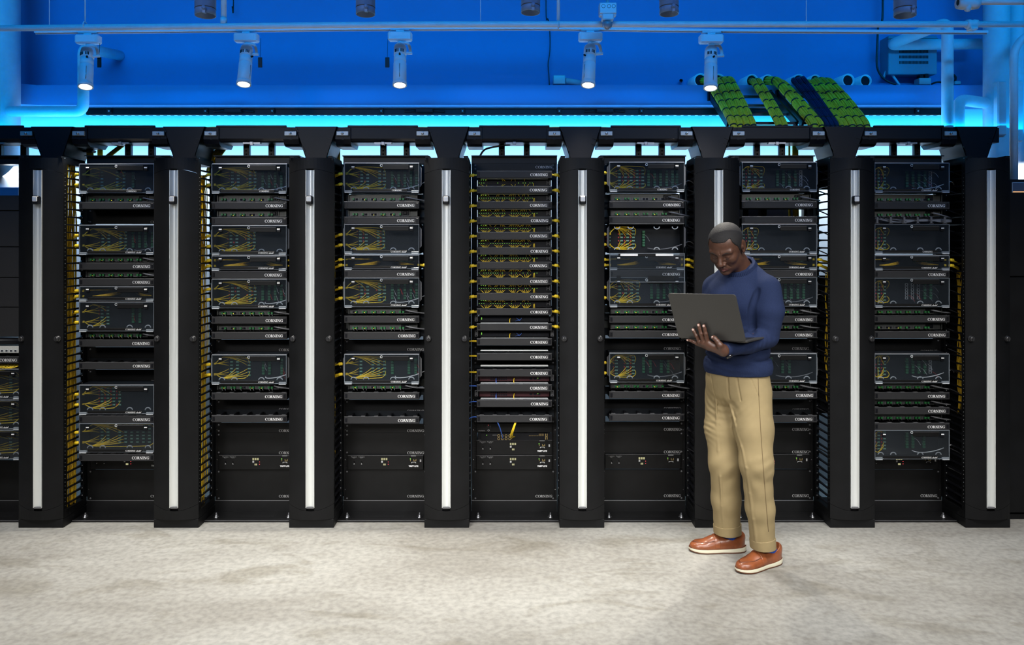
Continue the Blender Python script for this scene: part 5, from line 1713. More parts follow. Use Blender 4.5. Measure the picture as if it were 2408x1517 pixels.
def raceway(xa, xb, i, label):
    """trough between two downspouts from world x xa to xb"""
    t = thing('cable_raceway', label, 'raceway', ((xa + xb) / 2, Y_RW + 0.1, SZ(337, Y_RW)), 'raceway sections')
    zt_, zb_ = SZ(299.5, Y_RW), SZ(334, Y_RW)
    mb = MB()
    prof = [(0.0, zt_), (0.0, zb_ + 0.02), (0.012, zb_ + 0.006), (0.03, zb_), (0.20, zb_), (0.218, zb_ + 0.006), (0.23, zb_ + 0.02), (0.23, zt_), (0.224, zt_), (0.224, zb_ + 0.022),
            (0.198, zb_ + 0.006), (0.032, zb_ + 0.006), (0.006, zb_ + 0.022), (0.006, zt_)]
    prof = [(Y_RW + a, z) for a, z in prof]
    mb.prism(prof, 'x', xa, xb)
    mb.build('trough', M_PLASTIC, t)
    mb = MB(); mb.box(xa + 0.09, xb - 0.09, Y_RW - 0.004, Y_RW + 0.008, zt_ - 0.001, zt_ + 0.011, b=0.002); mb.build('upper_lip', M_PLASTIC, t)
    for cx_ in (xa + 0.064, xb - 0.062):
        mb = MB()
        prof = [(-0.010, zt_ - 0.004), (-0.010, zb_ + 0.014), (0.004, zb_ - 0.012), (0.03, zb_ - 0.024), (0.20, zb_ - 0.024), (0.23, zb_), (0.236, zt_ - 0.004)]
        mb.prism([(Y_RW + a, z) for a, z in prof], 'x', cx_ - 0.044, cx_ + 0.044)
        for dz in (0.018, 0.066):
            mb.box(cx_ - 0.044, cx_ + 0.044, Y_RW - 0.0135, Y_RW - 0.009, zt_ - dz - 0.003, zt_ - dz)
        mb.box(cx_ - 0.006, cx_ + 0.006, Y_RW - 0.0130, Y_RW - 0.009, zb_ + 0.012, zt_ - 0.006)
        c = mb.build('coupler', M_PLASTIC, t)
        zc = SZ(315, Y_RW)
        mb = MB(); mb.box(cx_ - 0.035, cx_ + 0.035, Y_RW - 0.024, Y_RW - 0.010, zc - 0.0125, zc + 0.0125, b=0.002); mb.build('clamp_plate', mat('zinc_clamp', (0.40, 0.42, 0.42), 0.42, metal=0.55), c)
        mb = MB(); mb.lathe([(0.0, -0.010), (0.006, -0.010), (0.0075, -0.006), (0.0075, 0.0)], (cx_, Y_RW - 0.024, zc), (0, 1, 0), 6); mb.build('clamp_bolt', M_STEEL, c)
    xm = (xa + xb) / 2
    mb = MB(); mb.box(xm - 0.05, xm + 0.05, Y_RW + 0.0, Y_RW + 0.03, zb_ - 0.010, zb_ - 0.002); mb.box(xm - 0.010, xm + 0.010, Y_RW - 0.004, Y_RW + 0.02, zb_ - 0.018, zb_ + 0.002, b=0.002); mb.build('bottom_bracket', M_EDGE, t)
    mb = MB()
    rnd = random.Random(i)
    for q in range(5):
        mb.tube(spline([(xa + (xb - xa) * f / 6, Y_RW + 0.035 + rnd.uniform(-0.01, 0.02), zt_ + rnd.uniform(-0.004, 0.006)) for f in range(7)], 3), 0.0032, 5)
    mb.build('fibre', M_YELDARK, t)
    # perforated posts holding the raceway above the rack
    for dx in ((0.075, -0.075) if i % 2 else (-0.02, 0.12)):
        mb = MB(); x = xm + dx
        mb.box(x - 0.018, x + 0.018, Y_RW + 0.135, Y_RW + 0.165, 2.134, zb_, b=0.002)
        for z in (2.146, 2.166): mb.ring_xz(x, z, 0.0, 0.0045, Y_RW + 0.1345, 10, mi=1)
        mb.build('support_post', [M_RACK, M_WHITEPL], t)


def downspout(k, last=False):
    c = HOP_X[k]
    t = thing('raceway_downspout', 'black funnel downspout above the cable manager, %s from the left' % ORD[k], 'downspout', (c, Y_RW, SZ(370, Y_RW)), 'raceway downspouts')
    Y = Y_RW - 0.024
    zt_, zb_ = SZ(297.5, Y), SZ(371, Y)
    wt, wb = 0.122, 0.061
    mb = MB()
    # front, back and the two slanting sides of the funnel as a shell
    th = 0.004
    def quad(a, b, cc, d):
        mb._add([a, b, cc, d], [(0, 1, 2, 3)])
    y0, y1 = Y, Y + 0.25
    mb.prism([(c - wt, zt_), (c + wt, zt_), (c + wb, zb_), (c - wb, zb_)], 'y', y0, y0 + th)
    mb.prism([(c - wt, zt_), (c + wt, zt_), (c + wb, zb_), (c - wb, zb_)], 'y', y1 - th, y1)
    for sgn in (-1, 1):
        mb._add([(c + sgn * wt, y0, zt_), (c + sgn * wt, y1, zt_), (c + sgn * wb, y1, zb_), (c + sgn * wb, y0, zb_),
                 (c + sgn * (wt - th), y0, zt_), (c + sgn * (wt - th), y1, zt_), (c + sgn * (wb - th), y1, zb_), (c + sgn * (wb - th), y0, zb_)],
                [(0, 1, 2, 3), (7, 6, 5, 4), (0, 4, 5, 1), (3, 2, 6, 7), (0, 3, 7, 4), (1, 5, 6, 2)])
    f = mb.build('funnel', M_PLASTIC, t)
    mb = MB(); mb.prism([(c - wb - 0.006, zb_ + 0.02), (c + wb + 0.006, zb_ + 0.02), (c + wb + 0.002, zb_ - 0.008), (c - wb - 0.002, zb_ - 0.008)], 'y', y0 + 0.02, y1 - 0.02); mb.build('spout_collar', M_PLASTIC, t)
    for (fx, fz) in ((-0.94, 0.88), (-0.66, 0.28)):
        mb = MB()
        x = c + fx * (wb + (wt - wb) * 1.0) if False else c - (wb + (wt - wb) * fz) + 0.006
        z = zb_ + (zt_ - zb_) * fz
        mb.prism([(x - 0.010, z + 0.014), (x - 0.004, z + 0.016), (x + 0.010, z - 0.012), (x + 0.004, z - 0.014)], 'y', y0 - 0.007, y0 + 0.002)
        mb.build('snap_tab', M_RACK, f)
    mb = MB(); z = zb_ + (zt_ - zb_) * 0.5; x = c + (wb + (wt - wb) * 0.5)
    mb.prism([(x - 0.022, z + 0.024), (x + 0.004, z + 0.018), (x + 0.004, z + 0.015), (x - 0.022, z + 0.021)], 'y', y0 - 0.003, y0 + 0.001)
    mb.prism([(x - 0.028, z - 0.006), (x - 0.004, z - 0.014), (x - 0.004, z - 0.017), (x - 0.028, z - 0.009)], 'y', y0 - 0.003, y0 + 0.001)
    mb.build('snap_slot', M_RACK, f)
    if last:
        mb = MB(); xx = c + 0.118
        mb.prism([(Y_RW - 0.01, zt_ - 0.006), (Y_RW - 0.01, SZ(336, Y_RW)), (Y_RW + 0.23, SZ(336, Y_RW)), (Y_RW + 0.23, zt_ + 0.012)], 'x', c + 0.06, xx + 0.02)
        mb.build('end_cap', M_PLASTIC, t)


for k in range(8):
    downspout(k, k == 7)
for k in range(7):
    raceway(HOP_X[k] + 0.088, HOP_X[k + 1] - 0.088, k, 'black overhead raceway trough above the %s' % RSHORT[k + 1])
raceway(HOP_X[0] - 0.59, HOP_X[0] - 0.088, 9, 'black overhead raceway trough cut by the left edge')

# bundles dropping from the raceway to the racks
for n, (px, w_, Y, dx, lab) in enumerate(((210, 12, 4.84, 0.0, 'upright yellow bundle with dark tie dropping above the first full rack'), (236, 7, 4.92, 0.0, 'thin yellow bundle dropping beside the tied bundle above the first full rack'),
                                     (258, 7, 4.88, 0.14, 'slanting yellow bundle above the first full rack'), (510, 13, 4.88, 0.08, 'slanting yellow bundle above the second rack'),
                                     (792, 9, 4.9, 0.0, 'upright yellow bundle at the left end of the third rack'), (1866, 13, 4.93, 0.0, 'upright yellow bundle dropping above the rack right of the man'))):
    s_ = Y / F_PX
    mb = MB(); rnd = random.Random(n)
    for q in range(9):
        x = SX(px, Y) + rnd.uniform(-w_, w_) * s_ * 0.8
        mb.tube([(x - dx * 0.5, Y + rnd.uniform(-0.02, 0.02), 1.75 if n == 5 else 2.05), (x - dx * 0.1, Y, 2.14), (x + dx, Y, 2.26)], 2.3 * s_, 6)
    t = thing('fibre_drop', lab, 'fibre bundle', (SX(px, Y), Y, 2.06))
    mb.build('fibre_strand', M_YELLOW, t)
    if n in (0,):
        mb = MB(); z = SZ(356, Y); mb.box(SX(px, Y) - w_ * s_, SX(px, Y) + w_ * s_, Y - 0.028, Y + 0.028, z - 0.008, z + 0.008, b=0.006); mb.build('tie', M_TIE, t)
rp = thing('rear_frame', 'perforated frame with added dark sheet seen through the open gap right of the man', 'frame', (XRACK[6], 5.02, 1.6))
mb = MB(); mb.box(XRACK[6] - 0.25, XRACK[6] + 0.25, 5.02, 5.03, 1.62, 1.98); mb.build('backing_sheet', mat('gap_shade_sheet', (0.006, 0.010, 0.030), 0.5), rp)  # dark sheet added to cover the bright wall in the gap
for px in (1752, 1795, 1897):
    x = SX(px, 4.98)
    mb = MB(); mb.box(x - 0.02, x + 0.02, 4.97, 5.02, 1.60, 2.0, b=0.003)
    for q in range(7): mb.ring_xz(x, 1.64 + q * 0.05, 0.0, 0.006, 4.9695, 8, mi=1)
    mb.build('post', [M_RACK, mat('pale_hole', (0.35, 0.42, 0.55), 0.6)], rp)
pipe('black_cable', 'black cable arching from the raceway to the middle rack', spline([P(1128, 368, 4.8), P(1140, 352, 4.78), P(1165, 345, 4.76), P(1200, 340, 4.74)], 5), 0.006, 8, m=M_BLKCAB, cat='cable')
# blue steel duct of the rear aisle seen above the left racks
mb = MB(); mb.box(SX(-40, 4.95), SX(44, 4.95), 4.95, 5.1, SZ(461, 4.95), SZ(440, 4.95), b=0.004)
tag(mb.build('wall_duct', mat('blue_grey_duct', (0.10, 0.20, 0.36), 0.5)), 'blue-grey duct behind the left rack, just above the charcoal front plates', 'duct')

# ------------------------------------------------------------------ cable ladders and tied bundles on the right
def ladder(x0px, x1px, y0, y1, label, dxb):
    t = thing('cable_ladder', label, 'ladder', P((x0px + x1px) / 2, y1, 4.85))
    for k, (pt, pb) in enumerate(((x0px, x0px + dxb[0]), (x1px, x1px + dxb[1]))):
        a, b = P(pt, y0, 5.19), P(pb, y1, 4.86)
        mb = MB()
        d = (b - a).normalized()
        n = Vector((0, -d.z, d.y)).normalized() * 0.022
        w = Vector((0.007, 0, 0))
        V = [a - w - n, a + w - n, b + w - n, b - w - n, a - w + n, a + w + n, b + w + n, b - w + n]
        mb._add([tuple(v) for v in V], [(0, 1, 2, 3), (7, 6, 5, 4), (0, 4, 5, 1), (1, 5, 6, 2), (2, 6, 7, 3), (3, 7, 4, 0)])
        r_ = mb.build('side_rail', M_RACK, t)
        mb = MB(); h_ = a + Vector((0, -0.004, -0.004)); mb.box(h_.x - 0.012, h_.x + 0.004, h_.y - 0.02, h_.y + 0.012, h_.z - 0.04, h_.z + 0.03, b=0.003); mb.build('hook', M_PLASTIC, r_)
    for f in (0.06, 0.36, 0.66, 0.95):
        a = P(x0px + dxb[0] * f, y0 + (y1 - y0) * f, 5.19 + (4.86 - 5.19) * f)
        b = P(x1px + dxb[1] * f, y0 + (y1 - y0) * f, 5.19 + (4.86 - 5.19) * f)
        mb = MB(); mb.box(a.x, b.x, a.y - 0.010, a.y + 0.010, a.z - 0.012, a.z + 0.004, b=0.002); mb.build('rung', M_RACK, t)


ladder(1668, 1812, 222, 292, 'black cable ladder sloping from wall to raceway under the yellow bundles', (44, 62))
ladder(1828, 1962, 222, 292, 'black cable ladder sloping from wall to raceway under the navy bundles', (60, 76))


def tied_bundle(n, tpx, tpy, mid, bpx, bpy, dpx, ties, label, m, sl, hump=9):
    """a tied bundle leaving sleeve sl=(px,py), bending over the ledge and sloping down to the raceway"""
    Y0, Y1 = 5.14, 4.80
    r = dpx / 2 * 5.0 / F_PX
    a = P(sl[0], sl[1], 5.27)
    p1 = P(tpx, tpy, Y0)
    pts = [a, P((sl[0] + tpx) / 2, min(sl[1], tpy) - 2, 5.19), p1]
    for f in (0.25, 0.5, 0.75, 1.0):
        pts.append(P(tpx + (bpx - tpx) * f + mid * math.sin(PI * f), tpy + (bpy - tpy) * f - 3.0 * math.sin(PI * f), Y0 + (Y1 - Y0) * f))
    pts.append(P(bpx + 4, bpy + 16, Y1 - 0.03))
    cur = spline(pts, 8)
    t = thing('tied_cable_bundle', label, 'cable bundle', P(bpx, bpy, Y1), 'tied bundles on the cable ladders')
    L = [0.0]
    for q in range(1, len(cur)): L.append(L[-1] + (cur[q] - cur[q - 1]).length)
    tot = L[-1]
    tpos = [tot * (0.16 + 0.80 * q / (ties - 1)) for q in range(ties)]
    rr = []
    for l in L:
        d = min(abs(l - x) for x in tpos)
        rr.append(r * (0.90 + 0.14 * min(1.0, d / 0.022)))
    # outer strands as separate round cords round a core
    mb = MB()
    core = [x * 0.80 for x in rr]
    mb.tube(cur, core, 12)
    ns = 13
    # frames
    tng = [(cur[min(len(cur) - 1, q + 1)] - cur[max(0, q - 1)]).normalized() for q in range(len(cur))]
    up = Vector((1, 0, 0))
    for sidx in range(ns):
        an = 2 * PI * sidx / ns + 0.2
        path = []
        for q, p in enumerate(cur):
            u_ = (up - tng[q] * up.dot(tng[q])).normalized()
            w_ = tng[q].cross(u_)
            path.append(p + u_ * (math.cos(an + 0.25 * math.sin(L[q] * 9 + sidx)) * rr[q] * 0.86) + w_ * (math.sin(an + 0.25 * math.sin(L[q] * 9 + sidx)) * rr[q] * 0.86))
        mb.tube(path, r * 0.21, 5)
    mb.build('strand', m, t)
    for x in tpos:
        q = min(range(len(L)), key=lambda z: abs(L[z] - x))
        mb = MB(); mb.lathe([(rr[q] * 1.02, -0.005), (rr[q] * 1.12, -0.005), (rr[q] * 1.14, 0.0), (rr[q] * 1.12, 0.005), (rr[q] * 1.02, 0.005)], cur[q], tng[q], 16)
        mb.build('tie', M_TIE, t)


TB = [
    (1674, 206, 0, 1722, 289, 16, 'thick yellow bundle at the left of the four below the fifth spotlight', M_YELLOW, (1650, 192)),
    (1690, 193, 0, 1738, 290, 15, 'thick yellow bundle, second of the four below the fifth spotlight', M_YELLOW, (1660, 192)),
    (1705, 190, 0, 1754, 290, 15, 'thick yellow bundle, third of the four below the fifth spotlight', M_YELLOW, (1686, 192)),
    (1719, 189, 0, 1769, 290, 15, 'thick yellow bundle, rightmost of the four below the fifth spotlight', M_YELLOW, (1696, 192)),
    (1772, 193, 0, 1830, 291, 13.5, 'greenish bundle at the left of the lone pair of bundles', M_YELLOW, (1765, 192)),
    (1786, 192, 0, 1844, 291, 13, 'greenish bundle at the right of the lone pair of bundles', M_YELLOW, (1776, 192)),
    (1829, 193, 0, 1911, 291, 20, 'widest greenish bundle, left of the navy bundles', M_YELLOW, (1802, 192)),
    (1846, 198, 0, 1929, 291, 13, 'narrow greenish bundle directly left of the navy bundles', M_YELLOW, (1812, 192)),
    (1866, 190, 0, 1943, 291, 10.5, 'left navy blue tied bundle', M_NAVYCAB, (1872, 190)),
    (1878, 189, 0, 1954, 291, 11.5, 'middle navy blue tied bundle', M_NAVYCAB, (1880, 188)),
    (1890, 187, 0, 1965, 291, 11.5, 'right navy blue tied bundle', M_NAVYCAB, (1887, 190)),
    (1900, 194, 0, 1977, 291, 10, 'narrow greenish bundle directly right of the navy bundles', M_YELLOW, (1912, 194)),
    (1909, 194, 0, 1987, 292, 9.5, 'second narrow greenish bundle right of the navy bundles', M_YELLOW, (1914, 194)),
    (1919, 193, 3, 2000, 292, 18, 'thick greenish bundle, left of the rightmost three', M_YELLOW, (1916, 195)),
    (1936, 192, 3, 2018, 292, 17, 'thick greenish bundle, middle of the rightmost three', M_YELLOW, (1922, 195)),
    (1951, 193, 3, 2035, 292, 17, 'thick greenish bundle, rightmost of all the tied bundles', M_YELLOW, (1928, 194)),
]
for n, (tx, ty, md, bx_, by_, d_, lab, m_, sl) in enumerate(TB):
    tied_bundle(n, tx, ty, md, bx_, by_, d_, 7, lab, m_, sl)

# ------------------------------------------------------------------ the man: surfaces grown from distance fields
def V3(*a):
    return np.array(a[0] if len(a) == 1 else a, dtype=np.float32)


class Field:
    def __init__(s, lo, hi, h):
        s.h = h
        s.lo = np.array(lo, dtype=np.float32)
        s.n = np.ceil((np.array(hi) - np.array(lo)) / h).astype(int) + 1
        s.f = np.full(s.n, 0.5, dtype=np.float32)

    def _win(s, lo, hi, m):
        a = np.clip(np.floor((np.array(lo) - m - s.lo) / s.h).astype(int), 0, s.n)
        b = np.clip(np.ceil((np.array(hi) + m - s.lo) / s.h).astype(int) + 1, 0, s.n)
        sl = tuple(slice(int(p), int(q)) for p, q in zip(a, b))
        ax = [(s.lo[i] + s.h * np.arange(int(a[i]), int(b[i]), dtype=np.float32)) for i in range(3)]
        X, Y, Z = np.meshgrid(*ax, indexing='ij', sparse=True)
        return sl, X, Y, Z

    def op(s, fn, lo, hi, k=0.01, mode='add'):
        sl, X, Y, Z = s._win(lo, hi, k + 4 * s.h)
        a = s.f[sl]
        if a.size == 0:
            return
        d = fn(X, Y, Z).astype(np.float32)
        if mode == 'add':
            hh = np.clip(0.5 + 0.5 * (a - d) / k, 0, 1)
            s.f[sl] = a * (1 - hh) + d * hh - k * hh * (1 - hh)
        elif mode == 'sub':
            hh = np.clip(0.5 - 0.5 * (a + d) / k, 0, 1)
            s.f[sl] = a * (1 - hh) - d * hh + k * hh * (1 - hh)
        elif mode == 'disp':
            s.f[sl] = a + d

    # primitives -------------------------------------------------
    def ell(s, c, r, ax=None, k=0.01, mode='add'):
        c, r = V3(c), V3(r)
        A = np.eye(3, dtype=np.float32) if ax is None else np.array(ax, dtype=np.float32)
        ext = np.abs(A.T) @ r if ax is not None else r

        def fn(X, Y, Z):
            dx, dy, dz = X - c[0], Y - c[1], Z - c[2]
            q0 = q1 = 0
            for i in range(3):
                p = dx * A[i][0] + dy * A[i][1] + dz * A[i][2]
                q0 = q0 + (p / r[i]) ** 2
                q1 = q1 + (p / r[i] ** 2) ** 2
            k0, k1 = np.sqrt(q0), np.sqrt(q1)
            return k0 * (k0 - 1) / np.maximum(k1, 1e-6)
        s.op(fn, c - ext, c + ext, k, mode)

    def cone(s, a, b, r1, r2, k=0.01, mode='add', flat=None):
        """capsule from a to b with radii r1, r2; flat=(axis, factor) squeezes it along an axis"""
        a, b = V3(a), V3(b)
        ba = b - a
        l2 = float(ba @ ba) + 1e-12
        lo = np.minimum(a - r1, b - r2)
        hi = np.maximum(a + r1, b + r2)

        def fn(X, Y, Z):
            px, py, pz = X - a[0], Y - a[1], Z - a[2]
            h = np.clip((px * ba[0] + py * ba[1] + pz * ba[2]) / l2, 0, 1)
            qx, qy, qz = px - ba[0] * h, py - ba[1] * h, pz - ba[2] * h
            rr = r1 + (r2 - r1) * h
            if flat is not None:
                u = flat[0]
                m = qx * u[0] + qy * u[1] + qz * u[2]
                e = flat[1] - 1.0
                qx, qy, qz = qx + u[0] * m * e, qy + u[1] * m * e, qz + u[2] * m * e
            return np.sqrt(qx * qx + qy * qy + qz * qz) - rr
        s.op(fn, lo - 0.02, hi + 0.02, k, mode)

    def chain(s, pts, rs, k=0.01, mode='add', flat=None):
        for i in range(len(pts) - 1):
            s.cone(pts[i], pts[i + 1], rs[i], rs[i + 1], k, mode, flat)

    def sample(s, p):
        q = (np.array(p, dtype=np.float32) - s.lo) / s.h
        i = np.clip(np.floor(q).astype(int), 0, s.n - 2)
        t = q - i
        v = s.f[i[0]:i[0] + 2, i[1]:i[1] + 2, i[2]:i[2] + 2]
        v = v[0] * (1 - t[0]) + v[1] * t[0]
        v = v[0] * (1 - t[1]) + v[1] * t[1]
        return float(v[0] * (1 - t[2]) + v[1] * t[2])

    def surface(s):
        """naive surface nets -> vertices, quads"""
        f = s.f
        ins = f < 0
        n = s.n
        c = [(i, j, k) for i in (0, 1) for j in (0, 1) for k in (0, 1)]
        cnt_ = np.zeros(n - 1, dtype=np.int8)
        for (i, j, k) in c:
            cnt_ += ins[i:n[0] - 1 + i, j:n[1] - 1 + j, k:n[2] - 1 + k]
        act = (cnt_ > 0) & (cnt_ < 8)
        I = np.argwhere(act)
        idx = np.full(n - 1, -1, dtype=np.int32)
        idx[act] = np.arange(len(I))
        val = {q: f[I[:, 0] + q[0], I[:, 1] + q[1], I[:, 2] + q[2]] for q in c}
        acc = np.zeros((len(I), 3), dtype=np.float64)
        num = np.zeros(len(I))
        for a in c:
            for ax in range(3):
                if a[ax] == 0:
                    b = list(a); b[ax] = 1; b = tuple(b)
                    va, vb = val[a], val[b]
                    m = (va < 0) != (vb < 0)
                    t = np.where(m, va / np.where(m, va - vb, 1), 0)
                    p = np.array(a, dtype=np.float64)[None, :].repeat(len(I), 0)
                    p[:, ax] = t
                    acc[m] += p[m]
                    num[m] += 1
        vert = (I + acc / num[:, None]) * s.h + s.lo
        quads = []
        for ax in range(3):
            u, w = (ax + 1) % 3, (ax + 2) % 3
            sl0 = [slice(1, -1)] * 3
            sl0[ax] = slice(0, -1)
            sl1 = list(sl0)
            sl1[ax] = slice(1, None)
            A, B = ins[tuple(sl0)], ins[tuple(sl1)]
            E = np.argwhere(A != B)
            if not len(E): continue
            E0 = E.copy()
            for d in (u, w): E0[:, d] += 1
            sgn = A[E[:, 0], E[:, 1], E[:, 2]]

            def cell(du, dw):
                q = E0.copy()
                q[:, u] += du
                q[:, w] += dw
                q = np.clip(q, 0, n - 2)
                return idx[q[:, 0], q[:, 1], q[:, 2]]
            Q = np.stack([cell(-1, -1), cell(0, -1), cell(0, 0), cell(-1, 0)], 1)
            Q[~sgn] = Q[~sgn][:, ::-1]
            quads.append(Q)
        Q = np.concatenate(quads)
        Q = Q[(Q >= 0).all(1)]
        return vert, Q

    def build(s, name, mats, parent, matfn=None, kind=None):
        v, q = s.surface()
        o = np.array(root_origin(parent)) if parent else np.zeros(3)
        me = bpy.data.meshes.new(name)
        me.vertices.add(len(v))
        me.vertices.foreach_set('co', (v - o).astype(np.float32).ravel())
        me.loops.add(len(q) * 4)
        me.loops.foreach_set('vertex_index', q.astype(np.int32).ravel())
        me.polygons.add(len(q))
        me.polygons.foreach_set('loop_start', np.arange(0, len(q) * 4, 4, dtype=np.int32))
        me.polygons.foreach_set('use_smooth', np.ones(len(q), dtype=bool))
        for m in (mats if isinstance(mats, (list, tuple)) else [mats]):
            me.materials.append(m)
        if matfn is not None:
            me.polygons.foreach_set('material_index', matfn(v[q].mean(1)).astype(np.int32))
        me.update(calc_edges=True)
        me.validate()
        ob = bpy.data.objects.new(name, me)
        COL.objects.link(ob)
        if parent: ob.parent = parent
        if kind: ob['kind'] = kind
        return ob


def nrm(v):
    v = np.array(v, dtype=np.float64)
    return v / np.linalg.norm(v)


def A3(v):
    return np.array([v[0], v[1], v[2]], dtype=np.float64)


Zv = np.array([0, 0, 1.0])
# --- laptop frame (needed for the hand)
yl = math.radians(40)
Fl = np.array([-math.sin(yl), -math.cos(yl), 0])
Wl = np.array([-math.cos(yl), math.sin(yl), 0])
LW, LD = 0.345, 0.238
BRp = A3(P(1755, 803, 3.68))
Wt = nrm(Wl * LW + Zv * -0.009)                 # slight roll
LID = nrm(Fl * 0.100 + Zv * 0.222)
LID = nrm(LID - Wt * (LID @ Wt))
LN = np.cross(LID, Wt)
if LN @ Fl < 0: LN = -LN
LIDH = 0.2435


def onlid(px, py, off):
    """point on the ray through a pixel, at distance off in front of the lid's back"""
    d = np.array([(px - CX) / F_PX, 1.0, -(py - HZ) / F_PX])
    c0 = np.array([0, 0, CAM_Z])
    t = ((BRp + LN * (off + 0.004) - c0) @ LN) / (d @ LN)
    return c0 + d * t


# --- frames of trunk and head
yt = math.radians(38)
Ft = np.array([-math.sin(yt), -math.cos(yt), 0])
Lt = np.array([math.cos(yt), -math.sin(yt), 0])           # towards his left
TA = np.array([Lt, Ft, Zv])
SL, SR = A3(P(1804, 680, 3.92)), A3(P(1681, 677, 4.10))
EL, WLp = A3(P(1803, 791, 3.915)), A3(P(1714, 820, 3.79))
ER, WR = A3(P(1676, 762, 4.13)), A3(P(1668, 757, 3.90))
CHEST, BELLY, HEM, PELV = A3(P(1738, 712, 4.03)), A3(P(1735, 800, 4.05)), A3(P(1735, 858, 4.06)), A3(P(1734, 905, 4.06))
NECKB = A3(P(1744, 640, 4.015))

yh, ph = math.radians(36), math.radians(34)
Fh0 = np.array([-math.sin(yh), -math.cos(yh), 0])
Hl = np.array([math.cos(yh), -math.sin(yh), 0])
Hf = Fh0 * math.cos(ph) - Zv * math.sin(ph)
Hu = Fh0 * math.sin(ph) + Zv * math.cos(ph)
HA = np.array([Hf, Hl, Hu])
HC = A3(P(1708.5, 581, 3.925))
HS = 1.03


def hp(f, l, u):
    return HC + (Hf * f + Hl * l + Hu * u) * HS


def he(F, c, r, k=0.012, mode='add', ax=None):
    F.ell(hp(*c), np.array(r) * HS, HA if ax is None else ax, k, mode)


def hcap(F, a, b, r1, r2, k=0.008, mode='add'):
    F.cone(hp(*a), hp(*b), r1 * HS, r2 * HS, k, mode)


def head(F, ears=True):
    he(F, (-0.012, 0, 0.038), (0.090, 0.075, 0.073), 0.02)
    he(F, (0.010, 0, 0.032), (0.080, 0.070, 0.075), 0.02)
    he(F, (0.030, 0, -0.020), (0.064, 0.062, 0.080), 0.025)
    he(F, (0.040, 0, -0.070), (0.046, 0.047, 0.040), 0.025)
    he(F, (0.020, 0.034, -0.062), (0.040, 0.024, 0.034), 0.02)
    he(F, (0.020, -0.034, -0.062), (0.040, 0.024, 0.034), 0.02)
    he(F, (0.074, 0, -0.094), (0.018, 0.021, 0.015), 0.018)
    for s in (-1, 1):
        he(F, (0.062, s * 0.040, -0.020), (0.024, 0.022, 0.022), 0.02)
        hcap(F, (0.086, s * 0.010, 0.024), (0.074, s * 0.046, 0.024), 0.0115, 0.0095, 0.014)
    he(F, (0.072, 0, -0.058), (0.024, 0.026, 0.018), 0.018)               # muzzle
    # eye sockets, then lids
    for s in (-1, 1):
        he(F, (0.100, s * 0.031, 0.003), (0.016, 0.016, 0.011), 0.012, 'sub')
        he(F, (0.0745, s * 0.031, 0.000), (0.0150, 0.0155, 0.0130), 0.005)
        hcap(F, (0.0885, s * 0.020, -0.0055), (0.0865, s * 0.042, -0.0052), 0.0015, 0.0012, 0.002, 'sub')
        hcap(F, (0.0880, s * 0.019, -0.0100), (0.0840, s * 0.043, -0.0105), 0.0035, 0.003, 0.006)
    # nose
    hcap(F, (0.089, 0, 0.018), (0.112, 0, -0.022), 0.0075, 0.0120, 0.012)
    he(F, (0.113, 0, -0.028), (0.0125, 0.0135, 0.0105), 0.008)
    for s in (-1, 1):
        he(F, (0.1005, s * 0.0150, -0.031), (0.0115, 0.0085, 0.0085), 0.006)
        he(F, (0.108, s * 0.0075, -0.0395), (0.0045, 0.0040, 0.0035), 0.003, 'sub')
    # lips
    for s in (-1, 1):
        hcap(F, (0.0980, s * 0.005, -0.0535), (0.0860, s * 0.0235, -0.0635), 0.0058, 0.0028, 0.005)
        hcap(F, (0.0945, 0, -0.0680), (0.0850, s * 0.0205, -0.0660), 0.0074, 0.0028, 0.006)
        hcap(F, (0.1035, 0, -0.0605), (0.0895, s * 0.0225, -0.0648), 0.0019, 0.0013, 0.002, 'sub')
    he(F, (0.094, 0, -0.079), (0.008, 0.016, 0.004), 0.008, 'sub')
    # brow furrow and cheek fold
    hcap(F, (0.097, 0.004, 0.026), (0.094, 0.005, 0.038), 0.0015, 0.001, 0.004, 'sub')
    for s in (-1, 1):
        hcap(F, (0.092, s * 0.020, -0.036), (0.080, s * 0.033, -0.058), 0.0018, 0.0015, 0.006, 'sub')
    if ears:
        for s in (-1, 1):
            tl = np.array([Hf * 0.95 - Hl * s * 0.3, Hl * 0.95 + Hf * s * 0.3, Hu])
            tl = np.array([nrm(x) for x in tl])
            he(F, (-0.012, s * 0.078, 0.002), (0.019, 0.0075, 0.031), 0.006, 'add', tl)
            he(F, (-0.006, s * 0.087, 0.004), (0.0105, 0.0065, 0.019), 0.004, 'sub', tl)
            he(F, (-0.001, s * 0.079, 0.002), (0.006, 0.006, 0.010), 0.004, 'add')
            he(F, (-0.006, s * 0.077, -0.026), (0.009, 0.007, 0.009), 0.006)


def neck_field(F):
    F.cone(hp(-0.022, 0, -0.040), NECKB + Zv * 0.0 , 0.055, 0.062, 0.03)
    F.cone(hp(0.015, 0.030, -0.07), NECKB + Ft * 0.045 + Lt * 0.02 - Zv * 0.02, 0.020, 0.018, 0.03)
    F.cone(hp(0.015, -0.030, -0.07), NECKB + Ft * 0.045 - Lt * 0.02 - Zv * 0.02, 0.020, 0.018, 0.03)


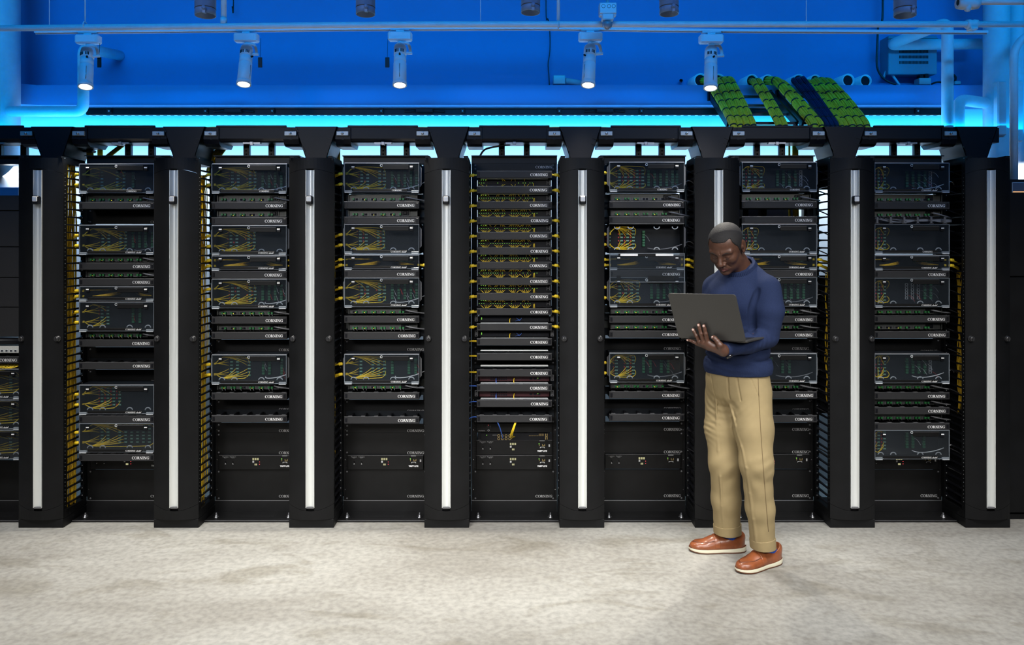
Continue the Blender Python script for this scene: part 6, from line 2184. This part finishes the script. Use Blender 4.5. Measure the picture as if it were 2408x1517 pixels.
M_SKIN = mat('dark_brown_skin', (0.085, 0.038, 0.0235), 0.42, spec=0.48, noise=0.14, nscale=90, bump=0.12, bscale=700, bdist=0.001)
M_LIP = mat('lip_skin', (0.155, 0.056, 0.046), 0.38, spec=0.5)
M_NAIL = mat('finger_nail', (0.62, 0.42, 0.36), 0.28)
M_HAIR = mat('short_black_hair', (0.009, 0.008, 0.0085), 0.7, noise=0.7, nscale=420, bump=0.8, bscale=420, bdist=0.003)
M_SWEAT = mat('navy_wool_knit', (0.0145, 0.0245, 0.068), 0.88, spec=0.2, noise=0.28, nscale=480, bump=0.6, bscale=650, bdist=0.002)
M_KHAKI = mat('khaki_cotton_twill', (0.305, 0.232, 0.118), 0.8, spec=0.25, noise=0.07, nscale=14, bump=0.25, bscale=900, bdist=0.001)
M_LEATHER = mat('tan_leather', (0.235, 0.066, 0.022), 0.34, noise=0.22, nscale=26, coat=0.25)
M_LEATHER2 = mat('dark_tan_leather', (0.13, 0.034, 0.012), 0.38)
M_SOLE = mat('cream_rubber', (0.72, 0.68, 0.52), 0.55)
M_OUT = mat('brown_outsole', (0.10, 0.035, 0.014), 0.6)
M_SOCK = mat('cobalt_sock', (0.012, 0.055, 0.34), 0.85, noise=0.5, nscale=220)

man = thing('person', 'man in navy sweater and khaki trousers looking down at an open laptop', 'person', (float(PELV[0]), float(PELV[1]), 0.0))

# --- body: head, neck, hidden trunk and arms, the visible left hand, as one surface
B = Field((0.72, 3.56, 0.92), (1.42, 4.30, 1.74), 0.0026)
head(B)
neck_field(B)
B.ell(CHEST, (0.150, 0.108, 0.17), TA, 0.03)
B.ell(BELLY, (0.140, 0.105, 0.15), TA, 0.03)
B.ell(PELV + Zv * 0.09, (0.135, 0.10, 0.09), TA, 0.03)
B.cone(SL, NECKB - Zv * 0.04, 0.045, 0.05, 0.03)
B.cone(SR, NECKB - Zv * 0.04, 0.045, 0.05, 0.03)
B.chain([SL, EL, WLp], [0.050, 0.040, 0.029], 0.015)
B.chain([SR, ER, WR], [0.048, 0.040, 0.030], 0.015)
# left hand on the back of the lid
wr = A3(P(1701, 824, 3.762))
K = {'i': onlid(1664, 805, 0.019), 'm': onlid(1655, 806, 0.019), 'r': onlid(1645, 804, 0.017), 'p': onlid(1640, 808, 0.012)}
B.cone(WLp, wr, 0.029, 0.026, 0.012)
th0 = onlid(1693, 812, 0.026)
for q, r_ in (('i', 0.0135), ('m', 0.0135), ('r', 0.0125), ('p', 0.0115)):
    mid = (wr * 0.45 + K[q] * 0.55) + LN * 0.004
    B.cone(wr, mid, 0.022, 0.0155, 0.012)
    B.cone(mid, K[q], 0.0155, r_, 0.010)
B.cone(wr, th0, 0.021, 0.0165, 0.012)
fing = {
    'i': ([(1664, 805, 0.019), (1659.5, 785, 0.0175), (1657, 774, 0.0125), (1655.5, 766, 0.0090)], (0.0112, 0.0094, 0.0088, 0.0078)),
    'm': ([(1655, 806, 0.019), (1648.5, 785, 0.0185), (1645, 773, 0.0130), (1643.2, 764, 0.0090)], (0.0112, 0.0096, 0.0089, 0.0078)),
    'r': ([(1645, 804, 0.017), (1638, 790, 0.0170), (1633, 781, 0.0120), (1630.5, 775, 0.0085)], (0.0105, 0.0088, 0.0082, 0.0072)),
    'p': ([(1640, 808, 0.012), (1631, 804, 0.0150), (1623, 801, 0.0130), (1618, 799.5, 0.0100)], (0.0098, 0.0078, 0.0070, 0.0062)),
    't': ([(1693, 812, 0.026), (1687, 803, 0.0230), (1681, 796, 0.0170), (1678, 793, 0.0140)], (0.0150, 0.0120, 0.0112, 0.0098)),
}
TIPS = {}
for q, (pp, rr) in fing.items():
    pts = [onlid(*x) for x in pp]
    TIPS[q] = (pts, rr)
    B.chain(pts, rr, 0.0035)
    if q != 't':       # knuckle bumps
        B.ell(pts[1], np.array([1.06, 1.06, 1.06]) * rr[1], None, 0.003)


def lipface(c):
    d = c - HC
    f, l, u = d @ Hf / HS, d @ Hl / HS, d @ Hu / HS
    up = 0.058 - 0.006 * np.clip(np.abs(l) / 0.022, 0, 1)
    m = (f > 0.082) & (np.abs(l) < 0.0225) & (u < -0.0505 - 0.0095 * (np.abs(l) / 0.0225)) & (u > -0.0750 + 0.007 * (np.abs(l) / 0.0225) ** 2)
    return m.astype(int)


body = B.build('body', [M_SKIN, M_LIP], man, lipface)
for q in 'imrpt':
    pts, rr = TIPS[q]
    tip, prev = pts[-1], pts[-2]
    d = nrm(tip - prev)
    view = nrm(np.array([0, 0, CAM_Z]) - tip)
    n_ = nrm(LN - d * (LN @ d))
    sd = np.cross(d, n_)
    Nf = Field(tip - 0.02, tip + 0.02, 0.0008)
    Nf.ell(tip + n_ * rr[-1] * 0.80 - d * 0.0005, (0.0068 if q != 't' else 0.0085, rr[-1] * 0.74, 0.0022), np.array([d, sd, n_]), 0.001)
    Nf.build('nail', M_NAIL, body)

# --- hair cap, brows, lashes
Hh = Field(HC - 0.17, HC + 0.17, 0.0024)
head(Hh, ears=False)
Hh.f -= 0.0022


def hairmask(X, Y, Z):
    dx, dy, dz = X - HC[0], Y - HC[1], Z - HC[2]
    f = (dx * Hf[0] + dy * Hf[1] + dz * Hf[2]) / HS
    l = np.abs(dx * Hl[0] + dy * Hl[1] + dz * Hl[2]) / HS
    u = (dx * Hu[0] + dy * Hu[1] + dz * Hu[2]) / HS
    # hairline height as a function of how far forward: high forehead, recess at the temples, sideburn before the ear, low nape
    front = 0.075 - 0.10 * np.clip(l - 0.018, 0, 0.03) + 0.55 * np.clip(l - 0.030, 0, 0.014) - 2.2 * np.clip(l - 0.050, 0, 0.03)
    t = np.clip((f - 0.012) / 0.030, 0, 1)
    t = t * t * (3 - 2 * t)
    back = np.where(f > -0.004, -0.012, np.where(f > -0.05, 0.006 - 0.2 * np.clip(-0.03 - f, 0, 1), -0.04))
    line = back * (1 - t) + front * t
    return (line - u) * 0.8


sl, X, Y, Z = Hh._win(HC - 0.17, HC + 0.17, 0)
Hh.f[sl] = np.maximum(Hh.f[sl], hairmask(X, Y, Z))
hair = Hh.build('hair', M_HAIR, man)


def onface(l, u, off=0.0):
    f = 0.16
    while f > 0 and B.sample(hp(f, l, u)) > 0: f -= 0.0006
    return hp(f + off, l, u)


for s_ in (-1, 1):
    mb = MB(); mb.tube([tuple(onface(s_ * l, u, -0.0006)) for l, u in ((0.014, 0.0205), (0.022, 0.0240), (0.032, 0.0265), (0.042, 0.0255), (0.050, 0.0205))], [0.0016, 0.0026, 0.0027, 0.0021, 0.0010], 6)
    mb.build('eyebrow', M_HAIR, hair)
    mb = MB(); mb.tube([tuple(onface(s_ * l, u, 0.0004)) for l, u in ((0.0205, -0.0052), (0.027, -0.0075), (0.034, -0.0078), (0.0415, -0.0055))], [0.0007, 0.0012, 0.0012, 0.0007], 5)
    mb.build('eyelash', M_HAIR, hair)

def surf_pts(F, pxs, Y0=3.3, sink=0.0):
    """march rays of pixels into a field and return the surface points"""
    out = []
    for (px, py) in pxs:
        Yv = Y0
        while Yv < 4.5 and F.sample(A3(P(px, py, Yv))) > 0: Yv += 0.002
        Yv -= 0.002
        while Yv < 4.5 and F.sample(A3(P(px, py, Yv))) > 0: Yv += 0.0001
        out.append(A3(P(px, py, Yv + sink)))
    return out


# --- sweater
S = Field((0.78, 3.68, 0.90), (1.44, 4.32, 1.56), 0.0036)
S.ell(CHEST, (0.158, 0.130, 0.205), TA, 0.03)
S.ell(CHEST + Ft * 0.012 + Zv * 0.02 + Lt * 0.05, (0.090, 0.115, 0.10), TA, 0.04)
S.ell(CHEST + Ft * 0.012 + Zv * 0.02 - Lt * 0.05, (0.090, 0.115, 0.10), TA, 0.04)
S.ell(BELLY, (0.152, 0.132, 0.17), TA, 0.04)
S.ell(BELLY - Zv * 0.055 + Ft * 0.006, (0.160, 0.141, 0.085), TA, 0.03)
S.ell(NECKB - Zv * 0.03, (0.105, 0.085, 0.055), TA, 0.03)
S.chain([NECKB + Lt * 0.055 - Zv * 0.012, SL + Zv * 0.006 - Lt * 0.015], [0.048, 0.062], 0.035)
S.chain([NECKB - Lt * 0.055 - Zv * 0.012, SR + Zv * 0.002 + Lt * 0.015], [0.047, 0.058], 0.035)
mUL = SL * 0.55 + EL * 0.45 + Lt * 0.014 + Ft * 0.004
S.cone(SL, mUL, 0.067, 0.071, 0.022)
S.cone(mUL, EL, 0.071, 0.057, 0.008)
mFL = EL * 0.5 + WLp * 0.5 - Zv * 0.004
S.chain([EL, mFL, WLp], [0.057, 0.049, 0.036], 0.010)
S.chain([SR, ER * 0.5 + SR * 0.5, ER], [0.062, 0.064, 0.058], 0.03)
S.chain([ER, WR], [0.060, 0.040], 0.016)


def hemf(X, Y, Z):
    dx, dy, dz = X - HEM[0], Y - HEM[1], Z - HEM[2]
    a = dx * Lt[0] + dy * Lt[1]
    b = dx * Ft[0] + dy * Ft[1]
    r = np.sqrt((a / 0.166) ** 2 + (b / 0.138) ** 2)
    rad = (r - 1) * 0.145 - 0.004 * np.cos((dz + 0.005) * 60)
    an = np.arctan2(b, a)
    rad = rad + 0.0011 * np.cos(an * 120)
    zz = np.abs(dz + 0.004 + 0.006 * b / 0.13) - 0.034
    return np.maximum(rad, zz) - 0.004


S.op(hemf, HEM - 0.24, HEM + np.array([0.24, 0.24, 0.06]), 0.010)
# cut everything of the torso below the hem


def cutlow(X, Y, Z):
    return (Z - (HEM[2] - 0.040)) + 0 * X + 0 * Y


S.op(cutlow, S.lo, S.lo + S.n * S.h, 0.004, 'sub')


def folds(c, d, wave, amp, rad, ph0=0.0, warp=0.0):
    """parallel soft folds along direction normal d around c"""
    c, d = V3(c), V3(nrm(d))

    def fn(X, Y, Z):
        dx, dy, dz = X - c[0], Y - c[1], Z - c[2]
        r2 = (dx * dx + dy * dy + dz * dz) / (rad * rad)
        w = np.exp(-r2 * 1.6)
        t = dx * d[0] + dy * d[1] + dz * d[2]
        wob = 0.012 * np.sin(dx * 31 + 1.7) + 0.012 * np.sin(dy * 27 + dz * 17 + 0.4)
        return amp * w * np.sin((t + wob + warp * dx * dx) * 2 * math.pi / wave + ph0)
    return fn


def wrinkle(F, c, d, wave, amp, rad, ph0=0.0):
    c = np.array(c)
    F.op(folds(c, d, wave, amp, rad, ph0), c - rad * 1.5, c + rad * 1.5, 0.001, 'disp')


wrinkle(S, EL - Lt * 0.01 + Zv * 0.02, Zv * 0.9 + Lt * 0.5, 0.034, 0.0022, 0.07)
wrinkle(S, EL + Ft * 0.05, nrm(WLp - EL), 0.036, 0.0020, 0.06)
wrinkle(S, (WLp + EL) / 2, nrm(WLp - EL) + Zv * 0.2, 0.034, 0.0022, 0.10)
wrinkle(S, CHEST - Lt * 0.09 + Ft * 0.10 + Zv * 0.04, Lt * 0.8 - Zv * 0.6, 0.060, 0.003, 0.12)
wrinkle(S, BELLY + Ft * 0.12 - Zv * 0.045, Zv + Lt * 0.25, 0.036, 0.0042, 0.14)
wrinkle(S, BELLY - Lt * 0.11 + Ft * 0.04 - Zv * 0.02, Zv - Lt * 0.2, 0.034, 0.004, 0.10)
wrinkle(S, SR - Zv * 0.07, Lt + Zv * 0.3, 0.045, 0.004, 0.09)
gp = surf_pts(S, [(1783 - 15 * math.sin(PI * 0.5 * min(1, q / 9.0)) + 3 * max(0, (q - 12) / 5.0), 682 + 6 * q) for q in range(18)], sink=0.002)
S.chain(gp, [0.0015 + 0.0045 * min(1.0, q / 8.0) for q in range(18)], 0.022, 'sub')
# neck opening, then the ribbed collar as its own part
CN = nrm(Zv * 0.84 + Ft * 0.54)
CC = NECKB + Zv * 0.026 + Ft * 0.026
sweater = S.build('sweater', M_SWEAT, man)
Cf = Field(CC - 0.13, CC + 0.13, 0.0024)


def collar(X, Y, Z):
    dx, dy, dz = X - CC[0], Y - CC[1], Z - CC[2]
    h = dx * CN[0] + dy * CN[1] + dz * CN[2]
    a = dx * Lt[0] + dy * Lt[1]
    fd = np.cross(CN, Lt)
    b = dx * fd[0] + dy * fd[1] + dz * fd[2]
    r = np.sqrt(a * a + b * b) - (0.0760 + 0.0 * h) + h * 0.28
    an = np.arctan2(b, a)
    r = np.abs(r + 0.0016 * np.cos(an * 58)) - 0.0058
    return np.maximum(r, np.abs(h) - 0.0150) - 0.002


Cf.op(collar, CC - 0.13, CC + 0.13, 0.001)
Cf.build('collar', M_SWEAT, sweater)
Cu = Field(WLp - 0.07, WLp + 0.07, 0.0024)
dw = nrm(wr - WLp)
Cu.cone(WLp - dw * 0.035, WLp + dw * 0.018, 0.0395, 0.0365, 0.004)
Cu.build('cuff', M_SWEAT, sweater)

# --- trousers
T = Field((0.86, 3.74, 0.06), (1.42, 4.36, 1.02), 0.0036)
HRp, KR, AR = A3(P(1703, 930, 4.135)), A3(P(1704, 1085, 4.09)), A3(P(1711, 1262, 4.175))
HLp, KL, AL = A3(P(1766, 930, 4.00)), A3(P(1779, 1090, 3.925)), A3(P(1795, 1296, 3.985))
T.ell(PELV, (0.160, 0.128, 0.115), TA, 0.03)
T.ell(PELV + Zv * 0.05, (0.158, 0.127, 0.10), TA, 0.03)
T.ell(PELV - Ft * 0.05 - Zv * 0.03, (0.145, 0.095, 0.10), TA, 0.03)
T.chain([HRp, HRp * 0.5 + KR * 0.5 - np.array([0.008, 0, 0]), KR, KR * 0.5 + AR * 0.5, AR], [0.098, 0.088, 0.0765, 0.0715, 0.0655], 0.03)
T.chain([HLp, HLp * 0.5 + KL * 0.5, KL, KL * 0.5 + AL * 0.5, AL], [0.101, 0.092, 0.077, 0.0660, 0.0575], 0.03)


def halfspace(n, p):
    n, p = V3(nrm(n)), V3(p)
    return lambda X, Y, Z: (X - p[0]) * n[0] + (Y - p[1]) * n[1] + (Z - p[2]) * n[2]


# flat bottoms, each leg in its own half
midx = float((AR[0] + AL[0]) / 2)


def hembox(A, zc, r=0.13):
    def fn(X, Y, Z):
        d = np.sqrt((X - A[0]) ** 2 + (Y - A[1]) ** 2) - r
        return np.maximum(d, Z - zc)
    return fn


ZR, ZL = A3(P(1711, 1253, 4.17))[2], A3(P(1793, 1287, 3.985))[2]
T.op(hembox(AR, ZR), AR - 0.14, AR + 0.14, 0.003, 'sub')
T.op(hembox(AL, ZL), AL - 0.14, AL + 0.14, 0.003, 'sub')
# folds: short irregular ones at the crotch and behind the knees, long soft ones elsewhere
wrinkle(T, HRp + Ft * 0.09 - Zv * 0.06, Zv + Lt * 0.55, 0.036, 0.0026, 0.10)
wrinkle(T, HRp + Ft * 0.07 - Zv * 0.15 - Lt * 0.03, Zv + Lt * 0.30, 0.030, 0.0022, 0.08, 1.0)
wrinkle(T, HLp + Ft * 0.09 - Zv * 0.10 - Lt * 0.04, Zv - Lt * 0.6, 0.042, 0.0018, 0.09)
wrinkle(T, KL + Lt * 0.03 + Ft * 0.02, Zv - Lt * 0.9, 0.055, 0.0030, 0.075, 0.6)
wrinkle(T, KL - Zv * 0.06 + Lt * 0.0, Zv + Lt * 1.2, 0.085, 0.0036, 0.11)
wrinkle(T, KR - Zv * 0.04 + Ft * 0.03, Zv - Lt * 0.9, 0.080, 0.0034, 0.10)
wrinkle(T, AR + Zv * 0.15, Lt + Zv * 0.35, 0.075, 0.0030, 0.12)
wrinkle(T, AL + Zv * 0.18, Lt - Zv * 0.35, 0.080, 0.0036, 0.14)
wrinkle(T, PELV - Zv * 0.11 + Ft * 0.08, Lt + Zv * 0.5, 0.036, 0.0030, 0.07)


# pressed creases (ridges), pleats, pocket and side seam (grooves)
for line, rid in (([(1718, 955), (1731, 1000), (1745, 1050), (1756, 1100), (1764, 1160), (1772, 1220), (1778, 1272)], 0.006), ([(1684, 940), (1686, 1000), (1690, 1060), (1694, 1120), (1698, 1190), (1702, 1240)], 0.0045)):
    pts = surf_pts(T, line, sink=0.004)
    T.chain(pts, [rid] * len(pts), 0.008)
for line, gr in (([(1711, 884), (1712, 905), (1713, 925), (1716, 938)], 0.0045), ([(1733, 884), (1735, 905), (1739, 925), (1742, 942)], 0.004), ([(1765, 886), (1772, 905), (1779, 922), (1785, 934)], 0.003),
                 ([(1672, 880), (1676, 905), (1681, 930), (1688, 950)], 0.003)):
    pts = surf_pts(T, line)
    T.chain(pts, [gr] * len(pts), 0.003, 'sub')
trousers = T.build('trousers', M_KHAKI, man)
mb = MB()
mb.tube([tuple(p) for p in spline([tuple(x) for x in surf_pts(T, [(1783 + 24 * (q / 60.0) ** 1.3, 890 + 6 * q) for q in range(61)], sink=-0.0003)], 2)], 0.0017, 6)
mb.build('side_seam', mat('khaki_seam', (0.16, 0.11, 0.05), 0.9), trousers)
for A_, zc, rr_ in ((AR, ZR, 0.0695), (AL, ZL, 0.0615)):
    Q = Field(A_ - np.array([0.11, 0.11, 0.06]), A_ + np.array([0.11, 0.11, 0.12]), 0.0028)
    up = (KR if A_ is AR else KL) * 0.5 + A_ * 0.5

    def cuffn(X, Y, Z, A_=A_, zc=zc, rr_=rr_, up=up):
        t = (Z - A_[2]) / (up[2] - A_[2])
        cx_, cy_ = A_[0] + (up[0] - A_[0]) * t, A_[1] + (up[1] - A_[1]) * t
        an = np.arctan2(Y - cy_, X - cx_)
        r = np.sqrt((X - cx_) ** 2 + (Y - cy_) ** 2) - (rr_ + 0.0022 * np.sin(an * 3 + 1) + 0.001)
        zz = np.maximum(zc - 0.001 - Z, Z - (zc + 0.047 + 0.006 * np.cos(an + 0.6)))
        inner = np.sqrt((X - cx_) ** 2 + (Y - cy_) ** 2) - (rr_ - 0.012)
        return np.maximum(np.maximum(r, zz), -inner) - 0.0012
    Q.op(cuffn, Q.lo, Q.lo + Q.n * Q.h, 0.001)
    Q.build('trouser_cuff', M_KHAKI, trousers)

# --- loafers
def footwidth(t):
    """half width of the sole at t (0 heel .. 1 toe)"""
    w = np.interp(t, [0, 0.04, 0.12, 0.25, 0.42, 0.58, 0.72, 0.84, 0.93, 0.98, 1.0], [0.0, 0.018, 0.031, 0.0365, 0.0370, 0.0440, 0.0485, 0.0455, 0.033, 0.018, 0.0])
    return w


def loafer(heel, d, L, label, side, ank, hemz):
    d = nrm(d)
    lat = np.cross(Zv, d)
    o = np.array([heel[0], heel[1], 0.0])

    def lp(t, l, u): return o + d * t + lat * l + Zv * u
    A = np.array([d, lat, Zv])
    sh = None
    e = bpy.data.objects.new('loafer', None)
    t_ = thing('loafer', label, 'shoe', tuple(o), 'pair of loafers')
    F = Field(np.minimum(lp(-0.02, 0, -0.01), lp(L + 0.02, 0, 0)) - np.array([0.07, 0.07, 0.0]), np.maximum(lp(-0.02, 0, 0), lp(L + 0.02, 0, 0)) + np.array([0.07, 0.07, 0.13]), 0.0024)
    F.ell(lp(0.055, 0, 0.045), (0.052, 0.0335, 0.060), A, 0.02)
    F.ell(lp(0.045, 0, 0.080), (0.042, 0.030, 0.030), A, 0.02)
    F.ell(lp(0.115, 0, 0.042), (0.080, 0.0370, 0.044), A, 0.03)
    F.ell(lp(0.158, 0, 0.042), (0.062, 0.0390, 0.038), A, 0.03)
    F.ell(lp(0.212, 0.002 * side, 0.031), (0.074, 0.0455, 0.0265), A, 0.025)
    F.ell(lp(0.240, 0.002 * side, 0.027), (0.047, 0.0400, 0.0225), A, 0.02)
    F.op(lambda X, Y, Z: Z - 0.018 + 0 * X + 0 * Y, F.lo, F.lo + F.n * F.h, 0.004, 'sub')
    base = F.f.copy()
    F.ell(lp(0.084, 0, 0.116), (0.063, 0.0520, 0.052), A, 0.004, 'sub')
    F.ell(lp(0.082, 0, 0.090), (0.052, 0.0260, 0.040), A, 0.004, 'sub')
    up = F.build('upper', M_LEATHER, t_)
    # strap, apron seam: thin shells over the upper
    ax_ = [(F.lo[i] + F.h * np.arange(F.n[i], dtype=np.float32)) for i in range(3)]
    X, Y, Z = np.meshgrid(*ax_, indexing='ij', sparse=True)
    tt = (X - o[0]) * d[0] + (Y - o[1]) * d[1]
    ll = (X - o[0]) * lat[0] + (Y - o[1]) * lat[1]
    G = Field(F.lo, F.lo + (F.n - 1) * F.h, F.h)
    G.n = F.n.copy()
    band = np.abs(tt - 0.158 + 0.10 * (np.abs(ll)) + 0.0 * Z) - 0.0145
    G.f = np.maximum(np.maximum(base - 0.0024, band), 0.030 - Z).astype(np.float32)
    G.f = np.maximum(G.f, -(base + 0.004))
    G.build('saddle_strap', M_LEATHER, up)
    slit = np.maximum(np.abs(tt - 0.158) - 0.0022, np.abs(ll) - 0.016)
    G.f = np.maximum(np.maximum(base - 0.0034, slit), -(base + 0.003)).astype(np.float32)
    G.f = np.maximum(G.f, 0.06 - Z).astype(np.float32)
    G.build('strap_slit', M_LEATHER2, up)
    el = np.sqrt(((tt - 0.165) / 0.108) ** 2 + (ll / 0.037) ** 2)
    rim = np.abs(el - 1) * 0.040 - 0.0016
    G.f = np.maximum(np.maximum(base - 0.0020, rim), np.maximum(-(base + 0.003), 0.168 - tt)).astype(np.float32)
    G.f = np.maximum(G.f, 0.032 - Z).astype(np.float32)
    G.build('apron_seam', M_LEATHER2, up)
    # sole layers
    n = 44
    prof = []
    for q in range(n + 1):
        t = q / n
        prof.append((t, float(footwidth(0.5 - 0.5 * math.cos(PI * t)))))
    ring = [(0.5 - 0.5 * math.cos(PI * t), w) for t, w in prof]
    pts2 = [(t * (L + 0.008) - 0.004, w + 0.0025) for t, w in ring] + [(t * (L + 0.008) - 0.004, -w - 0.0025) for t, w in ring[-2:0:-1]]

    def layer(name, m, z0f, z1f, grow=0.0):
        mb = MB()
        m2 = len(pts2)
        V = []
        for zf, gr in ((z0f, grow - 0.001), (lambda t: (z0f(t) + z1f(t)) / 2, grow + 0.001), (z1f, grow)):
            for (t, w) in pts2:
                sg = 1 if w > 0 else -1
                V.append(tuple(lp(t, w + sg * gr, zf(t / L))))
        Fc = []
        for a in range(2):
            for q in range(m2):
                r = (q + 1) % m2
                Fc.append((a * m2 + q, a * m2 + r, (a + 1) * m2 + r, (a + 1) * m2 + q))
        mb._add(V, Fc, 0, True)
        mb._add(V[:m2], [tuple(range(m2 - 1, -1, -1))])
        mb._add(V[2 * m2:], [tuple(range(m2))])
        return mb.build(name, m, t_)
    spring = lambda t: 0.006 * max(0, (t - 0.72) / 0.28) ** 2
    layer('outsole', M_OUT, lambda t: 0.0005 + spring(t), lambda t: 0.0065 + spring(t))
    layer('midsole', M_SOLE, lambda t: 0.0065 + spring(t), lambda t: 0.0225 + 0.007 * max(0, 1 - t / 0.35), 0.0002)
    layer('welt', M_LEATHER2, lambda t: 0.0222 + 0.007 * max(0, 1 - t / 0.35), lambda t: 0.0250 + 0.007 * max(0, 1 - t / 0.35), -0.0015)
    # sock
    K_ = Field(np.minimum(ank, o) - 0.13, np.maximum(ank, o) + np.array([0.13, 0.13, 0.2]), 0.003)
    K_.cone(lp(0.070, 0, 0.06), np.array([ank[0], ank[1], hemz + 0.07]), 0.0335, 0.042, 0.01)
    K_.ell(lp(0.085, 0, 0.056), (0.060, 0.0285, 0.034), A, 0.01)
    K_.build('sock', M_SOCK, man)
    bpy.data.objects.remove(e)
    return t_


hR, hL = A3(P(1753, 1290, 4.185)), A3(P(1836, 1318, 4.045))
loafer(hR, (-1.0, 0.02, 0), 0.292, 'tan leather loafer on the rear foot, side on to the camera', 1, AR, ZR)
loafer(hL, (-0.885, -0.465, 0), 0.290, 'tan leather loafer on the front foot, toe turned towards the camera', 1, AL, ZL)

# --- wristwatch
wt = thing('wristwatch', 'black wristwatch on the wrist holding the laptop', 'watch', tuple(wr))
ringc = wr * 0.55 + WLp * 0.45
u1 = nrm(np.cross(dw, Zv)); u2 = np.cross(dw, u1)
mb = MB()
mb.lathe([(0.0300, -0.009), (0.0335, -0.009), (0.0345, 0.0), (0.0335, 0.009), (0.0300, 0.009)], ringc, dw, 24)
mb.build('strap', mat('black_rubber_strap', (0.010, 0.010, 0.012), 0.35), wt)
mb = MB()
vd = nrm(np.array([0, 0, CAM_Z]) - ringc)
dirc = nrm(-Zv * 0.75 + vd * 0.65 - dw * ((-Zv * 0.75 + vd * 0.65) @ dw))
mb.lathe([(0.0, 0.031), (0.017, 0.031), (0.018, 0.036), (0.016, 0.042), (0.0, 0.042)], ringc, dirc, 24)
mb.build('case', mat('black_watch_glass', (0.008, 0.008, 0.010), 0.12, coat=0.6), wt)

# --- laptop
M_LAP = mat('space_grey_aluminium', (0.055, 0.053, 0.050), 0.42, metal=0.3)
M_LAPD = mat('dark_keyboard', (0.012, 0.012, 0.013), 0.45)
lap = thing('laptop', 'thin grey laptop held open on the left hand of the man', 'laptop', tuple(BRp))


def rounded_slab(mb, o, ux, uy, un, w, h, th, rad, z0=0.0):
    """slab with rounded corners; o lower right corner, ux and uy in-plane, un its normal"""
    pts = []
    for (cx_, cy_, a0) in ((w - rad, rad, -90), (w - rad, h - rad, 0), (rad, h - rad, 90), (rad, rad, 180)):
        for q in range(7):
            a = math.radians(a0 + 15 * q)
            pts.append((cx_ + rad * math.cos(a), cy_ + rad * math.sin(a)))
    m = len(pts)
    b = th * 0.3
    V = []
    for (zz, ins) in ((z0, b), (z0 + b, 0), (z0 + th - b, 0), (z0 + th, b)):
        for (x, y) in pts:
            x2 = x + (w / 2 - x) * ins / (w / 2)
            y2 = y + (h / 2 - y) * ins / (h / 2)
            V.append(tuple(o + ux * x2 + uy * y2 + un * zz))
    Fc = [tuple(range(m - 1, -1, -1)), tuple(3 * m + q for q in range(m))]
    for a in range(3):
        for q in range(m):
            Fc.append((a * m + q, a * m + (q + 1) % m, (a + 1) * m + (q + 1) % m, (a + 1) * m + q))
    mb._add(V, Fc)


mb = MB(); rounded_slab(mb, BRp, Wt, LID, LN, LW, LIDH, 0.005, 0.013, -0.001); lid = mb.build('lid', M_LAP, lap)
mb = MB(); rounded_slab(mb, BRp + Wt * 0.006 + LID * 0.008, Wt, LID, -LN, LW - 0.012, LIDH - 0.014, 0.0012, 0.008, 0.0008); mb.build('screen', mat('laptop_screen', (0.01, 0.01, 0.012), 0.2, emit=(0.5, 0.6, 0.8), estr=0.35), lid)
Bd = nrm(-Fl - Wt * (-Fl @ Wt))
Bn = np.cross(Wt, Bd)
if Bn[2] < 0: Bn = -Bn
mb = MB(); rounded_slab(mb, BRp - LN * 0.010 - Zv * 0.004, Wt, Bd, Bn, LW, LD, 0.011, 0.013, -0.008); basep = mb.build('base', M_LAP, lap)
mb = MB(); rounded_slab(mb, BRp - LN * 0.010 - Zv * 0.004 + Wt * 0.02 + Bd * 0.02, Wt, Bd, Bn, LW - 0.04, 0.11, 0.001, 0.004, 0.0032); mb.build('keyboard', M_LAPD, basep)
mb = MB(); mb.tube([tuple(BRp - LN * 0.006 + Wt * 0.02 - Zv * 0.003), tuple(BRp - LN * 0.006 + Wt * (LW - 0.02) - Zv * 0.003)], 0.0045, 10); mb.build('hinge', M_LAPD, lap)
